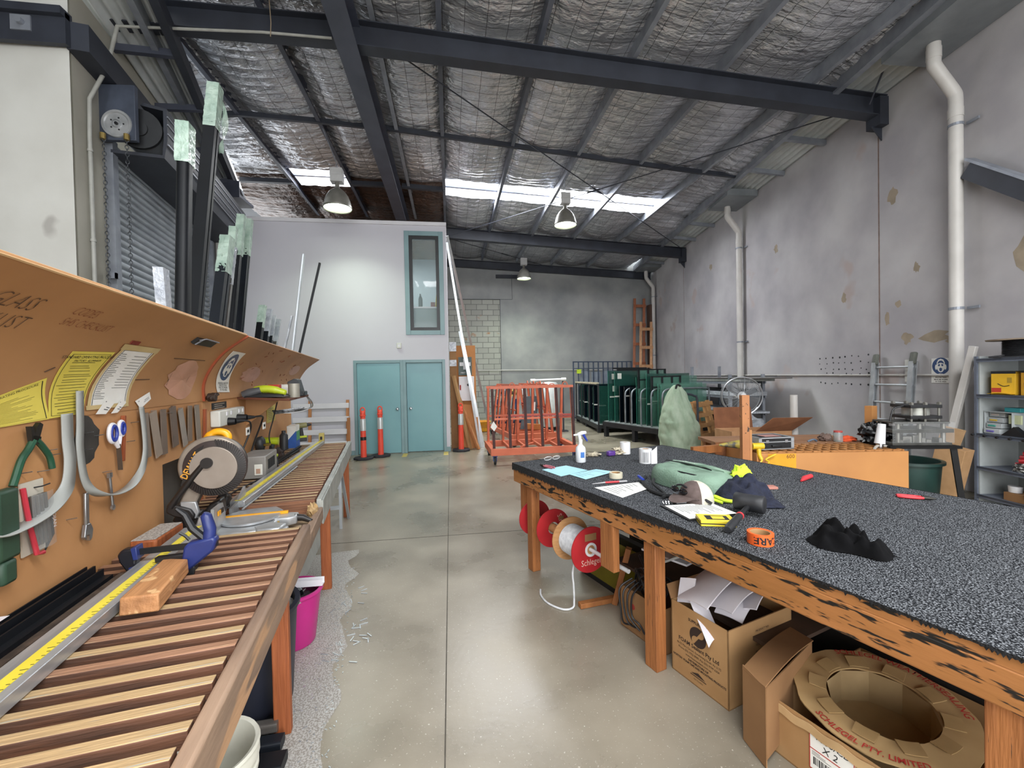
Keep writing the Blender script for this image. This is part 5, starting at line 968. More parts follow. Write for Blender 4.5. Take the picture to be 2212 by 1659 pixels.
b = MB(); b.lathe([(.001, .003), (.12, .003), (.13, .01), (.15, .25), (.158, .255), (.158, .27), (.152, .275), (.152, .3), (.162, .305), (.162, .32), (.155, .345), (.165, .35), (.16, .36), (.148, .355), (.13, .02), (.001, .02)], 36, pc); b.build('body', mat('ivory_plastic', 'd6d5c9', 'c8c7ba', rough=.45), wp, smooth=True, angle=40)
b = MB(); b.lathe([(.141, .12), (.1515, .235)], 36, pc); b.build('label_band', black, wp, smooth=True); b = MB(); b.lathe([(.136, .04), (.142, .12)], 36, pc); b.build('red_band', mat('label_red', 'b5392f', 'a23128'), wp, smooth=True)
for k, (s, w_, z, wd, l, m) in enumerate(((1.98, .14, .0, .10, 'nearest dark pipe offcut on the floor beside the front leg', alu_black), (2.10, .17, .0, .07, 'middle dark channel offcut on the floor beside the front leg', alu_navy), (2.165, .2, .035, .05, 'brown profile offcut on top beside the front leg', alu_grey), (2.23, .17, .0, .05, 'farthest dark offcut on the floor beside the front leg', alu_black))):
    b = MB(); b.profile(rr(wd, .045, .012, 3), (s, w_-.11, z+.024), (s+.03, w_+.22, z+.024)); LO(b, 'floor_offcut', m, l, 'offcut', 'profile offcuts on the floor')
b = MB(); b.add([(3.5, .26, 0), (5.2, .20, 0), (5.0, .34, .5), (3.45, .40, .62), (3.5, .27, 0), (5.2, .21, 0), (5.0, .35, .5), (3.45, .41, .62)], [(3, 2, 1, 0), (4, 5, 6, 7), (0, 1, 5, 4), (1, 2, 6, 5), (2, 3, 7, 6), (3, 0, 4, 7)]); LO(b, 'grey_board', mat('grey_board', 'a7a8a2', '94958f', rough=.6), 'grey sheet leaning under the far part of the saw bench', 'board')
b = MB(); b.add([(3.2, .42, 0.0), (3.75, .40, 0), (3.75, .5, .66), (3.2, .52, .66), (3.2, .43, 0.0), (3.75, .41, 0), (3.75, .51, .66), (3.2, .53, .66)], [(3, 2, 1, 0), (4, 5, 6, 7), (0, 1, 5, 4), (1, 2, 6, 5), (2, 3, 7, 6), (3, 0, 4, 7)]); LO(b, 'tread_plate', mat('reddish_tread_plate', '7a4650', '6a3b45', rough=.4, metal=.4, scale=60, lo=.45, hi=.55, bump=.6, bscale=70), 'reddish tread plate leaning behind the second bench leg', 'plate')
al = LT('step_ladder', 'small aluminium step ladder standing under the far end of the saw bench', 'ladder', (5.3, .1, 0))
for a, c in (((5.1, .06, 0), (5.12, .06, .68)), ((5.1, .38, 0), (5.12, .34, .68)), ((5.45, .0, 0), (5.2, .06, .68)), ((5.45, .4, 0), (5.2, .34, .68))): b = MB(); b.beam(a, c, .03, .022); b.build('rail', alu_clear, al)
for z in (.22, .45, .66): b = MB(); b.box(5.09, 5.17, .06, .36, z, z+.025); b.build('tread', alu_clear, al)
sw_ = MB(); r_ = random.Random(11)
for k in range(420):
    s, w_ = r_.uniform(1.3, 4.0), abs(r_.gauss(0, .16))-.16; a = r_.uniform(0, 3); sw_.beam((s-.006*cos(a), w_-.006*sin(a), .0015), (s+.006*cos(a), w_+.006*sin(a), .0015), .004, .003)
for k in range(30):
    s, w_ = r_.uniform(2.6, 3.6), r_.uniform(-.3, -.02); a = r_.uniform(0, 3); sw_.beam((s-.025*cos(a), w_-.025*sin(a), .003), (s+.025*cos(a), w_+.025*sin(a), .003), .006, .005)
LO(sw_, 'metal_shavings', alu_clear, 'silver metal shavings scattered on the floor along the saw bench', 'shavings')['kind'] = 'stuff'
b = MB(); r2 = random.Random(2); n = 40; pts = [(1.2+3.2*k/n, -.13-.05*noise.noise(V((k*.5, 0, 0)))-.04*sin(k), .0012) for k in range(n+1)]+[(4.4-3.2*k/n, .7, .0012) for k in range(n+1)]
b.add(pts, [(k, k+1, 2*n-k, 2*n+1-k) for k in range(n)]); LO(b, 'swarf_layer', mat('fine_swarf', 'b4b2ad', '8c877f', rough=.6, metal=.2, scale=120, lo=.42, hi=.58), 'grey layer of fine metal swarf on the floor under the saw bench', 'swarf')['kind'] = 'stuff'
# ================================================================ carpeted bench on the right; local frame (u to the wall, y = -v)
def carpet_mat():
    m = mat('grey_carpet', 'aeb2b8', '15171b', rough=1, scale=185, detail=3, lo=.46, hi=.78, bump=.8, bscale=150, spec=.1)
    return m
carpet = carpet_mat(); carpet_e = mat('carpet_edge', '1b1b1d', '0d0d0e', rough=1, scale=40, bump=.8, bscale=60)
apron_w = mat('glue_stained_timber', 'ae7443', '91602f', rough=.55, scale=2, stretch=(4, .7, 4), detail=5, spots=(13, .555, '15120f', 1), bump=.1, bscale=20)
pine = wood('bench_leg_pine', 'a46838', '85502a', axis=2, scale=4, spots=(16, .67, '1a1512', 1))
ct = RT('carpet_bench', 'large timber workbench with grey carpet top and glue stained edges', 'workbench', (0, 0, 0))
b = MB()
def cfn(u, v): return (-.035+1.84*u, .03-3.6*v, .88+.0015*noise.noise(V((u*60, v*90, 0))))
b.grid(cfn, 60, 90); b.build('carpet_top', carpet, ct, smooth=True)
b = MB(); r_ = random.Random(1)
def skirt(p0, p1, n):
    for k in range(n):
        vv = -V(p0).lerp(V(p1), k/n).y if p0[1] != p1[1] and p0[0] < 0 else 0; th = 1 if vv < 1.3 else max(.16, 1-(vv-1.3)/1.5)
        a, c = V(p0).lerp(V(p1), k/n), V(p0).lerp(V(p1), (k+1)/n); d = (.048+.014*r_.random())*th; b.add([a, c, c-V((0, 0, d)), a.lerp(c, .5)-V((0, 0, d+.03*r_.random()**2.5*(.4+.6*th))), a-V((0, 0, (.048+.014*r_.random())*th))], [(0, 1, 2, 3, 4)])
skirt((-.037, .032, .882), (-.037, -3.57, .882), 330); skirt((1.807, .032, .882), (-.037, .032, .882), 130); skirt((1.807, -3.57, .882), (1.807, .032, .882), 40)
b.build('carpet_edge', carpet_e, ct)
b = MB(); b.box(-.03, 1.8, -3.57, .025, .835, .878); b.build('top_board', apron_w, ct)
for n_, bx in enumerate(((-.03, .015, -3.55, .02, .715, .836), (1.755, 1.8, -3.55, .02, .715, .836), (.015, 1.755, -.03, .02, .715, .836), (.015, 1.755, -3.55, -3.5, .715, .836))):
    b = MB(); b.box(*bx); b.build('apron', apron_w, ct, bevel=.008)
for v_ in (.9, 1.67, 2.4): b = MB(); b.box(.015, 1.755, -v_-.02, -v_+.02, .72, .83); b.build('joist', pine, ct)
for u, v_ in ((.02, .25), (.02, 1.665), (.02, 3.03), (1.72, .25), (1.72, 1.665), (1.72, 3.03)): b = MB(); b.box(u-.035, u+.04, -v_-.045, -v_+.045, 0, .72); b.build('leg', pine, ct, bevel=.004)
ZT = .8815
def cloth_blob(label, name, m, c, r, amp, sc, seed, cat, n=40, parent=None, angle=75):
    b = MB(); b.blob(c, r, amp, sc, n, seed, False)
    for i, v_ in enumerate(b.v):
        if v_[2] < ZT+.002: b.v[i] = (v_[0], v_[1], ZT+.002)
    if parent: return b.build(name, m, parent, smooth=True, angle=angle)
    return RO(b, name, m, label, cat, smooth=True, angle=angle)
# spray bottle
sp = RT('spray_bottle', 'white spray bottle with blue trigger near the far end of the carpet bench', 'spray bottle', (.51, -.27, ZT)); white_pl = mat('white_plastic', 'dfe0e2', 'd3d4d7', rough=.35, scale=4); cobalt = mat('cobalt_plastic', '2a3f9c')
b = MB(); b.lathe([(.001, 0), (.043, .0), (.046, .006), (.046, .115), (.04, .135), (.02, .155), (.016, .165), (.016, .185)], 24, (.51, -.27, ZT)); b.build('bottle', mat('milky_bottle', 'd9dce0', 'cfd3d8', rough=.3), sp, smooth=True, angle=45)
b = MB(); b.cyl((.51, -.27, ZT+.18), (.51, -.27, ZT+.205), .018); b.tube([(.505, -.27, ZT+.2), (.50, -.27, ZT+.235), (.49, -.268, ZT+.252), (.525, -.275, ZT+.262), (.56, -.285, ZT+.265)], [.014, .016, .016, .018, .014], 10); b.cyl((.49, -.267, ZT+.25), (.445, -.258, ZT+.246), .008); b.build('spray_head', white_pl, sp, smooth=True, angle=60)
b = MB(); b.tube([(.535, -.278, ZT+.25), (.555, -.283, ZT+.215), (.572, -.288, ZT+.185)], [.013, .011, .006], 8); b.build('trigger', cobalt, sp, smooth=True)
b = MB(); b.grid(lambda u, v: (.51+.0465*cos(-2.2+.8*u), -.27+.0465*sin(-2.2+.8*u), ZT+.045+.05*v), 6, 1); b.build('label', mat('label_blue', '3f73b8', '3768ab'), sp)
def roll(u, v_, r, ri, h, label, m, name='tape_roll', tilt=None):
    t = RT(name, label, 'roll', (u, -v_, ZT)); b = MB(); b.lathe([(ri, .0), (r, 0), (r, h), (ri, h), (ri, 0)], 32, (u, -v_, ZT)); b.build('roll', m, t, smooth=True, angle=40)
    b = MB(); b.lathe([(ri-.004, .002), (ri, .002), (ri, h-.002), (ri-.004, h-.002), (ri-.004, .002)], 28, (u, -v_, ZT)); b.build('core', card, t, smooth=True, angle=40); return t
roll(1.12, .16, .05, .02, .115, 'plain white paper roll standing at the far end of the carpet bench', white_pl, 'paper_roll')
lr = roll(.97, .6, .055, .03, .125, 'white label roll with black bars and a loose end standing on the carpet bench', white_pl, 'label_roll')
b = MB()
for k in range(6): a = radians(205+9*k); b.add([(.97+.0556*cos(a+d), -.6+.0556*sin(a+d), ZT+z) for d, z in ((-.03, .01), (.03, .01), (.03, .1), (-.03, .1))], [(0, 1, 2, 3)])
b.build('printed_bar', black, lr); b = MB(); b.grid(lambda u, v: (.975+.06*u, -.662-.012*sin(2*u), ZT+.11-.115*v+.04*u*(1-v)), 5, 5); b.build('loose_end', white_pl, lr, smooth=True)
roll(.384, .905, .05, .034, .04, 'beige masking tape roll lying beside the blue sheets', mat('masking_tape', 'cfc9b4', 'bfb9a3', rough=.6))
ot = roll(.118, 2.23, .055, .043, .05, 'orange warning tape roll with black letters on the carpet bench', mat('orange_tape', 'e2632a', 'd55a24', rough=.4))
text('lettering', 'CARE', .044, black, ot, (.118, -2.23, ZT+.026), ext=0, sx=1.1, bold=.001, bend=lambda c: V((.0556*cos(radians(-112)-c.x/.0556), .0556*sin(radians(-112)-c.x/.0556), -c.y)))
pt = RT('tape_roll', 'small purple tape dispenser on the far half of the carpet bench', 'tape', (.926, -.18, ZT)); b = MB(); b.box(.885, .967, -.205, -.155, ZT, ZT+.05); b.build('body', mat('purple_plastic', '5d3a8c', '50317c', rough=.4), pt, bevel=.012); b = MB(); b.lathe([(.016, -.002), (.024, -.002), (.024, .003), (.016, .003)], 16, (.926, -.18, ZT+.049)); b.build('ring', mat('dark_purple', '34205a'), pt)
glove = mat('glove_cream', 'c9bfa8', '5e564b', rough=.9, scale=22, lo=.4, hi=.6)
cloth_blob('cream work glove lying beside the spray bottle', 'work_glove', glove, (.78, -.09, ZT+.012), (.085, .05, .02), .5, 3, 3, 'glove')
cloth_blob('cream work glove crumpled beside the purple tape', 'work_glove', glove, (1.06, -.13, ZT+.02), (.09, .06, .04), .55, 3, 5, 'glove')
gl = RT('safety_glasses', 'clear safety glasses lying at the far corner of the carpet bench', 'glasses', (.33, -.06, ZT)); b = MB()
for cx in (.29, .38): b.tube([(cx+.04*cos(a), -.06-.02*sin(a)*.6, ZT+.02+.018*sin(a)) for a in [2*pi*k/16 for k in range(16)]], .003, 6, closed=True)
b.tube([(.25, -.06, ZT+.025), (.24, .0, ZT+.01), (.26, .03, ZT+.004)], .003, 6); b.tube([(.42, -.06, ZT+.025), (.45, -.01, ZT+.01), (.44, .025, ZT+.004)], .003, 6); b.build('frame', mat('clear_frame', 'd9d9d9', 'bdbdbd', rough=.15), gl, smooth=True)
b = MB()
for cx in (.29, .38): b.add([(cx+.038*cos(2*pi*k/16), -.061-.02*sin(2*pi*k/16)*.6, ZT+.02+.017*sin(2*pi*k/16)) for k in range(16)], [tuple(range(16))])
b.build('lens', mat('clear_plastic', 'd7dbdc'), gl)
def pliers(c, ang, mcol, label, L_=.15):
    t = RT('pliers', label, 'pliers', (c[0], c[1], ZT)); d = V((cos(ang), sin(ang), 0)); n_ = V((-d.y, d.x, 0)); p = V((c[0], c[1], ZT+.01))
    for s_ in (-1, 1): b = MB(); b.tube(smoothpath([p+n_*.006*s_, p-d*.03+n_*.018*s_, p-d*.09+n_*.02*s_, p-d*.12+n_*.012*s_], 4), .008, 8); b.build('handle', mcol, t, smooth=True)
    b = MB(); b.tube([p-d*.005, p+d*.02, p+d*.055], [.014, .013, .004], 8); b.build('jaws', mat('dark_jaw', '3b3a35'), t, smooth=True); return t
pliers((.12, -.28), radians(100), mat('pink_rubber', 'b0606a', '9a505a', rough=.5), 'small pink handled pliers at the far corner of the carpet bench')
redp = mat('red_plastic', 'cf3b42', 'bd3239', rough=.4)
pliers((1.57, -2.27), radians(-55), redp, 'red handled pliers near the wall side of the carpet bench')
kn = RT('utility_knife', 'red utility knife near the wall side of the carpet bench', 'knife', (1.49, -1.65, ZT)); b = MB(); b.tube([(1.40, -1.67, ZT+.008), (1.46, -1.655, ZT+.015), (1.57, -1.64, ZT+.016)], [.006, .018, .016], 10); b.build('body', redp, kn, smooth=True)
b = MB(); b.box(-.055, .055, -.03, .03, 0, .016); o = RO(b, 'timber_offcut', mat('salmon_timber', 'b0776a', '9f695d', rough=.6), 'small pinkish timber offcut beside the navy clothing', 'offcut', bevel=.002); o.location = Rp(1.04, 1.66, ZT); o.rotation_euler.z = ANR-.5
# papers
bluep = mat('pale_blue_paper', 'aadbe6', '9fd2de', rough=.65, scale=3); pwhite = mat('white_paper', 'e9e9e4')
def flat(label, m, P, z, rows=0, name='paper_sheet', grp='paper sheets on the carpet bench'):
    b = MB(); A, B, C, D = [V((p[0], -p[1], 0)) for p in P]
    f = lambda u, v: (A*(1-u)+B*u)*(1-v)+(D*(1-u)+C*u)*v+V((0, 0, ZT+z+.006*u*v))
    b.grid(f, 6, 6, .0006); o = RO(b, name, m, label, 'paper', grp, smooth=True)
    if rows:
        b = MB(); r_ = random.Random(len(label))
        for k in range(rows): v = .12+.78*k/rows; u0 = .08+.1*r_.random(); u1 = u0+.2+.5*r_.random(); b.add([V(f(u0, v))+V((0, 0, .0012)), V(f(u1, v))+V((0, 0, .0012)), V(f(u1, v+.012))+V((0, 0, .0012)), V(f(u0, v+.012))+V((0, 0, .0012))], [(0, 1, 2, 3)])
        b.build('print', mat('print_grey', '55585e'), o)
    return o
flat('larger pale blue sheet, left of the two on the carpet bench', bluep, ((.045, .37), (.05, .66), (.34, .61), (.31, .335)), .001, 0)
flat('smaller pale blue sheet, right one overlapping the other', bluep, ((.134, .65), (.147, .847), (.48, .776), (.43, .60)), .004, 6)
flat('white page of notes with curled corner beside the bag', pwhite, ((.065, 1.06), (.065, 1.354), (.344, 1.285), (.43, 1.10)), .001, 9)
clip = flat('white form on a black clipboard in front of the cap', pwhite, ((.147, 1.626), (.085, 1.861), (.363, 1.933), (.422, 1.71)), .009, 14)
b = MB(); b.add([V((x, -y, ZT+z)) for z in (.0, .007) for x, y in ((.135, 1.60), (.07, 1.87), (.37, 1.945), (.435, 1.70))], [(3, 2, 1, 0), (4, 5, 6, 7), (0, 1, 5, 4), (1, 2, 6, 5), (2, 3, 7, 6), (3, 0, 4, 7)]); RO(b, 'clipboard', blackp, 'black clipboard under the white form in front of the cap', 'clipboard')
pn = RT('marker_pen', 'red and grey marker pen lying beside the white page of notes', 'pen', (.23, -1.02, ZT)); b = MB(); b.cyl((.20, -1.01, ZT+.008), (.30, -1.04, ZT+.008), .007, n=10); b.build('barrel', redp, pn); b = MB(); b.cyl((.10, -.992, ZT+.006), (.20, -1.01, ZT+.008), .003, .006, n=10); b.cyl((.30, -1.04, ZT+.008), (.36, -1.055, ZT+.008), .007, n=10); b.build('tip', mat('pen_grey', '9a9a9c'), pn)
yb = RT('yellow_box', 'flat yellow and black box beside the clipboard', 'box', (.16, -1.95, ZT)); b = MB(); b.box(-.055, .055, -.085, .085, 0, .03); o = b.build('box', mat('box_yellow', 'd9c23a', 'cdb632', rough=.45), yb, bevel=.002); o.location += V((.165, -1.955, ZT)); o.rotation_euler.z = .95
b = MB(); b.box(-.0555, .0555, -.0855, .0855, .011, .016); b.box(-.035, .03, -.06, .05, .03, .0306); o = b.build('black_print', black, yb); o.location += V((.165, -1.955, ZT)); o.rotation_euler.z = .95
b = MB(); b.box(-.025, .02, -.04, .02, .0305, .031); o = b.build('window', mat('box_yellow', 'd9c23a'), yb); o.location += V((.165, -1.955, ZT)); o.rotation_euler.z = .95
# rubber mallet
mr = mat('mallet_rubber', '26272a', '1c1d20', rough=.55, scale=20); ml = RT('rubber_mallet', 'black rubber mallet with red ringed handle beside the clipboard', 'mallet', (.3, -2.0, ZT))
h0, h1 = V((.085, -2.085, ZT+.02)), V((.45, -1.945, ZT+.05)); b = MB(); b.tube([h0, h0.lerp(h1, .08), h0.lerp(h1, .3), h0.lerp(h1, .5), h0.lerp(h1, .56)], [.016, .021, .019, .018, .014], 14); b.build('grip', mr, ml, smooth=True); b = MB(); b.cyl(h0.lerp(h1, .56), h1, .014, .013); b.build('shaft', blackp, ml, smooth=True)
b = MB(); b.cyl(h0.lerp(h1, .52), h0.lerp(h1, .55), .0195, n=16); b.build('red_ring', redp, ml, smooth=True)
hd = (h1-h0).normalized().cross(V((0, 0, 1))).normalized(); b = MB(); c0 = h1+V((0, 0, .012)); b.tube([c0-hd*.075, c0-hd*.07, c0-hd*.03, c0+hd*.03, c0+hd*.07, c0+hd*.075], [.043, .048, .046, .046, .048, .043], 24); b.build('head', mr, ml, smooth=True, angle=50)
# black cloth
b = MB()
def clf(u, v):
    a = 2*pi*u; r = v; x = .40+.035*r*cos(a)*(1+.5*noise.noise(V((cos(a)*2, sin(a)*2, 5)))); y = -2.45+.155*r*sin(a)*(1+.35*noise.noise(V((cos(a)*2, sin(a)*2, 1))))
    x = .395+(.10+.03*sin(3*a))*r*cos(a); z = ZT+.003+.085*max(0, 1-r**4)*(.75+1.0*noise.noise(V((x*28, y*22, 3))))+.012*noise.noise(V((x*40, y*40, 8)))*(1-r); return (x, y, max(z, ZT+.002))
b.grid(clf, 60, 22); o = RO(b, 'dark_rag', mat('black_cloth', '08080a', '040405', rough=.95, scale=30, spec=.15), 'crumpled black cloth lying alone on the carpet bench', 'cloth', smooth=True, angle=80)
b = MB(); b.grid(lambda u, v: (.40+.05*u, -2.56-.06*u+.03*(v-.5)*(1-u), ZT+.006+.012*(1-u)*sin(pi*v)), 6, 4); b.build('trailing_corner', mat('black_cloth', '0e0e10'), o, smooth=True)
# bag, cap, clothing
sage = mat('sage_fabric', '7c9684', '6b8573', rough=.8, scale=6, bump=.3, bscale=90); bg = RT('backpack', 'sage green backpack lying flat on the carpet bench', 'bag', (.66, -1.38, ZT))
def bagfn(u, v):
    a = 2*pi*u; r = sin(pi/2*min(1, v*1.0)); ca, sa = cos(a), sin(a); e = 2.6
    x = .70+.20*r*math.copysign(abs(ca)**(2/e), ca); y = -1.34+.30*r*math.copysign(abs(sa)**(2/e), sa)
    z = ZT+.125*(max(0, 1-v**3.2))**.6*(1+.16*noise.noise(V((x*8, y*6, 2)))+.1*noise.noise(V((x*22, y*15, 7)))); return V((x, y, max(z, ZT+.003)))
b = MB(); b.grid(bagfn, 48, 24); b.build('body', sage, bg, smooth=True, angle=80)
b = MB(); b.grid(lambda u, v: V((.80+.11*(v-.5), -1.10-.46*u, ZT+.128+.012*sin(pi*u)-.03*v*v+.012*noise.noise(V((u*5, v*5, 2))))), 14, 6, .012); b.build('flap', mat('sage_flap', '88a28f', '7a9482', rough=.75), bg, smooth=True)
b = MB(); b.tube(smoothpath([(.58, -1.12, ZT+.105), (.56, -1.25, ZT+.11), (.555, -1.4, ZT+.11), (.6, -1.56, ZT+.1)], 5), .007, 6); b.tube(smoothpath([(.52, -1.2, ZT+.06), (.515, -1.36, ZT+.065), (.54, -1.52, ZT+.06)], 5), .006, 6); b.tube(smoothpath([(.70, -1.1, ZT+.135), (.69, -1.3, ZT+.142), (.70, -1.5, ZT+.13)], 5), .004, 6); b.build('zip', blackp, bg, smooth=True)
text('lettering', 'CAMELBAK', .028, card_w, bg, ext=0, bend=lambda c: V((.745+c.y, -1.26-c.x, ZT+.139)), sx=1.0)
b = MB(); b.tube(smoothpath([(.5, -1.1, ZT+.03), (.44, -1.13, ZT+.02), (.36, -1.25, ZT+.012), (.30, -1.4, ZT+.012), (.33, -1.52, ZT+.012), (.45, -1.55, ZT+.02)], 6), .013, 8); b.tube(smoothpath([(.5, -1.18, ZT+.03), (.4, -1.28, ZT+.03), (.33, -1.45, ZT+.01), (.26, -1.5, ZT+.01)], 6), .010, 8); b.build('strap', mat('black_webbing', '17191c', '0f1012', rough=.85), bg, smooth=True)
b = MB(); b.tube(smoothpath([(.46, -1.08, ZT+.03), (.43, -1.1, ZT+.045), (.42, -1.16, ZT+.03)], 5), .01, 8); b.build('drink_tube', cobalt, bg, smooth=True)
cap_ = RT('baseball_cap', 'cream and brown baseball cap lying in front of the backpack', 'cap', (.38, -1.6, ZT)); capb = mat('cap_brown', '5d4f4c', '50433f', rough=.85, scale=30); capc = mat('cap_cream', 'c4c1b0', 'b6b2a0', rough=.9, scale=40)
cc = V((.395, -1.635, ZT)); 
def dome(a0, a1):
    def fn(u, v):
        a = a0+(a1-a0)*u; p = pi/2*v; return cc+V((.088*cos(a)*sin(p), .105*sin(a)*sin(p), .005+.118*cos(p)**.85))
    return fn
b = MB(); b.grid(dome(radians(-125), radians(110)), 24, 12, .003); b.build('back_panel', capc, cap_, smooth=True); b = MB(); b.grid(dome(radians(110), radians(235)), 24, 12, .003); b.build('front_panel', capb, cap_, smooth=True)
b = MB(); b.grid(lambda u, v: cc+V((-.07-.02*sin(pi*u)-.095*v*sin(pi*u)**.6, -.085+.17*u+.02*v, .035-.022*v*sin(pi*u)+.008*sin(pi*u))), 14, 6, .004); b.build('brim', capb, cap_, smooth=True)
sgl = RT('sunglasses', 'black sunglasses resting on the front of the cap', 'sunglasses', (.33, -1.6, ZT)); b = MB(); b.tube(smoothpath([(.315, -1.56, ZT+.095), (.325, -1.60, ZT+.10), (.345, -1.68, ZT+.06), (.38, -1.76, ZT+.02)], 5), [.006]*12+[.009]*4, 8); b.build('temple', blackp, sgl, smooth=True); b = MB()
for k in (0, 1): b.blob((.30+.012*k, -1.56-.055*k, ZT+.075-.01*k), (.012, .03, .02), .1, 2, 14, 1, False)
b.build('lens', mat('dark_lens', '16171a', '0d0e10', rough=.1, spec=.8), sgl, smooth=True)
ky = RT('key_bunch', 'bunch of keys and grey tool with orange end between clipboard and cap', 'keys', (.28, -1.6, ZT)); b = MB()
for k in range(3): b.tube(arc((.19+.012*k, -1.585-.01*k, ZT+.012), .014, 0, 2*pi, 12, ay=(0, .6, .8)), .0025, 6)
for k in range(4): b.box(.22+.012*k, .228+.012*k, -1.63+.01*k, -1.585+.01*k, ZT+.002+.002*k, ZT+.005+.002*k)
b.build('keys', chrome, ky); b = MB(); b.beam((.25, -1.61, ZT+.012), (.345, -1.645, ZT+.012), .026, .02); b.build('tool_body', mat('pen_grey', '9a9a9c'), ky, bevel=.004); b = MB(); b.beam((.345, -1.645, ZT+.012), (.375, -1.655, ZT+.012), .03, .024); b.build('tool_end', mat('tool_orange', 'e07f2a', 'd17322'), ky, bevel=.004)
navyf = mat('navy_fabric', '1b2033', '121626', rough=.95, scale=40, bump=.3, bscale=60); hiv = mat('hivis_yellow', 'c6e23a', 'b7d42f', rough=.8, scale=20)
nc = RT('work_shirt', 'crumpled navy and lime work shirt beside the backpack', 'shirt', (.7, -1.72, ZT))
b = MB()
def shf(u, v):
    a = 2*pi*u; rx2 = .17*(1+.35*noise.noise(V((cos(a)*1.5, sin(a)*1.5, 2)))); ry2 = .17*(1+.3*noise.noise(V((cos(a)*1.5, sin(a)*1.5, 9)))); x = .71+rx2*v*cos(a); y = -1.72+ry2*v*sin(a)
    h = .11*max(0, 1-v**2)**.7*(1+.5*noise.noise(V((x*9, y*9, 3)))+.35*noise.noise(V((x*22, y*22, 6))))*(1+.4*(x-.7)/.17); return (x, y, max(ZT+.003, ZT+h))
b.grid(shf, 64, 26); b.build('navy_body', navyf, nc, smooth=True, angle=85)
b = MB(); b.blob((.86, -1.60, ZT+.085), (.08, .05, .07), .5, 3, 26, 4, False); b.build('lime_yoke', hiv, nc, smooth=True, angle=80)
b = MB(); b.tube(smoothpath([(.52, -1.66, ZT+.015), (.49, -1.70, ZT+.03), (.50, -1.75, ZT+.02), (.54, -1.77, ZT+.012)], 6), [.012]*19, 8); b.tube(smoothpath([(.49, -1.66, ZT+.012), (.46, -1.70, ZT+.02), (.47, -1.76, ZT+.012)], 6), .009, 8); b.build('lime_cuff', hiv, nc, smooth=True)
b = MB(); b.grid(lambda u, v: (.62+.16*v-.05*u, -1.86-.10*u+.02*sin(6*v), ZT+.03*(1-u)*(.6+.6*sin(pi*v))+.008+.012*noise.noise(V((u*4, v*6, 1)))), 14, 14, .006); b.build('sleeve', navyf, nc, smooth=True)
# ---------------------------------------------------------------- hanging and standing under the carpet bench
schr = mat('spool_red', 'b0262c', '9e2026', rough=.5, scale=5, detail=6); sr_t = mat('spool_print', 'd8b7a8', 'cfab9c', rough=.6); core_m = mat('cardboard_core', 'bb8c5d', 'a97b4e', rough=.8, scale=12, stretch=(1, 6, 1))
UZ = .405; US = .10
def flange(t, v_, r, m, hole=.05, th=.008, wob=0):
    b = MB(); b.lathe([(hole, -th/2), (r, -th/2), (r, th/2), (hole, th/2), (hole, -th/2)], 48)
    o = b.build('flange', m, t, smooth=True, angle=35); o.location += V((US, -v_, UZ)); o.rotation_euler = (pi/2, 0, 0); return o
def core(t, v0, v1, r, m, name='core'):
    b = MB(); b.cyl((US, -v0, UZ), (US, -v1, UZ), r, n=28); return b.build(name, m, t, smooth=True, angle=50)
def fl_text(t, v_, ang, size=.062, rad=.09):
    ca, sa = cos(ang), sin(ang); return text('lettering', 'Schlegel', size, sr_t, t, (US+rad*cos(ang-pi/2), -v_-.0055, UZ+rad*sin(ang-pi/2)), ext=0, sx=.86, frame=((ca, 0, sa), (-sa, 0, ca), (0, -1, 0)))
s1 = RT('cord_spool', 'farthest red flanged empty spool on the rod under the carpet bench', 'spool', (US, -.15, UZ), 'spools on the rod'); flange(s1, .13, .155, schr); core(s1, .03, .40, .036, core_m); fl_text(s1, .13, radians(50)); b = MB(); b.box(US-.07, US-.02, -.1405, -.1355, UZ-.11, UZ-.07); b.build('label', card, s1)
s2 = RT('cord_spool', 'middle red flanged empty spool on the rod under the carpet bench', 'spool', (US, -.44, UZ), 'spools on the rod'); flange(s2, .445, .158, schr); core(s2, .41, .69, .036, core_m); fl_text(s2, .445, radians(-72), rad=-.085); b = MB(); b.box(US+.05, US+.1, -.4515, -.4505, UZ+.06, UZ+.09); b.build('label', card_d, s2)
s3 = RT('cord_spool', 'nearest spool wound with white cord, brown and red flanges', 'spool', (US, -.8, UZ), 'spools on the rod'); flange(s3, .70, .165, core_m); flange(s3, .955, .165, schr, .042)
b = MB(); n = 44; prof = []
for k in range(n): prof += [(.108, .708+.245*k/n), (.114, .708+.245*(k+.5)/n)]
b.lathe([(r, z) for r, z in prof], 40); o = b.build('cord_winding', mat('white_cord', 'cfd0d2', 'b5b6ba', rough=.6, scale=30), s3, smooth=True, angle=60); o.location += V((US, 0, UZ)); o.rotation_euler = (pi/2, 0, 0)
core(s3, .70, .955, .06, core_m); b = MB(); b.lathe([(.033, -.006), (.05, -.006), (.05, .006), (.033, .006), (.033, -.006)], 28); o = b.build('hub_ring', white_pl, s3); o.location += V((US, -.958, UZ)); o.rotation_euler = (pi/2, 0, 0)
fl_text(s3, .955, 0); b = MB(); b.box(US-.05, US+.05, -.9605, -.9595, UZ+.065, UZ+.115); b.build('label', card_d, s3)
b = MB(); b.tube(smoothpath([(US-.09, -.90, UZ-.06), (US-.12, -.90, UZ-.16), (US-.12, -.91, .15), (US-.125, -.92, .05), (US-.15, -.94, .012), (US-.22, -.92, .008), (US-.27, -.80, .008), (US-.26, -.68, .008), (US-.22, -.60, .009)], 8), .007, 8); b.build('loose_cord', mat('white_cord', 'cfd0d2'), s3, smooth=True)
b = MB(); b.cyl((US, .0, UZ), (US, -1.36, UZ), .014, n=14); RO(b, 'spool_rod', white_pl, 'white rod carrying the spools under the carpet bench', 'rod', smooth=True)
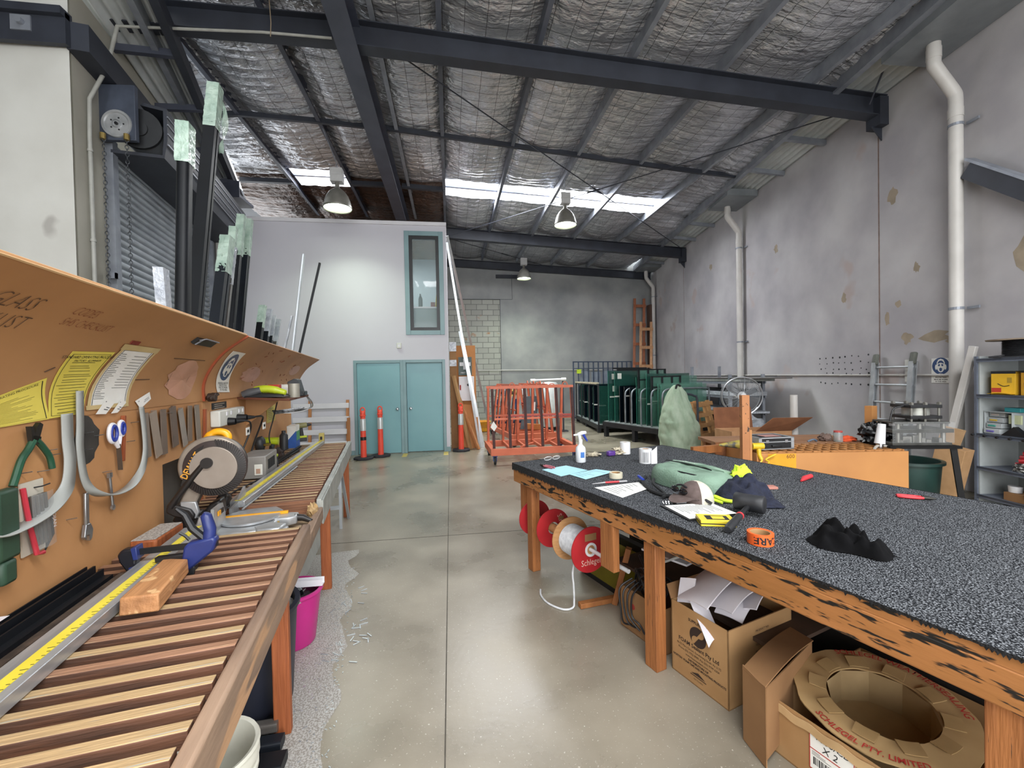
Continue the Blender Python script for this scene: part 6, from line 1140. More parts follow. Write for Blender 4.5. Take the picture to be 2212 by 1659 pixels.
pine2 = wood('pine_offcut', 'a86c3c', '88542c', axis=2, scale=3, k=6)
b = MB(); b.box(-.028, .02, -1.37, -1.24, .425, .80); RO(b, 'hanging_board', pine2, 'pine board hanging under the bench edge to hold the spool rod', 'board', bevel=.003)
b = MB(); b.box(.02, .05, -.10, -.02, .36, .80); RO(b, 'hanging_board', pine2, 'timber bracket hanging at the far end of the spool rod', 'board')
b = MB(); b.beam((.18, -.36, .66), (.35, -.85, .60), .05, .03); RO(b, 'black_bar', blackp, 'black bar slung under the bench above the spools', 'bar')
tb_ = RT('tool_crate', 'black and yellow crate on the floor behind the spools', 'crate', (.5, -.75, 0)); b = MB(); b.box(.35, .78, -1.0, -.45, .03, .2); b.build('body', mat('yellow_black_crate', 'b7a83a', 'a59733', rough=.5), tb_, bevel=.01)
for x in (.38, .72): b = MB(); b.box(x-.03, x+.03, -.98, -.48, 0, .26); b.build('band', blackp, tb_)
# small box with cables
def carton(name, label, u0, u1, v0, v1, h, m, th=.006, group=None, base=(0, 0)):
    t = RT(name, label, 'carton', ((u0+u1)/2, -(v0+v1)/2, 0), group)
    b = MB(); b.box(u0, u0+th, -v1, -v0, 0, h); b.box(u1-th, u1, -v1, -v0, 0, h); b.box(u0, u1, -v0-th, -v0, 0, h); b.box(u0, u1, -v1, -v1+th, 0, h); b.box(u0, u1, -v1, -v0, 0, th); b.build('body', m, t); return t
c1 = carton('cardboard_box', 'small cardboard box with red print holding black cables beside the bench leg', .13, .5, 1.24, 1.62, .27, card_d)
b = MB(); b.box(.1285, .13, -1.615, -1.51, .02, .2); b.build('red_print', mat('carton_red', 'a83a32', '98332c'), c1); b = MB(); b.cyl((.13, -1.36, .17), (.1285, -1.36, .17), .018, n=16); b.build('red_logo', mat('carton_red', 'a83a32'), c1)
text('lettering', 'gel', .05, sr_t, c1, (.128, -1.565, .08), ext=0, frame=((0, -1, 0), (0, 0, 1), (-1, 0, 0)))
b = MB(); r_ = random.Random(21)
for k in range(9):
    c_ = V((.2+.12*r_.random(), -1.27-.22*r_.random(), .29+.07*r_.random())); a = r_.random()*6; rr_ = .05+.05*r_.random(); b.tube([c_+V((rr_*.5*cos(t), rr_*cos(t+a), rr_*.8*sin(t))) for t in [2*pi*i/20 for i in range(20)]], .006, 6, closed=True)
for k in range(4): b.tube(smoothpath([(.18, -1.3-.03*k, .32), (.1, -1.27-.04*k, .26), (.09, -1.29-.035*k, .14), (.1, -1.3-.05*k, .05+.02*k), (.115, -1.36-.04*k, .06)], 6), .006, 6)
RO(b, 'cable_coil', blackp, 'tangled black cables spilling over the small cardboard box', 'cable', smooth=True)
b = MB(); b.beam((-.0, -.95, .02), (.33, -1.0, .02), .05, .035); RO(b, 'timber_offcut', pine2, 'short timber piece lying on the floor before the small cable box', 'offcut', bevel=.003)
b = MB(); b.beam((.26, -1.02, .0), (.33, -1.1, .42), .05, .04); RO(b, 'timber_offcut', pine2, 'timber piece standing behind the small cable box', 'offcut', bevel=.003)
for k, (p, q, w_, m, l) in enumerate((((.25, -1.36, .40), (.34, -1.7, .62), .08, alu_clear, 'pale flat offcut leaning highest under the bench beside the leg'), ((.3, -1.3, .5), (.36, -1.62, .5), .09, white_paint, 'white offcut lying level under the bench beside the leg'), ((.35, -1.25, .35), (.5, -1.6, .55), .06, alu_grey, 'grey offcut slanting behind the white one under the bench'), ((.6, -1.7, .45), (.5, -2.2, .5), .07, alu_black, 'black offcut lying under the bench above the foam box'), ((.55, -1.6, .35), (.6, -2.1, .6), .05, alu_grey, 'thin grey offcut under the bench above the foam box'))):
    b = MB(); b.beam(p, q, w_, .012); RO(b, 'offcut', m, l, 'offcut', 'offcuts under the carpet bench')
b = MB(); b.box(.28, 1.5, -2.2, -1.0, .30, .32); RO(b, 'lower_shelf', mat('dark_ply', '4a372a', '3a2b21', rough=.8), 'dark plywood shelf under the carpet bench', 'shelf')
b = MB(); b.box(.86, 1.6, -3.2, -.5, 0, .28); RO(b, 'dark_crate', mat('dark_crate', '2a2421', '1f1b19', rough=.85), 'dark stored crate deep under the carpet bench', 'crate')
# foam box
c2 = carton('cardboard_box', 'printed cardboard box full of white foam sheets beside the bench leg', .095, .60, 1.715, 2.075, .395, card)
def face(body, v_, z, sz, m, bold=0., sx=1.): return text('lettering', body, sz, m, c2, (.0935, -v_, z), ext=0, sx=sx, bold=bold, frame=((0, -1, 0), (0, 0, 1), (-1, 0, 0)))
brp = mat('carton_print', '33241c', '2a1d17', rough=.8); mv = 1.895
face('SUPPLIED BY:', mv, .338, .021, brp, .0004); face('FOAM Sealant Pty Ltd', mv, .205, .03, brp, .0005, .95); face('46-52 Mary Circuit, Dandenong South Vic 3175', mv, .178, .0165, brp, 0, .88); face('Phone (03) 9702 8989, Fax (03) 9799 6304', mv, .157, .0165, brp, 0, .9); face('www.foamsealant.com.au', mv, .137, .016, brp); face('DISTRIBUTORS OF', mv, .117, .0155, brp, .0005); face('NORTON  FOAM TAPE AND MOUNTING PRODUCTS', mv, .099, .0155, brp, .0005, .9); face('RECYCLABLE', mv, .035, .010, brp)
b = MB(); n = 40
def lg(poly): b.add([(.0933, -mv-p[0], .268+p[1]) for p in poly], [tuple(range(len(poly)))])
def crescent(sg):  # half of the round S emblem
    out = [(sg*.052*cos(a), sg*.052*sin(a)) for a in [radians(60+180*k/n) for k in range(n+1)]]
    inn = [(sg*(-.013+.026*cos(a)), sg*(-.024+.026*sin(a))) for a in [radians(250-175*k/n) for k in range(n+1)]]
    return out+inn
for sg in (1, -1):
    P = crescent(sg); m_ = n+1
    for k in range(n): b.add([(.0933, -mv-p[0], .268+p[1]) for p in (P[k], P[k+1], P[2*m_-2-k], P[2*m_-1-k])], [(0, 1, 2, 3)])
b.build('emblem', brp, c2)
b = MB(); b.add([(.0933, -mv+.045, .06), (.0933, -mv-.045, .06), (.0933, -mv, .078)], [(0, 1, 2)]); b.box(.0932, .0934, -mv-.05, -mv+.05, .05, .054); b.build('roof_mark', brp, c2)
for k in range(7): text('lettering', ('PRODUCT NO.', 'COLOUR', 'SIZE', 'BATCH NO', 'QTY', 'DATE', 'ORDER')[k], .016, brp, c2, (.30, -2.0765, .34-.035*k), ext=0, align='LEFT', frame=((1, 0, 0), (0, 0, 1), (0, -1, 0)))
for q4 in ([(.6, -2.075, .395), (.6, -1.715, .395), (.70, -1.70, .42), (.72, -2.09, .40)], [(.095, -1.715, .395), (.6, -1.715, .395), (.6, -1.64, .44), (.12, -1.66, .45)]): b = MB(); b.add(q4, [(0, 1, 2, 3)]); o = b.build('flap', card_d, c2); mo = o.modifiers.new('t', 'SOLIDIFY'); mo.thickness = .005
foam = mat('white_foam', 'e6e3e9', 'd9d6de', rough=.9, scale=4); FO = [((.12, -1.74, .36), (.42, .04, .12), (-.03, -.22, .05), 'arched white foam sheet at the back of the foam box', .09), ((.14, -1.80, .40), (.10, .02, .03), (-.09, -.20, -.13), 'long white foam strip hanging over the front corner of the box', .035), ((.2, -1.86, .37), (.22, .0, .09), (.0, -.16, .03), 'white foam piece curled in the middle of the box', .06), ((.3, -1.95, .36), (.2, .06, .04), (.02, -.12, .06), 'white foam scrap at the right of the box', .05), ((.13, -1.73, .37), (.05, .02, .12), (.03, -.08, .02), 'upright white foam offcut at the left of the box', .01), ((.36, -1.78, .39), (.2, .02, .02), (0, -.22, .01), 'flat white foam sheet deep in the box', .03), ((.22, -1.9, .355), (.14, .03, .06), (.03, -.14, .0), 'folded white foam scrap low in the box', .04)]
for p, du, dv, l, bow in FO:
    b = MB(); p, du, dv = V(p), V(du), V(dv); b.grid(lambda u, v: p+du*u+dv*v+V((0, 0, bow*sin(pi*(.2+.7*u))*sin(pi*(.25+.5*v)))), 10, 10, .008); RO(b, 'foam_sheet', foam, l, 'foam', 'foam sheets in the cardboard box', smooth=True, angle=60)
# open carton with a big round cardboard spool
c3 = carton('cardboard_box', 'big open carton holding the round printed cardboard spool end', .075, .80, 2.30, 3.05, .235, card)
b = MB(); b.grid(lambda u, v: (.072, -2.315-.72*u, .225-.035*v+.004*sin(40*u)), 60, 2, .004); b.build('torn_edge', mat('corrugated_edge', 'c3a377', 'ad8d63', rough=.9), c3)
lb = MB(); lb.box(.0725, .0745, -2.62, -2.46, .05, .215); lbo = lb.build('label', card_w, c3); b = MB()
for z0, z1 in ((.05, .054), (.133, .137), (.211, .215)): b.box(.072, .0726, -2.62, -2.46, z0, z1)
for y in (-2.62, -2.463): b.box(.072, .0726, y, y+.003, .05, .215)
b.build('red_frame', mat('label_red', 'b5392f'), lbo); b = MB(); r_ = random.Random(6); y = -2.475
while y > -2.575: w_ = r_.choice((.0015, .003, .0045)); b.box(.072, .0726, y-w_, y, .075, .105); y -= w_+r_.choice((.002, .003))
for k in range(3): b.box(.072, .0726, -2.54+.02*k, -2.47, .113+.006*k, .1145+.006*k)
b.build('barcode', black, lbo)
for tx, z, y, s_ in (('1000/CB', .192, -2.54, .034), ('X 2', .157, -2.535, .038), ('9.', .085, -2.60, .04)): text('handwriting', tx, s_, black, lbo, (.0715, y, z), ext=0, shear=.2, frame=((0, -1, 0), (0, 0, 1), (-1, 0, 0)))
b = MB(); b.add([(.075, -2.30, .235), (.075, -2.30, 0), (-.045, -2.20, .0), (-.055, -2.17, .33), (.06, -2.24, .36)], [(0, 1, 2, 3)]); 
b = MB(); b.grid(lambda u, v: V((-.045+.50*v+.05*u, -2.355+.14*u-.01*v+.11*(v*.9), .345+.02*sin(3*v)-.02*u)), 4, 6, .005); b.grid(lambda u, v: V((-.045+.05*u, -2.355+.14*u, .345-.34*v)), 3, 4, .005); b.grid(lambda u, v: V((-.045+.5*v, -2.36+.1*v, .345-.3*u)), 3, 4, .005); b.build('flap', card_d, c3, smooth=True, angle=50)
rg = RT('spool_end', 'round cardboard spool end with red printed lettering lying in the open carton', 'spool', (.38, -2.58, .25)); tlt = Matrix.Rotation(radians(-6), 3, 'Y') @ Matrix.Rotation(radians(3), 3, 'X'); cc3 = V((.40, -2.56, .262)); RO_, RI_ = .305, .185
def rp(r, a, z=0.): return cc3+tlt @ V((r*cos(a), r*sin(a), z))
b = MB(); b.grid(lambda u, v: rp(RI_+(RO_-RI_)*v+.004*sin(13*2*pi*u)*v, 2*pi*u, .006*noise.noise(V((cos(2*pi*u)*3, sin(2*pi*u)*3, v)))), 72, 5, .006); b.build('flange', mat('kraft_board', 'b89a6c', 'a98a5d', rough=.8, scale=5, detail=6), rg, smooth=True, angle=50)
b = MB(); pol = 10; b.grid(lambda u, v: rp(RI_/cos(((2*pi*u) % (2*pi/pol))-pi/pol)*cos(pi/pol), 2*pi*u, -.15*v), 60, 2); b.add([rp(RI_-.003, 2*pi*k/40, -.15) for k in range(40)], [tuple(range(40))]); b.build('well', mat('kraft_well', 'a38a63', '937a55', rough=.85), rg)
b = MB()
for k in range(10):
    a = 2*pi*(k+.3)/10; b.grid(lambda u, v: rp(RI_+.004+.06*v, a+(-.2+.4*u)*(1-.3*v), .012+.004*v), 3, 2, .003)
b.build('folded_tab', mat('kraft_tab', 'b09264', 'a08255', rough=.85), rg)
redpr = mat('red_carton_print', 'b2342c', 'a32e27', rough=.7)
def ringtext(tx, am, size, r, sgn):
    text('lettering', tx, size, redpr, rg, ext=0, shear=.1, bold=.0006, bend=lambda c: rp(r+sgn*c.y, am-sgn*c.x/r, .013))
ringtext('SCHLEGEL WEATHERSEALING', radians(5), .040, .278, 1); ringtext('SCHLEGEL PTY. LIMITED', radians(195), .034, .282, -1)
b = MB(); b.grid(lambda u, v: V((.86-.5*v, -2.3-.9*u, .30+.05*sin(2*u)-.03*v)), 6, 3, .006); 
b = MB(); b.lathe([(.22, 0), (.31, 0), (.31, .008), (.22, .008), (.22, 0)], 40, (1.0, -2.35, .36)); RO(b, 'spool_end', card_d, 'second round cardboard spool end stored behind in the dark', 'spool', smooth=True, angle=40)
c4 = MB(); c4.box(.16, .80, -3.5, -3.09, 0, .33); RO(c4, 'cardboard_box', card, 'closed cardboard box behind the nearest right bench leg', 'carton', bevel=.004)
# ================================================================ middle and rear of the workshop
orange = mat('orange_paint', 'dc7757', 'cb6a4c', rough=.45, scale=4); darkred = mat('rubber_faced_post', '4a2a28', '3a201f', rough=.7, scale=8)
bluep_ = mat('blue_paint', '2f4d8c', '27427c', rough=.4); tyre = mat('tyre_rubber', '2a2c30', '212327', rough=.8)
def castor(t, x, y, blue=True, r=.075):
    b = MB(); b.cyl((x-.02, y, r), (x+.02, y, r), r, n=20); w_ = b.build('wheel', tyre, t, smooth=True, angle=40); b = MB(); b.cyl((x-.024, y, r), (x+.024, y, r), r*.55, n=16); b.build('hub', galv, w_, smooth=True, angle=40)
    b = MB(); b.box(x-.035, x-.026, y-.03, y+.03, r*.8, r*2.15); b.box(x+.026, x+.035, y-.03, y+.03, r*.8, r*2.15); b.box(x-.045, x+.045, y-.045, y+.045, r*2.05, r*2.2); b.build('fork', bluep_ if blue else galv, t)
def a_frame(loc, rz, label, L_=1.68, D_=1.15, n=6, tag_=False):
    t = thing('glass_trolley', label, 'trolley', loc, rz, 'orange a-frame glass trolleys')
    b = MB(); b.box(0, L_+.06, 0, .05, .17, .30); b.box(0, L_+.06, D_-.05, D_, .17, .30); b.box(0, .05, .05, D_-.05, .17, .30); b.box(L_+.01, L_+.06, .05, D_-.05, .17, .30); b.build('base_frame', orange, t, bevel=.004)
    b = MB()
    for k in range(n): x = .07+(L_-.08)*k/(n-1); b.box(x-.02, x+.02, .05, D_-.05, .24, .30)
    b.beam((.6, .08, .31), (.95, D_/2, .31), .04, .02); b.beam((1.2, D_/2, .31), (1.55, D_-.1, .31), .04, .02); b.build('cross_member', orange, t)
    for sgn, y0, y1 in ((1, .10, .24), (-1, D_-.10, D_-.24)):
        for k in range(n):
            x = .07+(L_-.08)*k/(n-1)
            b = MB(); b.beam((x, y0, .30), (x, y1, 1.45), .045, .05); b.build('upright', orange, t)
            b = MB(); b.beam((x+.0, y0-.03*sgn, .30), (x+.0, y1-.03*sgn, 1.44), .05, .012, up=(0, 1, 0)); b.build('rubber_facing', darkred, t)
        b = MB(); b.beam((.03, y1, 1.46), (L_+.03, y1, 1.46), .04, .05); b.beam((.05, (y0+y1)/2+.02*sgn, .85), (L_+.02, (y0+y1)/2+.02*sgn, .85), .03, .035); b.build('rail', orange, t)
    b = MB()
    for k in range(6): x = .2+.27*k; b.tube(arc((x, .26, 1.475), .055, 0, pi, 8, ay=(0, 0, 1.4 if k % 2 else .8)), .009, 6)
    b.build('lifting_loop', orange, t, smooth=True)
    b = MB(); b.beam((.35, .17, .905), (L_+.0, .17, .90), .05, .03); b.beam((1.3, .16, .86), (L_, .16, .87), .04, .02); b.build('clamp_bar', mat('clamp_red', 'b3483f', '9c3c35', rough=.45, scale=20), t)
    for x in (.08, L_-.02):
        for y in (.06, D_-.08): castor(t, x, y)
    if tag_: b = MB(); b.add([(.0, .02, .72), (.07, .01, .64), (.13, .02, .73), (.06, .03, .83)], [(0, 1, 2, 3)]); b.build('tag', card_w, t)
    return t
a_frame((.735, 8.12, 0), radians(1.5), 'nearest orange a-frame glass trolley with white tag beyond the carpet bench', tag_=True)
t2 = a_frame((2.55, 10.2, 0), radians(97), 'second orange a-frame trolley end-on behind the nearest one, holding dark frames', L_=2.4, n=7)
dkf = mat('charcoal_frame', '43474f', '393d45', rough=.45)
b = MB(); b.add([(1.75, 10.9, .32), (2.15, 10.9, .32), (2.32, 11.2, 1.15), (1.95, 11.2, 1.15), (1.75, 10.95, .32), (2.15, 10.95, .32), (2.32, 11.25, 1.15), (1.95, 11.25, 1.15)], [(3, 2, 1, 0), (4, 5, 6, 7), (0, 1, 5, 4), (1, 2, 6, 5), (2, 3, 7, 6), (3, 0, 4, 7)]); o = tag(b.build('window_frame_bundle', dkf), 'charcoal window frame with white sticker leaning on the second orange trolley', 'window frame')
b = MB(); b.add([(2.12, 11.03, .78), (2.17, 11.03, .78), (2.2, 11.10, 1.0), (2.16, 11.10, 1.0)], [(0, 1, 2, 3)]); b.build('sticker', card_w, o)
b = MB(); b.beam((1.85, 10.7, .42), (2.25, 10.75, .38), .12, .14); tag(b.build('timber_block', bd, bevel=.004), 'orange timber block lying on the second orange trolley', 'block')
bt = thing('blue_trolley', 'blue platform trolley with foil rolls on top by the back wall', 'trolley', (1.35, 12.9, 0)); b = MB(); b.box(0, .95, 0, .7, .22, .33); b.build('deck', mat('navy_deck', '1f2a4c', '1a2340', rough=.5), bt)
for x in (.06, .2, .62, .85): b = MB(); b.cyl((x, .05, .33), (x, .08, 1.0), .035); b.build('post', bluep_, bt, smooth=True, angle=50)
b = MB(); b.beam((.28, .03, .33), (.42, .1, 1.05), .05, .05); b.build('orange_strut', orange, bt); b = MB(); b.box(.05, .95, 0, .6, 1.04, 1.09); b.build('top_board', mat('pale_board', 'c9b9a8', 'baa998'), bt)
castor(bt, .12, .08, False, .1); castor(bt, .85, .08, False, .1)
for k, (x, c, l) in enumerate(((1.55, mat('grey_roll', '77828c', '68737d'), 'grey film roll with dark open core on the blue trolley'), (1.86, mat('straw_roll', 'd9c070', 'c9b060'), 'straw coloured film roll on the blue trolley'), (2.1, white_pl, 'white film roll with dark core at the right of the blue trolley'))):
    rt = thing('film_roll', l, 'roll', (x, 12.95, 1.19), 0, 'film rolls on the blue trolley'); b = MB(); b.cyl((0, 0, 0), (.12, .4, 0), .1, n=24); b.build('roll', c, rt, smooth=True, angle=50); b = MB(); b.cyl((0, -.004, 0), (0, .002, 0), .05, n=20); b.build('core', black, rt)
wh = thing('white_cylinder', 'tall white cylinder standing behind the nearest orange trolley', 'cylinder', (3.05, 13.2, 0)); b = MB(); b.lathe([(.001, .1), (.26, .1), (.28, .14), (.28, 1.42), (.24, 1.48), (.001, 1.5)], 28); b.build('tank', mat('tank_white', 'd2d6d5', 'c3c8c7', rough=.4), wh, smooth=True, angle=40); b = MB(); b.lathe([(.22, 0), (.25, 0), (.25, .1), (.22, .1)], 20); b.build('plinth', blackp, wh)
b = MB(); b.cyl((2.4, 12.6, 1.55), (3.42, 12.6, 1.57), .035, n=12); o = tag(b.build('white_tube', white_pl), 'long white capped tube lying level behind the orange trolleys', 'tube'); b = MB(); b.cyl((2.36, 12.6, 1.55), (2.5, 12.6, 1.55), .05); b.cyl((3.3, 12.6, 1.57), (3.44, 12.6, 1.57), .05); b.build('cap', card_w, o)
for x in (2.45, 3.35): b = MB(); b.box(x-.02, x+.02, 12.6, 12.64, 0, 1.52); b.box(x-.12, x+.12, 12.5, 12.74, 0, .03); tag(b.build('tube_stand', steel_dark), ('dark post carrying the left end of the white tube' if x < 3 else 'dark post carrying the right end of the white tube'), 'post', 'posts of the white tube')
# glass racks: local x = b (into the rack, to the wall), y = a (going back)
ga = V((-.28, .96, 0)).normalized(); gb = V((ga.y, -ga.x, 0)); GO = V((4.76, 9.15, 0)); ANG = atan2(gb.y, gb.x)
rblack = mat('rack_black', '1d1f24', '15171b', rough=.5); rblue = mat('rack_blue_grey', '4a5668', '3f4a5b', rough=.5)
def GP(x, y, z=0.): return GO+gb*x+ga*y+V((0, 0, z))
def glass_mat(n, c, al, c2=None): return mat(n, c, c2 or c, rough=.06, alpha=al, spec=.7, scale=1.2)
g_clear = glass_mat('green_glass', '6da08e', .36, '5c9080'); g_dark = glass_mat('tinted_glass', '0f1a24', .93, '0a121a'); g_edge = mat('glass_edge', '4f9c88', '3a8472', rough=.2); g_deep = glass_mat('deep_green_glass', '2f6258', .62, '26544b')
def rack(name, label, y0, y1, zb, W=1.7, legs=(), fr=None):
    t = thing(name, label, 'rack', tuple(GP(0, y0) if not fr else fr[0]), fr[1] if fr else ANG, 'steel glass racks'); L_ = y1-y0
    b = MB(); b.box(-.03, .05, 0, L_, zb-.12, zb); b.box(W-.05, W, 0, L_, zb-.12, zb)
    for k in range(4): b.box(.05, W-.05, L_*k/3-.03 if k else 0, L_*k/3+.03 if k < 3 else L_, zb-.1, zb-.02)
    b.build('base_frame', rblack, t); b = MB(); b.box(.0, W-.06, .03, L_-.03, zb, zb+.02); b.build('foam_strip', mat('foam_strip', '8f9696', '6e7676', rough=.9, scale=12), t)
    for x in (-.03, W-.09):
        for y in legs: b = MB(); b.box(x, x+.1, y, y+.1, 0, zb-.1); b.build('leg', rblack, t)
    return t
r2 = rack('glass_rack', 'nearer glass rack with galvanised hoops and green sheets behind the green bag', 0, 2.25, .40, legs=(0, .95, 2.1))
hm = mat('galvanised_hoop', '8b9197', '6f757b', rough=.4, metal=.6)
for y in (.06, .42, .78, 1.12, 1.36):
    b = MB(); P = smoothpath([(.03, y, .40), (.03, y, .9), (.03, y, 1.14), (.07, y, 1.25), (.19, y, 1.31), (.4, y, 1.32)], 4)+[V((1.2, y, 1.32)), V((1.5, y, 1.30))]; b.tube(P, .022, 10); b.cyl((1.5, y, 1.31), (1.5, y, .4), .02, n=8); b.build('hoop', hm, r2, smooth=True)
FA = V((4.22, 11.95, 0)); FR = -.102
def FP(x, y, z=0.): return FA+V((x*cos(FR)-y*sin(FR), x*sin(FR)+y*cos(FR), z))
r1 = rack('glass_rack', 'farther glass rack full of dark tinted sheets under a foam edged rail', 2.6, 6.0, .22, legs=(0, 1.6, 3.2), fr=(FA, FR))
b = MB(); b.beam((-.0, .0, 1.40), (-.0, 3.4, 1.40), .05, .04); 
for y in (.0, 1.2, 2.4, 3.36): b.box(-.02, .02, y-.02, y+.02, .2, 1.4)
b.build('front_rail', rblack, r1); b = MB()
for k in range(24): b.box(-.05, .05, .1+.135*k, .16+.135*k, 1.41, 1.46)
b.build('foam_spacer', mat('cream_foam', 'cdc3a8', 'b5ab92', rough=.9), r1)
def pane(x0, x1, y, z0, z1, m, label, tape=(), stick=(), far=False):
    t = thing('glass_sheet', label, 'glass', tuple(FP(x0, y, z0) if far else GP(x0, y, z0)), FR if far else ANG, 'glass sheets standing in the racks'); b = MB(); b.box(0, x1-x0, -.004, .004, 0, z1-z0); b.build('sheet', m, t)
    b = MB(); b.box(-.0012, 0, -.0045, .0045, 0, z1-z0); b.build('edge', g_edge if m is not g_dark else mat('dark_edge', '6f6a68', '5b5655', rough=.3), t)
    for (xa, xb, z) in tape: b = MB(); b.box(xa, xb, -.006, -.0045, z-z0, z-z0+.035); b.build('tape', card_w, t)
    for (xa, za) in stick: b = MB(); b.box(xa, xa+.13, -.0065, -.0045, za-z0, za-z0+.15); b.build('sticker', card_w, t)
    return t
ORD = ('first', 'second', 'third', 'fourth', 'fifth', 'sixth', 'seventh', 'eighth', 'ninth', 'tenth', 'eleventh', 'twelfth', 'thirteenth', 'fourteenth')
b_ = [(.10, 1.55, .18, 1.42, g_clear, ((.02, .5, .86),), ()), (.12, 1.55, .30, 1.45, g_clear, (), ()), (.15, 1.6, .52, 1.62, g_clear, ((.0, .3, 1.0),), ()), (.10, 1.5, .66, 1.68, g_deep, ((.02, .32, .93),), ()), (.12, 1.6, .92, 1.66, g_clear, ((.0, .35, 1.05),), ()), (.10, 1.6, 1.02, 1.60, g_deep, ((.05, .3, 1.0),), ()), (.08, 1.5, 1.24, 1.35, g_dark, (), ()), (.08, 1.5, 1.46, 1.36, g_dark, ((.0, .25, 1.1),), ()), (.06, 1.5, 1.62, 1.38, g_dark, (), ()), (.04, 1.6, 1.80, 1.75, g_deep, ((.0, .3, 1.08),), ((.1, 1.56),)), (.0, 1.6, 2.02, 1.78, g_deep, ((.05, .3, 1.06),), ((.12, 1.55), (.14, 1.22)))]
for k, (x0, x1, y, z1, m, tp, st) in enumerate(b_): pane(x0, x1, y, .421, z1, m, '%s glass sheet from the front in the nearer rack with hoops' % ORD[k], tp, st)
for k in range(14): y = .12+.235*k; pane(.06+.03*(k % 3), 1.5, y, .241, 1.36-.04*((k*7) % 3), g_dark if k % 4 else g_deep, '%s dark glass sheet from the front in the farther rack' % ORD[k], (((.0, .22, .75+.09*((k*5) % 5)),) if k % 2 else ()), (), True)
# black taped frames on top of the nearer sheets
for (y, x0, x1, z0, z1, l) in ((.50, .1, 1.05, 1.44, 1.62, 'lower black rimmed glazing unit standing above the hoops'), (.90, .05, .95, 1.50, 1.80, 'taller black rimmed glazing unit behind the lower one')):
    t = thing('glazing_unit', l, 'glass', tuple(GP(x0, y, z0-1.0)), ANG, 'black rimmed glazing units'); w_ = x1-x0; b = MB()
    b.box(0, w_, -.012, .012, z1-z0+.97, z1-z0+1.0); b.box(0, w_, -.012, .012, z1-z0+.72, z1-z0+.75) 
    for x in (0, w_*.33, w_*.66, w_-.06): b.box(x, x+.06, -.012, .012, .72+z1-z0-.2, z1-z0+1.0)
    b.build('black_rim', rblack, t); b = MB(); b.box(0, w_, -.004, .004, -.06, z1-z0+.99); b.build('sheet', g_clear, t)
b = MB(); b.box(.3, 1.5, 2.0, 2.03, 1.78, 1.83); b.box(.3, 1.5, 2.2, 2.23, 1.83, 1.87); o = b.build('black_rails', rblack); o.location = GO; o.rotation_euler.z = ANG; tag(o, 'black rails across the top of the green sheets in the nearer rack', 'rail')
uf = thing('tall_rack', 'tall blue-grey barred rack along the back wall above the dark sheets', 'rack', (4.5, 15.4, 0), .235)
for i in range(13): x = .0+.215*i; b = MB(); b.box(x-.02, x+.02, -.02, .02, 0, 2.2); b.build('bar', rblue, uf)
b = MB(); b.box(-.02, 2.6, -.02, .02, 2.16, 2.2); b.box(-.02, 2.6, -.02, .02, 1.92, 1.95); b.box(-.02, 2.6, -.02, .02, .1, .15); b.build('rail', rblue, uf)
for i in range(5): x = .3+.5*i; b = MB(); b.box(x, x+.4, .04, .05, 1.35, 1.9-.1*(i % 2)); o = b.build('grey_sheet', mat('stored_sheet', '9aa3ad', '87909a', rough=.4)); o.location = (4.5, 15.4, 0); o.rotation_euler.z = .235; tag(o, '%s grey sheet from the left standing behind the tall barred rack' % ORD[i], 'sheet', 'grey sheets in the tall rack')
b = MB(); b.box(.12, .3, -.05, -.03, 1.75, 1.9); o = b.build('yellow_cloth', hiv); o.location = (4.5, 15.4, 0); o.rotation_euler.z = .235; tag(o, 'bright yellow cloth hanging on the tall barred rack', 'cloth')
# timber frames leaning in the rear corner
pf = wood('pale_pine', 'c79a72', 'a97a54', axis=2, scale=3); pf2 = wood('red_pine_frame', 'a86848', '8c5236', axis=2, scale=3)
def tframe(label, foot, top, w_, n, m):
    t = thing('timber_trestle', label, 'timber frame', foot, 0, 'timber frames leaning in the rear corner'); q = V(top)-V(foot)
    for sx in (0, w_): b = MB(); b.beam((sx, 0, 0), q+V((sx, 0, 0)), .10, .07); b.build('rail', m, t)
    for k in range(n): f = (k+.6)/n; p = q*f; b = MB(); b.beam(p+V((-.06, -.04, 0)), p+V((w_+.06, -.04, 0)), .04, .12); b.build('rung', m, t)
tframe('taller red-brown timber frame leaning in the rear corner', (7.3, 16.5, 0), (7.85, 17.45, 4.9), .42, 6, pf2)
tframe('lower pale timber frame leaning before the taller one', (7.35, 16.0, 0), (7.9, 17.0, 3.85), .45, 5, pf)
b = MB(); b.box(8.36, 8.5, 17.1, 17.4, 0, 4.6); tag(b.build('dark_board', wood('dark_plank', '5a4238', '473329', axis=2)), 'dark plank standing behind the timber frames beside the corner downpipe', 'plank')
# green sack
sk = mat('sack_green', 'a9b9a4', '8fa38c', rough=.7, scale=7, stretch=(1, 1, .5), bump=.9, bscale=9)
def sackfn(u, v):
    a = 2*pi*u; h = 1.44*v; sq = (abs(cos(a))**4+abs(sin(a))**4)**-.25
    pr = [(0, .30), (.04, .36), (.3, .385), (.5, .36), (.62, .30), (.75, .245), (.9, .17), (.97, .10), (1, .05)]
    for (v0, r0), (v1, r1) in zip(pr, pr[1:]):
        if v <= v1: r = r0+(r1-r0)*(v-v0)/(v1-v0); break
    w_ = noise.noise(V((cos(a)*1.6, sin(a)*1.6, v*4)))*.10+abs(noise.noise(V((cos(a)*2.5+3, sin(a)*2.5, v*7+a*.6))))*.13*(.4+v)-.05*max(0, sin(7*a+11*v))*(v > .5)
    r *= (.82+.18*sq)*(1+w_); off = -.16*max(0, v-.45)-.05*sin(pi*v)
    return V((r*cos(a)+off, r*sin(a)*.9, h))
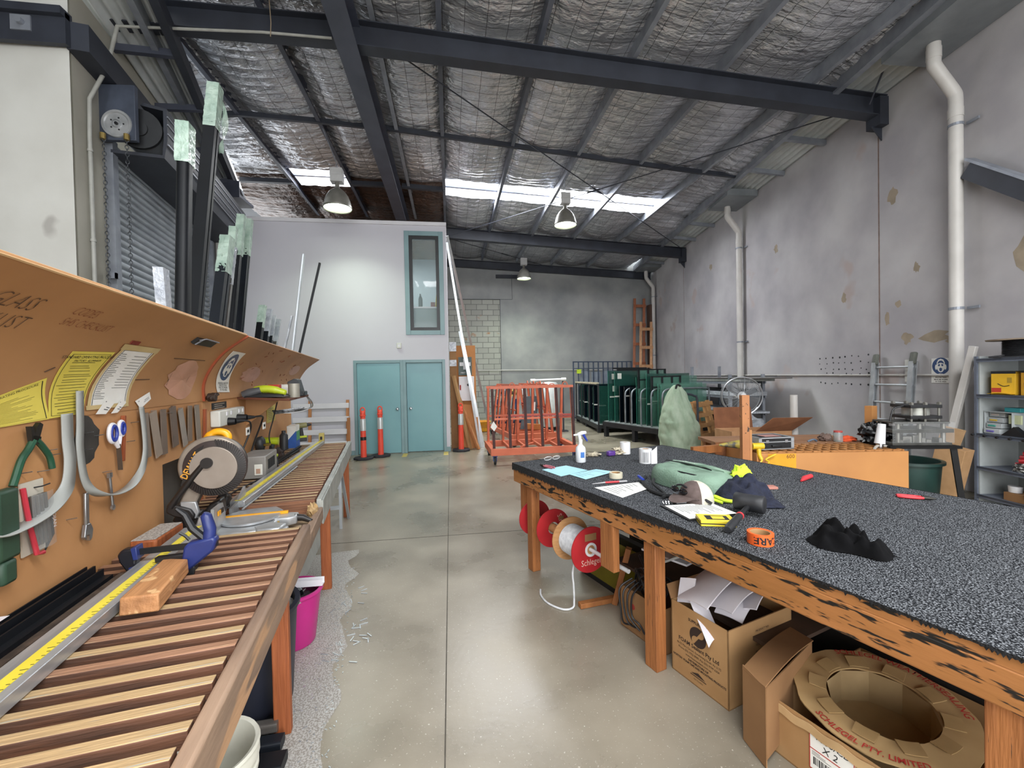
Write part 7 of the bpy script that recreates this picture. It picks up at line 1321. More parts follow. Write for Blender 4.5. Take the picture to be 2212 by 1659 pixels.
b = MB(); b.grid(sackfn, 110, 70); b.add([sackfn(k/64, 1.) for k in range(64)], [tuple(range(64))]); o = put(b.build('sack', sk, smooth=True, angle=80), (4.52, 7.98, 0)); tag(o, 'big pale green filled sack standing behind the carpet bench', 'sack')
b = MB(); b.tube(smoothpath([(-.15, -.08, 1.36), (-.12, -.09, 1.45), (-.05, -.08, 1.42)], 5), .02, 8); b.build('dark_tie', blackp, o, smooth=True)
b = MB(); b.tube(smoothpath([(5.1, 8.35, 0), (5.1, 8.35, 1.05), (5.02, 8.35, 1.2), (4.85, 8.35, 1.24), (4.6, 8.35, 1.24), (4.45, 8.35, 1.15), (4.42, 8.35, .9), (4.42, 8.35, 0)], 4), .024, 8); tag(b.build('hand_truck_hoop', steel_dark, smooth=True), 'dark steel hoop frame standing behind the green sack', 'hoop')
# sheet storage along the side wall; local x along the wall towards the back, y away from the wall
def WT(name, label, cat, y, group=None): t = thing(name, label, cat, tuple(Wp(y)), ANW, group); return t
sr = WT('sheet_rack', 'metal rack along the side wall loaded with wrapped sheets behind the fan', 'rack', 8.9)
for x in (.2, 2.3, 4.2): 
    for y in (.28, 1.05): b = MB(); b.box(x-.035, x+.035, y-.03, y+.03, 0, 1.85 if x == 2.3 else 1.62); b.build('post', galv, sr)
for z in (.72, 1.12, 1.46): b = MB(); b.box(.1, 4.3, .26, .29, z-.06, z); b.box(.1, 4.3, 1.04, 1.07, z-.06, z); b.build('beam', galv, sr)
film = mat('wrapped_film', 'c3c8d0', '9fa5ae', rough=.25, scale=5, stretch=(1, 6, 6), bump=.5, bscale=12)
for k, (z, h, x0, x1, m, l) in enumerate(((.72, .05, -.1, 4.2, film, 'lowest wrapped sheet stack in the metal rack'), (1.12, .10, .0, 4.3, film, 'middle wrapped sheet stack in the metal rack'), (1.22, .04, .4, 4.3, alu_black, 'dark sheet on the middle stack of the metal rack'), (1.46, .05, -.3, 4.2, dirty_alu, 'top stack of grey sheets in the metal rack'), (1.52, .02, -.9, 3.9, alu_grey, 'longest thin sheet on top of the metal rack'), (.30, .18, .3, 4.0, mat('dark_ply', '4a372a'), 'dark boards low in the metal rack'))):
    b = MB(); b.box(x0, x1, .30, 1.08, z+.001, z+h); o = b.build('sheet_stack', m, bevel=.006); o.location = Wp(8.9); o.rotation_euler.z = ANW; tag(o, l, 'sheets', 'sheet stacks in the metal rack')
b = MB(); b.blob((5.75, 7.9, .62), (.42, .28, .2), .45, 3, 30, 7, False); tag(b.build('crumpled_film', film, smooth=True, angle=70), 'crumpled silver film on the floor side of the sheet rack', 'film')
b = MB(); b.box(5.4, 6.15, 7.7, 8.2, 0, .5); tag(b.build('dark_crate', mat('dark_crate', '2a2421')), 'dark crate under the crumpled silver film', 'crate')
# pallets
pal = wood('pallet_pine', 'b98c5c', '9c7145', axis=2, scale=4)
for loc, rz_, l in (((5.22, 8.3, 0), .5, 'nearer broken pallet leaning behind the green sack'), ((5.5, 8.75, 0), .35, 'farther pallet leaning on the sheet rack')):
    t = thing('pallet', l, 'pallet', loc, rz_, 'pallets leaning behind the sack', rx=radians(-14))
    for x in (0, .42): b = MB(); b.box(x, x+.09, 0, .05, 0, 1.08); b.build('stringer', pal, t, bevel=.003)
    for z in (.08, .3, .52, .74, .96): b = MB(); b.box(-.06, .58, -.025, 0, z, z+.09); b.build('deck_board', pal, t, bevel=.003)
b = MB(); b.beam((4.75, 8.95, 1.0), (5.5, 9.0, .97), .04, .10); tag(b.build('orange_plank', bd), 'orange plank lying level across the pallets behind the green sack', 'plank')
# orange benches
obm = mat('orange_painted_ply', 'c08850', 'b07a48', rough=.5, scale=1.4, detail=6, spots=(14, .72, '7c4a28')); otop = wood('brown_bench_top', '9a6f4c', '7d563a', axis=0, scale=3, k=4)
B0, B1 = V((3.26, 4.22, 0)), V((4.66, 4.0, 0)); bt_ = (B1-B0).normalized(); ANB = atan2(bt_.y, bt_.x)
def BT(name, label, cat, x, y, z=0., rz=0.): return thing(name, label, cat, tuple(B0+bt_*x+V((-bt_.y, bt_.x, 0))*y+V((0, 0, z))), ANB+rz)
ob = BT('orange_bench', 'orange painted bench with slatted top and yellow patch reading 600', 'workbench', 0, 0); LB = 1.62
b = MB(); b.box(0, LB, 0, .025, .05, .78); fp2 = b.build('front_panel', obm, ob); b = MB(); b.box(LB-.03, LB, .025, .68, .05, .78); b.box(0, .03, .025, .68, .05, .78); b.build('side_panel', obm, ob); b = MB(); b.box(0, LB, .5, .70, .775, .80); b.build('top', otop, ob)
b = MB()
for k in range(17): x = .04+.095*k; b.box(x, x+.022, .03, .5, .765, .80)
for k in range(4): b.box(.02, LB-.02, .03+.125*k, .05+.125*k, .762, .797)
b.build('lattice', wood('lattice_wood', 'b07b47', '93612f', axis=1, scale=4), ob)
b = MB(); b.box(.12, .42, -.002, 0, .35, .775); b.build('yellow_patch', mat('yellow_patch', 'd99f24', 'cc931d', rough=.5), fp2); text('lettering', '600', .06, mat('marker_red', '6a2d1f', '5a2419'), fp2, (.36, -.003, .745), (pi/2, 0, 0), ext=0)
po_ = BT('orange_post', 'scratched orange timber post rising from the bench corner before the fan', 'post', -.15, -.045); b = MB(); b.box(-.04, .04, -.03, .03, 0, 1.42); b.build('post', mat('scratched_orange', 'b07648', '9c6640', rough=.55, scale=3, spots=(24, .62, '3a2a20')), po_, bevel=.003); b = MB(); b.box(.04, .06, -.03, .03, 0, 1.05); b.build('splice', obm, po_)
lb2 = BT('low_bench', 'old bench with scorched dark fascia behind the orange post', 'workbench', -.12, .73); b = MB(); b.box(0, 1.74, 0, .5, .76, .80); b.build('top', otop, lb2); b = MB(); b.box(0, 1.5, -.02, 0, .58, .79); b.build('fascia', mat('scorched_fascia', '9a6036', '1d1b1c', rough=.6, scale=3.2, lo=.42, hi=.56), lb2)
for x in (.06, 1.6):
    for y in (.05, .4): b = MB(); b.box(x, x+.07, y, y+.07, 0, .76); b.build('leg', pine2, lb2)
b = MB(); b.beam((2.84, 4.78, .74), (3.26, 4.86, .74), .05, .09); tag(b.build('red_tipped_beam', pine2, bevel=.003), 'timber beam with red tip sticking out left of the scorched bench', 'beam')
tc = BT('tool_case', 'black tool case with aluminium edges on the orange bench', 'case', .08, .10, .802, radians(8)); b = MB(); b.box(0, .42, 0, .30, 0, .13); b.build('body', blackp, tc, bevel=.006); b = MB()
for x in (0, .39): b.box(x-.003, x+.033, -.004, .304, -.001, .134)
b.box(-.003, .423, -.004, .012, .122, .134); b.box(-.003, .423, .29, .304, .122, .134); b.box(-.003, .423, -.004, .004, .078, .088); b.box(-.003, .423, -.004, .012, -.001, .01); b.build('edge_trim', alu_clear, tc)
b = MB(); b.box(.15, .27, -.02, -.004, .03, .05); b.build('handle', blackp, tc, bevel=.006)
for x in (.08, .31): b = MB(); b.box(x, x+.035, -.008, -.003, .075, .105); b.build('latch', chrome, tc)
b = MB(); b.box(.12, .32, .06, .2, .134, .137); b.build('red_label', mat('faded_label', 'b78a84', 'a67a74'), tc)
yd = BT('yellow_drill', 'yellow corded drill hanging over the orange bench edge beside the tool case', 'drill', -.02, -.02, .79); b = MB(); b.cyl((-.02, .04, .07), (.1, .04, .07), .035, n=16); b.tube([(.05, .04, .05), (.045, .02, -.02), (.06, -.0, -.07)], [.026, .022, .02], 10); b.build('body', mat('drill_yellow', 'e0bb2c', 'd2ad22', rough=.4), yd, smooth=True, angle=50)
b = MB(); b.tube(smoothpath([(.06, -.01, -.07), (.03, -.03, -.11), (.08, -.03, -.13), (.12, -.03, -.09), (.09, -.03, -.06), (.2, -.02, -.01)], 6), .009, 7); b.build('cable', mat('drill_yellow', 'e0bb2c'), yd, smooth=True)
b = MB(); b.tube([(3.02, 4.52, .84), (3.22, 4.45, .85), (3.3, 4.43, .85)], [.012, .05, .04], 14); b.tube([(3.3, 4.43, .85), (3.5, 4.37, .85), (3.56, 4.36, .85)], [.045, .045, .03], 16); tag(b.build('grinder', mat('grinder_body', 'b9a84c', '5a5a56', rough=.5, scale=9, lo=.45, hi=.55), smooth=True, angle=50), 'olive and black grinder lying behind the orange post', 'grinder')
# open carton, pipe, fan
oc = thing('open_carton', 'open brown carton with raised flaps behind the tool case', 'carton', (4.42, 6.3, 0), radians(-6)); b = MB(); b.box(0, 1.0, 0, .012, .0, .72); b.box(0, 1.0, .5, .512, 0, .72); b.box(0, .012, 0, .5, 0, .72); b.box(.988, 1.0, 0, .5, 0, .72); b.build('body', mat('carton_front', 'b98d66', 'a97e58', rough=.8), oc)
b = MB(); b.add([(0, .5, .72), (.66, .5, .72), (.66, .56, 1.07), (0, .56, 1.07)], [(0, 1, 2, 3)]); b.add([(.40, 0, .72), (1.0, 0, .72), (1.22, -.16, .94), (.60, -.13, .94)], [(0, 1, 2, 3)]); o = b.build('flap', mat('carton_inside', '86573a', '774b31', rough=.85), oc); mo = o.modifiers.new('t', 'SOLIDIFY'); mo.thickness = .008
b = MB(); b.cyl((5.55, 6.3, 0), (5.54, 6.3, 1.28), .055, n=20); tag(b.build('white_pipe', pvc, smooth=True, angle=50), 'short white upright pipe in front of the concrete wall beside the open carton', 'pipe')
fn_ = thing('pedestal_fan', 'big round wire pedestal fan wrapped in clear plastic', 'fan', (5.17, 7.05, 0), radians(-20)); hoopm = mat('fan_wire', 'b9bcc0', '9b9ea2', rough=.3, metal=.7); R_ = .335; cz = 1.245
b = MB(); b.tube([V((R_*cos(a), 0, cz+R_*sin(a))) for a in [2*pi*k/48 for k in range(48)]], .011, 8, closed=True); b.tube([V((R_*.985*cos(a), .12, cz+R_*.985*sin(a))) for a in [2*pi*k/48 for k in range(48)]], .006, 6, closed=True); b.tube(smoothpath([(.25, .0, cz-.2), (.1, .0, cz-.38), (.06, .02, cz-.42), (.05, .03, cz-.3)], 6), .009, 8); b.build('rim', hoopm, fn_, smooth=True)
b = MB()
for k in range(22): a = 2*pi*k/22; b.tube([(.05*cos(a), -.07, cz+.05*sin(a)), (.2*cos(a), -.055, cz+.2*sin(a)), (R_*cos(a), 0, cz+R_*sin(a))], .0022, 4)
b.build('guard', hoopm, fn_); b = MB(); b.grid(lambda u, v: V(((.05+.255*v)*cos(2*pi*u), -.075+.07*v*v+.01*sin(14*2*pi*u)*(1-v), cz+(.05+.255*v)*sin(2*pi*u))), 60, 6); b.build('plastic_cover', mat('thin_film', 'd4d8dc', 'b4b9be', rough=.2, alpha=.16, spec=.9), fn_, smooth=True)
for k in range(3): a = 2*pi*k/3+.4; b = MB(); b.beam((.05*cos(a), .03, cz+.05*sin(a)), (.27*cos(a), .06, cz+.27*sin(a)), .1, .006, up=(0, 1, .4)); b.build('blade', mat('fan_blade', '6a6e74', '5b5f65', rough=.4, metal=.3), fn_)
b = MB(); b.cyl((0, -.09, cz), (0, .0, cz), .045, n=20); b.cyl((0, .0, cz), (0, .22, cz), .075, .06, n=20); b.build('motor', white_pl, fn_, smooth=True, angle=50); b = MB(); b.cyl((0, .15, 0), (0, .15, cz-.03), .022, n=14); b.build('pole', galv, fn_, smooth=True); b = MB(); b.lathe([(.001, 0), (.25, 0), (.25, .03), (.05, .06), (.001, .06)], 28, (0, .15, 0)); b.build('foot', blackp, fn_, smooth=True, angle=40); b = MB(); b.grid(lambda u, v: (-.12+.3*u, .02+.1*v, cz+.3+.06*sin(pi*u)-.05*v), 8, 4); b.build('plastic_bag', mat('thin_film', 'd4d8dc'), fn_, smooth=True)
# on the rear half of the orange bench
jr = thing('glass_jar', 'clear jar with red lid on the orange bench', 'jar', (4.66, 4.62, .80)); b = MB(); b.lathe([(.001, 0), (.05, 0), (.05, .1), (.04, .115)], 20); b.build('jar', mat('jar_glass', 'aeb6b4', '98a09e', rough=.1, alpha=.5), jr, smooth=True); b = MB(); b.lathe([(.001, .13), (.046, .13), (.046, .112), (.001, .112)], 20); b.build('lid', mat('lid_red', 'b5504a', 'a5443e'), jr, smooth=True, angle=40)
b = MB(); b.blob((4.78, 4.62, .825), (.11, .06, .04), .5, 3, 24, 6, False); tag(b.build('orange_rag', mat('orange_cloth', 'd5552c', 'c24a24', rough=.9), smooth=True), 'orange rag beside the red lidded jar', 'rag')
b = MB(); b.blob((4.56, 4.70, .84), (.08, .06, .05), .4, 3, 24, 2, False); tag(b.build('brown_rag', mat('brown_rag', '6a5850', '594840', rough=.95), smooth=True), 'brown rag behind the red lidded jar', 'rag')
b = MB(); b.tube(smoothpath([(4.3, 4.68, .805), (4.36, 4.66, .83), (4.42, 4.68, .805)], 5), .012, 6); tag(b.build('blue_clip', mat('slate_clip', '5a6a7d', '4c5b6d'), smooth=True), 'small slate blue clip left of the red lidded jar', 'clip')
b = MB(); b.blob((4.98, 4.42, .91), (.17, .14, .13), .55, 3.2, 40, 9, False); tag(b.build('black_bag', mat('bin_liner', '141416', '0b0b0d', rough=.35, bump=.5, bscale=14), smooth=True, angle=70), 'crumpled black plastic bag on the right end of the orange bench', 'bag')
b = MB(); b.box(-.05, .05, -.04, .04, 0, .42); tag(put(b.build('orange_stick', obm), (5.12, 4.62, .80), .2), 'short orange upright board behind the press before the ladder', 'board')
# aluminium ladder on the wall
ld = WT('ladder', 'aluminium extension ladder with rubber tips leaning on the concrete wall', 'ladder', 6.1)
for x in (.12, -.55): b = MB(); b.profile([(-.035, -.04), (.035, -.04), (.035, -.025), (-.02, -.025), (-.02, .025), (.035, .025), (.035, .04), (-.035, .04)], (x, .24, 0), (x, .10, 1.78), up=(0, 1, 0)); b.build('rail', mat('ladder_alu', 'c5c9cc', 'aeb2b6', rough=.35, metal=.5), ld); b = MB(); b.beam((x, .115, 1.74), (x, .08, 1.92), .085, .06, up=(0, 1, 0)); b.build('rubber_tip', mat('tip_grey', '6d7069', '5c5f58', rough=.8), ld, bevel=.02)
for k in range(6): z = .3+.28*k; y = .24-.14*z/1.78; b = MB(); b.cyl((.12, y, z), (-.55, y, z), .018, n=10); b.build('rung', mat('ladder_alu', 'c5c9cc'), ld, smooth=True)
# safety sign, paper and wall marks
s2_ = thing('safety_sign', 'white safety sign with blue goggles disc on the concrete wall beside the downpipe', 'sign', tuple(Wp(5.23, .008, 1.63)), ANW+pi)
b = MB(); b.box(-.14, .14, -.003, .003, -.175, .18); b.build('plate', card_w, s2_, bevel=.002); wbl, bbl = MB(), MB()
def adds2(bld, poly, lev): bld.add([((p[0]-.5)*.30, -.0035-.0005*lev, -.175+p[1]*.38) for p in poly], [tuple(range(len(poly)))])
ppe_face(adds2, wbl, bbl)
bbl.build('pictogram_blue', blue, s2_); wbl.build('pictogram_white', card_w, s2_)
for i, tx in enumerate(('HEARING AND EYE', 'PROTECTION', 'MUST BE WORN', 'IN THIS AREA')): text('lettering', tx, .026, black, s2_, (0, -.0045, -.065-.03*i), (pi/2, 0, 0), ext=0, bold=.0004)
b = MB(); b.grid(lambda u, v: (-.1+.2*u, -.03*sin(2.5*u)*(1-.5*v), -.17+.34*v), 8, 4, .001); pp_ = put(b.build('paper_sheet', wpaper, smooth=True), tuple(Wp(5.68, .02, 1.64)), ANW+pi); tag(pp_, 'curled white paper taped to the wall above the conduit behind the ladder', 'paper')
b = MB(); r_ = random.Random(14)
for z in (1.92, 1.80, 1.69, 1.60, 1.42):
    for k in range(8):
        y = 6.5+.16*k+r_.uniform(-.03, .03); p = Wp(y, .002, z+r_.uniform(-.02, .02)); b.cyl(p-wn*.001, p+wn*.002, r_.uniform(.009, .02), n=8)
struct(b.build('trim_90', mat('drill_hole', '2c2d30', '232427', rough=.9)))
stm = mat('wall_stain', 'a89a86', '988c7a', rough=.9, scale=6); b = MB(); r_ = random.Random(9)
for y, z, ry_, rz2 in ((6.0, 4.45, .09, .13), (5.6, 3.2, .05, .08), (4.2, 3.0, .16, .2), (6.1, 2.5, .05, .12), (5.3, 2.12, .22, .08), (5.75, 2.15, .09, .09), (5.05, 2.05, .1, .05), (9.0, 4.5, .08, .1), (7.0, 3.0, .05, .1), (5.9, 2.7, .05, .06), (12.2, 4.9, .1, .1)):
    n = 14; b.add([Wp(y, .0015, z)]+[Wp(y+ry_*cos(2*pi*k/n)*(1+.4*r_.uniform(-1, 1)), .0015, z+rz2*sin(2*pi*k/n)*(1+.3*r_.uniform(-1, 1))) for k in range(n)], [(0, 1+k, 1+(k+1) % n) for k in range(n)])
struct(b.build('trim_91', stm))
# pneumatic press on its stand
stand_black = mat('stand_black', '0d0d0f', '070708', rough=.55, spec=.3)
ps = thing('press_stand', 'black steel stand with splayed legs carrying the press', 'stand', (5.16, 4.2, 0), radians(-14)); b = MB(); b.box(-.36, .36, -.22, .26, .79, .82); b.build('plate', stand_black, ps)
for x, y in ((-.27, -.17), (.31, -.17), (.02, .2), (-.25, .2)): b = MB(); b.beam((x*1.25, y*1.25, 0), (x, y, .79), .05, .05); b.build('leg', stand_black, ps)
pr = thing('pneumatic_press', 'grey and black pneumatic press with clear guard on the black stand', 'press', (5.16, 4.2, .82), radians(-14)); dks = mat('dark_machined', '5a5a57', '474744', rough=.4, metal=.5); prs = mat('machined_steel', '8d8c87', '77766f', rough=.4, metal=.6)
b = MB(); b.box(-.30, .30, -.17, .17, 0, .03); b.box(-.31, .31, -.18, .18, .14, .18); b.box(-.28, .28, -.17, .17, .24, .26); b.build('plate', dks, pr, bevel=.003)
b = MB()
for x in (-.22, .0, .24): 
    for y in (-.13, .13): b.cyl((x, y, .03), (x, y, .25), .022, n=12)
b.build('column', prs, pr, smooth=True, angle=50); b = MB(); r_ = random.Random(31)
for k in range(12): x = r_.uniform(-.24, .22); b.box(x, x+.05, -.14, -.05, .03, .05+.06*r_.random())
b.build('die', prs, pr); b = MB(); b.cyl((.06, 0, .30), (.06, 0, .42), .12, n=28); b.build('cylinder', mat('press_cylinder', 'a9aaa6', '97988f', rough=.4, metal=.4), pr, smooth=True, angle=50)
b = MB(); b.box(-.1, .22, -.15, .15, .29, .325); b.box(-.1, .22, -.15, .15, .41, .445); b.build('head_plate', blackp, pr, bevel=.004); b = MB()
for x in (-.08, .06, .2):
    for y in (-.13, .13): b.cyl((x, y, .26), (x, y, .475), .012, n=10); b.cyl((x, y, .445), (x, y, .47), .022, n=6)
b.build('tie_bolt', prs, pr); b = MB(); b.tube(smoothpath([(-.1, -.05, .43), (-.2, -.05, .40), (-.23, -.05, .32), (-.24, -.05, .26)], 5), .009, 8); b.build('air_hose', blackp, pr, smooth=True)
b = MB(); b.box(-.31, .31, -.185, -.18, .03, .26); b.box(.31, .315, -.18, .18, .03, .26); b.build('clear_guard', mat('guard_acrylic', 'd7dbdc', 'cfd3d4', rough=.05, alpha=.07, spec=.9), pr)
dp_ = thing('air_dispenser', 'white tapered bottle on a black tube with steel hose left of the press', 'dispenser', (4.72, 4.16, 0)); b = MB(); b.cyl((0, 0, .84), (.03, 0, 1.06), .05, .036, n=18); b.build('bottle', white_pl, dp_, smooth=True, angle=50); b = MB(); b.cyl((0, 0, .0), (0, 0, .74), .045, n=18); b.build('tube', blackp, dp_, smooth=True, angle=50); b = MB(); b.cyl((0, 0, .74), (0, 0, .84), .035, n=16); b.build('valve', chrome, dp_, smooth=True, angle=50)
b = MB(); b.tube(smoothpath([(0, 0, .82), (-.09, -.03, .80), (-.15, -.05, .68), (-.17, -.06, .45), (-.17, -.06, .2)], 6), .014, 8); b.tube(smoothpath([(0, 0, .82), (.08, -.04, .80), (.14, -.06, .71), (.15, -.06, .64)], 6), .013, 8); b.cyl((.15, -.06, .66), (.152, -.06, .60), .02, n=12); b.build('hose', mat('braided_hose', 'a8a39b', '8c877f', rough=.45), dp_, smooth=True)
gb_ = thing('green_bin', 'dark green plastic bin with wire handle under the press', 'bin', (5.38, 4.42, 0)); b = MB(); b.lathe([(.001, .0), (.25, 0), (.27, .02), (.31, .56), (.34, .56), (.34, .59), (.30, .59), (.26, .03), (.001, .03)], 40); b.build('body', mat('bin_green', '1e3a35', '172f2b', rough=.45, scale=4), gb_, smooth=True, angle=45); b = MB(); b.tube(smoothpath([(-.29, -.12, .5), (-.34, -.15, .44), (-.36, -.08, .42), (-.31, -.03, .5)], 5), .008, 6); b.build('handle', galv, gb_, smooth=True)
b = MB(); b.beam(Wp(4.82, .5, 0), Wp(4.40, .44, 1.93), .075, .05, up=(1, 0, 0)); tag(b.build('white_length', pvc, bevel=.004), 'long white square pipe leaning from the bin to the shelf unit', 'pipe')
# shelf unit
SU = lambda y, o, z=0.: Wp(y, o, z)
su = WT('shelf_unit', 'grey steel shelf unit with cluttered shelves at the right edge', 'shelf unit', 4.30); shm_ = mat('shelf_steel', '6b7280', '5d6471', rough=.45, metal=.2); shg = mat('shelf_panel', 'a9aeae', '9ca1a1', rough=.55)
b = MB(); b.box(-.02, 0, .02, .50, 0, 1.80); b.box(-1.9, 0, .02, .03, 0, 1.8); b.build('panel', shg, su)
for z in (.12, .46, .86, 1.33, 1.76): b = MB(); b.box(-1.9, 0, .03, .52, z-.015, z+.01); b.box(-1.9, 0, .505, .52, z-.03, z+.012); b.build('shelf', shm_, su)
b = MB(); b.box(-.005, .025, .47, .52, 0, 1.8); b.build('upright', shm_, su)
def on(b, name, m, label, cat, y, o, z, rz=0., group=None, **k): q = b.build(name, m, **k); put(q, tuple(SU(y, o, z)), ANW+pi+rz); return tag(q, label, cat, group)
br = thing('cable_reel', 'reel of black cable with cardboard flange on top of the shelf unit', 'reel', tuple(SU(4.05, .30, 1.772))); b = MB(); b.lathe([(.001, .0), (.20, .0), (.20, .008), (.001, .008)], 32); b.lathe([(.001, .205), (.26, .20), (.265, .215), (.05, .225), (.001, .225)], 32); b.build('flange', mat('reel_card', '9a8a78', '877868', rough=.8), br, smooth=True, angle=30); b = MB(); b.lathe([(.125+.012*(k % 2), .01+.19*k/26) for k in range(27)], 32); b.build('cable', mat('black_cable', '2a2b2f', '1c1d20', rough=.6), br, smooth=True, angle=50); b = MB(); b.tube(smoothpath([(-.12, .05, .03), (-.25, .1, .01), (-.1, -.2, .01), (.1, -.22, .05), (.14, -.06, .14), (.12, 0, .19)], 6), .008, 6); b.build('loose_end', mat('black_cable', '2a2b2f'), br, smooth=True)
yel2 = mat('carton_yellow', 'ddb02c', 'cfa226', rough=.5)
yb2 = thing('yellow_carton', 'yellow product carton with red label standing on the upper shelf', 'carton', tuple(SU(4.1, .35, 1.342)), ANW+pi+.25); b = MB(); b.box(-.11, .1, -.1, .06, 0, .27); b.build('body', yel2, yb2, bevel=.003); b = MB(); b.box(-.11, .1, -.101, .061, .245, .275); b.build('black_top', black, yb2); b = MB(); b.box(-.105, -.02, -.1015, -.1, .03, .08); b.build('red_label', mat('label_red', 'b5392f'), yb2); b = MB(); b.tube(smoothpath([(-.05, -.102, .13), (0, -.102, .1), (.05, -.102, .11)], 5), .004, 5); b.build('picture_line', black, yb2); b = MB(); b.box(.03, .07, -.1012, -.1, .14, .2); b.build('print', mat('mustard_print', 'a98a2c', '9a7c26'), yb2); b = MB(); b.grid(lambda u, v: (-.11+.21*u, -.1-.07*v, .01+.012*sin(pi*u)), 4, 2, .003); b.build('open_flap', yel2, yb2)
yb3 = thing('yellow_carton', 'yellow carton with ring emblem right of the red labelled one', 'carton', tuple(SU(3.85, .33, 1.342)), ANW+pi); b = MB(); b.box(-.09, .09, -.08, .08, 0, .27); b.build('body', mat('carton_amber', 'cf9a22', 'c08d1d', rough=.5), yb3, bevel=.003); b = MB(); b.tube([(-.03+.025*cos(a), -.081, .13+.025*sin(a)) for a in [2*pi*k/16 for k in range(16)]], .004, 5, closed=True); b.build('ring_emblem', mat('mustard_red', '8a3a1f', '7a331b'), yb3); b = MB(); b.box(-.09, .09, -.0815, -.08, .255, .27); b.build('black_top', black, yb3)
b = MB(); b.box(-.1, .1, -.12, .06, 0, .16); on(b, 'brown_carton', card, 'plain brown carton right of the yellow cartons on the upper shelf', 'carton', 3.6, .36, 1.342)
dw = thing('drawer_box', 'clear stack of small drawers with coloured handles on the middle shelf', 'drawers', tuple(SU(4.17, .36, .872)), ANW+pi); cl2 = mat('frosted_plastic', 'b3b8ba', 'a0a6a8', rough=.35)
b = MB(); b.box(-.1, .19, -.1, .12, 0, .01); b.box(.185, .19, -.1, .12, 0, .27); b.box(-.1, -.095, -.1, .12, 0, .27); b.box(-.1, .19, -.1, .12, .262, .268); b.build('case', cl2, dw)
for k, c in enumerate(('6a5fae', '3f9a8c', 'd2b23a', 'd5c9c2')):
    b = MB(); b.box(-.092+.01*(k % 2), .08, -.115+.02*k, .1, .008+.065*k, .066+.065*k); d_ = b.build('drawer', cl2, dw, bevel=.003); b = MB(); b.box(-.06, .02, -.121+.02*k, -.114+.02*k, .025+.065*k, .045+.065*k); b.build('handle', mat('handle%d' % k, c), d_, bevel=.004)
b = MB(); b.box(-.06, .1, -.06, .06, 0, .05); on(b, 'teal_box', mat('teal_plastic', '2f8f96', '277d84', rough=.4), 'teal plastic box on top of the small drawers', 'box', 4.05, .34, 1.142, bevel=.005)
b = MB(); b.box(-.06, .06, -.01, .01, 0, .1); on(b, 'sticky_note', mat('note_green', 'c3c9a4', 'b4ba95'), 'pale note card beside the small drawers', 'card', 3.98, .42, 1.01)
b = MB(); b.blob((0, 0, .05), (.12, .09, .06), .5, 3, 26, 4, False); on(b, 'brass_fittings', mat('brass_mix', '7a6a50', '2c2a28', rough=.5, scale=22, lo=.45, hi=.55), 'jumble of brass and dark fittings on the middle shelf', 'fittings', 3.78, .36, .875, smooth=True)
b = MB(); 
for k in range(3): b.lathe([(.001, 0), (.022, 0), (.022, .06), (.008, .075), (.008, .1), (.001, .1)], 12, (.06*k, .02*(k % 2), .08))
on(b, 'white_nozzles', white_pl, 'white bottle nozzles standing among the brass fittings', 'nozzles', 3.75, .33, .872, smooth=True)
b = MB(); b.prism([(-.13, 0), (.13, 0), (0, .11)], .06); q = on(b, 'black_holder', blackp, 'black angled holder lying at the front of the middle shelf', 'holder', 3.95, .42, .872); q.rotation_euler.x = pi/2
for k in range(6): b = MB(); b.tube([(0, 0, 0), (0, -.02, -.01)], .014, 8); on(b, 'hanging_bit', blackp, '%s small black bit clipped along the middle shelf edge, counted from the ladder side' % ORD[k], 'bit', 4.33-.13*k, .525, .855, 0, 'bits clipped to the shelf edge')
for k in range(5): b = MB(); b.tube([(-.07, 0, 0), (.0, 0, .01), (.08, 0, 0)], .022, 8); on(b, 'red_tool', redp, '%s red handled tool stacked on the lower shelf, counted from the bottom' % ORD[k], 'tool', 4.0-.02*k, .30+.02*(k % 2), .49+.045*k, .3*(k % 3), 'red handled tools on the lower shelf', smooth=True)
b = MB(); b.blob((0, 0, .04), (.16, .11, .06), .5, 3, 26, 8, False); on(b, 'small_parts', mat('mixed_parts', 'c9c9c6', '33312f', rough=.5, scale=30, lo=.45, hi=.55), 'heap of small white and dark parts on the lower shelf', 'parts', 3.85, .38, .475, smooth=True)
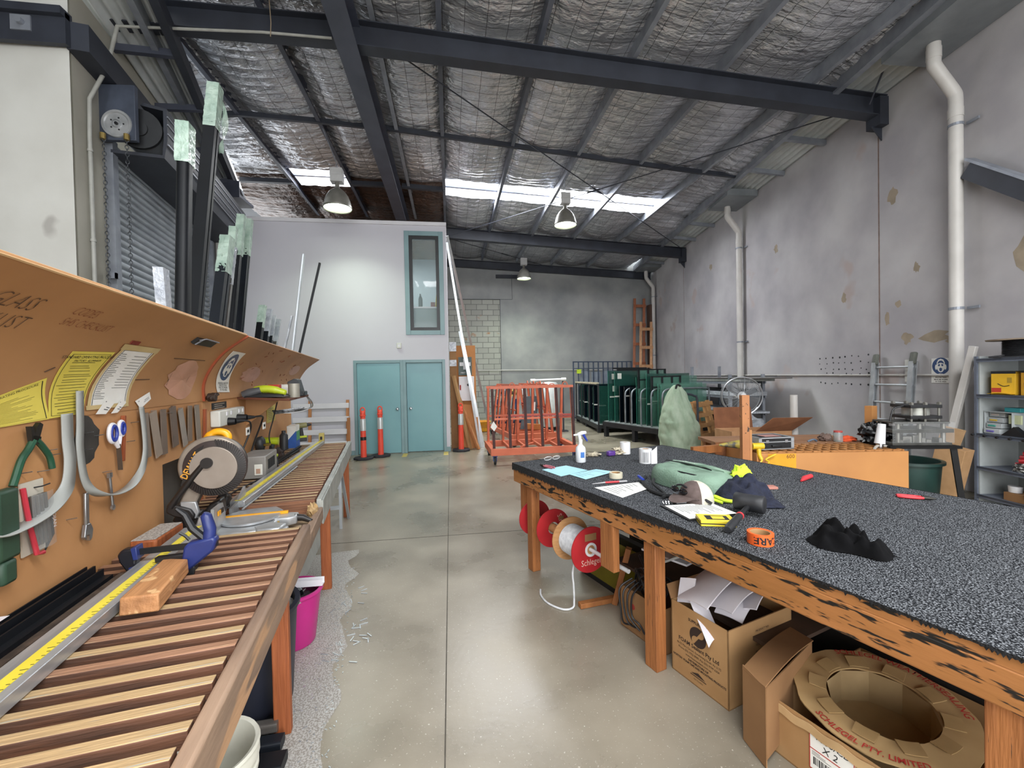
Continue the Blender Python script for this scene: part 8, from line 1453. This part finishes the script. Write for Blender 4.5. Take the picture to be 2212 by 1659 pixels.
b = MB(); b.blob((0, 0, .05), (.14, .1, .05), .5, 3, 26, 5, False); on(b, 'red_brown_parts', mat('red_brown', 'a4513d', '3b2a25', rough=.6, scale=20, lo=.45, hi=.55), 'heap of red-brown tools right of the small parts on the lower shelf', 'tools', 3.5, .36, .475, smooth=True)
b = MB(); b.box(-.15, .15, -.1, .1, 0, .07); on(b, 'black_tray', blackp, 'black tray with card lining at the right of the lower shelf', 'tray', 3.5, .42, .235, bevel=.005)
b = MB(); b.box(-.2, .15, -.12, .1, 0, .09); on(b, 'brown_carton', card_d, 'low brown carton on the bottom shelf', 'carton', 3.85, .36, .132)
b = MB(); b.lathe([(.001, 0), (.055, 0), (.06, .07), (.001, .07)], 20); on(b, 'white_lid', white_pl, 'white round lid lying on the low brown carton', 'tub', 4.0, .40, .225, smooth=True, angle=40)  # white lid resting on the low carton
for k in range(3): b = MB(); b.lathe([(.001, 0), (.05, 0), (.05, .1), (.035, .1), (.03, .02)], 16); on(b, 'dark_cup', mat('dark_cup', '4a4644', '3b3836', rough=.5), '%s dark ribbed cup on the bottom shelf, counted from the ladder side' % ORD[k], 'cup', 3.78-.12*k, .42, .225, 0, 'dark cups on the bottom shelf', smooth=True, angle=40)
b = MB(); b.blob((0, 0, .02), (.12, .08, .03), .4, 3, 22, 5, False); on(b, 'orange_rag', mat('orange_cloth', 'd5552c'), 'orange rag on the bottom shelf before the dark cups', 'rag', 3.72, .47, .225, smooth=True)
lc = thing('leaning_carton', 'tall open cardboard carton leaning beside the shelf unit', 'carton', tuple(SU(4.45, .83, 0)), ANW+pi+.35, ry=radians(11)); b = MB(); b.box(-.12, .16, -.1, .1, .0, .72); b.build('body', mat('carton_light', 'b48e66', 'a58058', rough=.8), lc, bevel=.003); b = MB(); b.add([(-.12, -.1, .72), (.1, -.1, .72), (.15, -.17, .98), (-.06, -.17, .98)], [(0, 1, 2, 3)]); o = b.build('flap', mat('carton_flap', 'c4a079', 'b8946c', rough=.8), lc); mo = o.modifiers.new('t', 'SOLIDIFY'); mo.thickness = .006
b = MB(); b.box(-.10, .02, -.1015, -.1, .05, .18); b.build('label', card_w, lc)
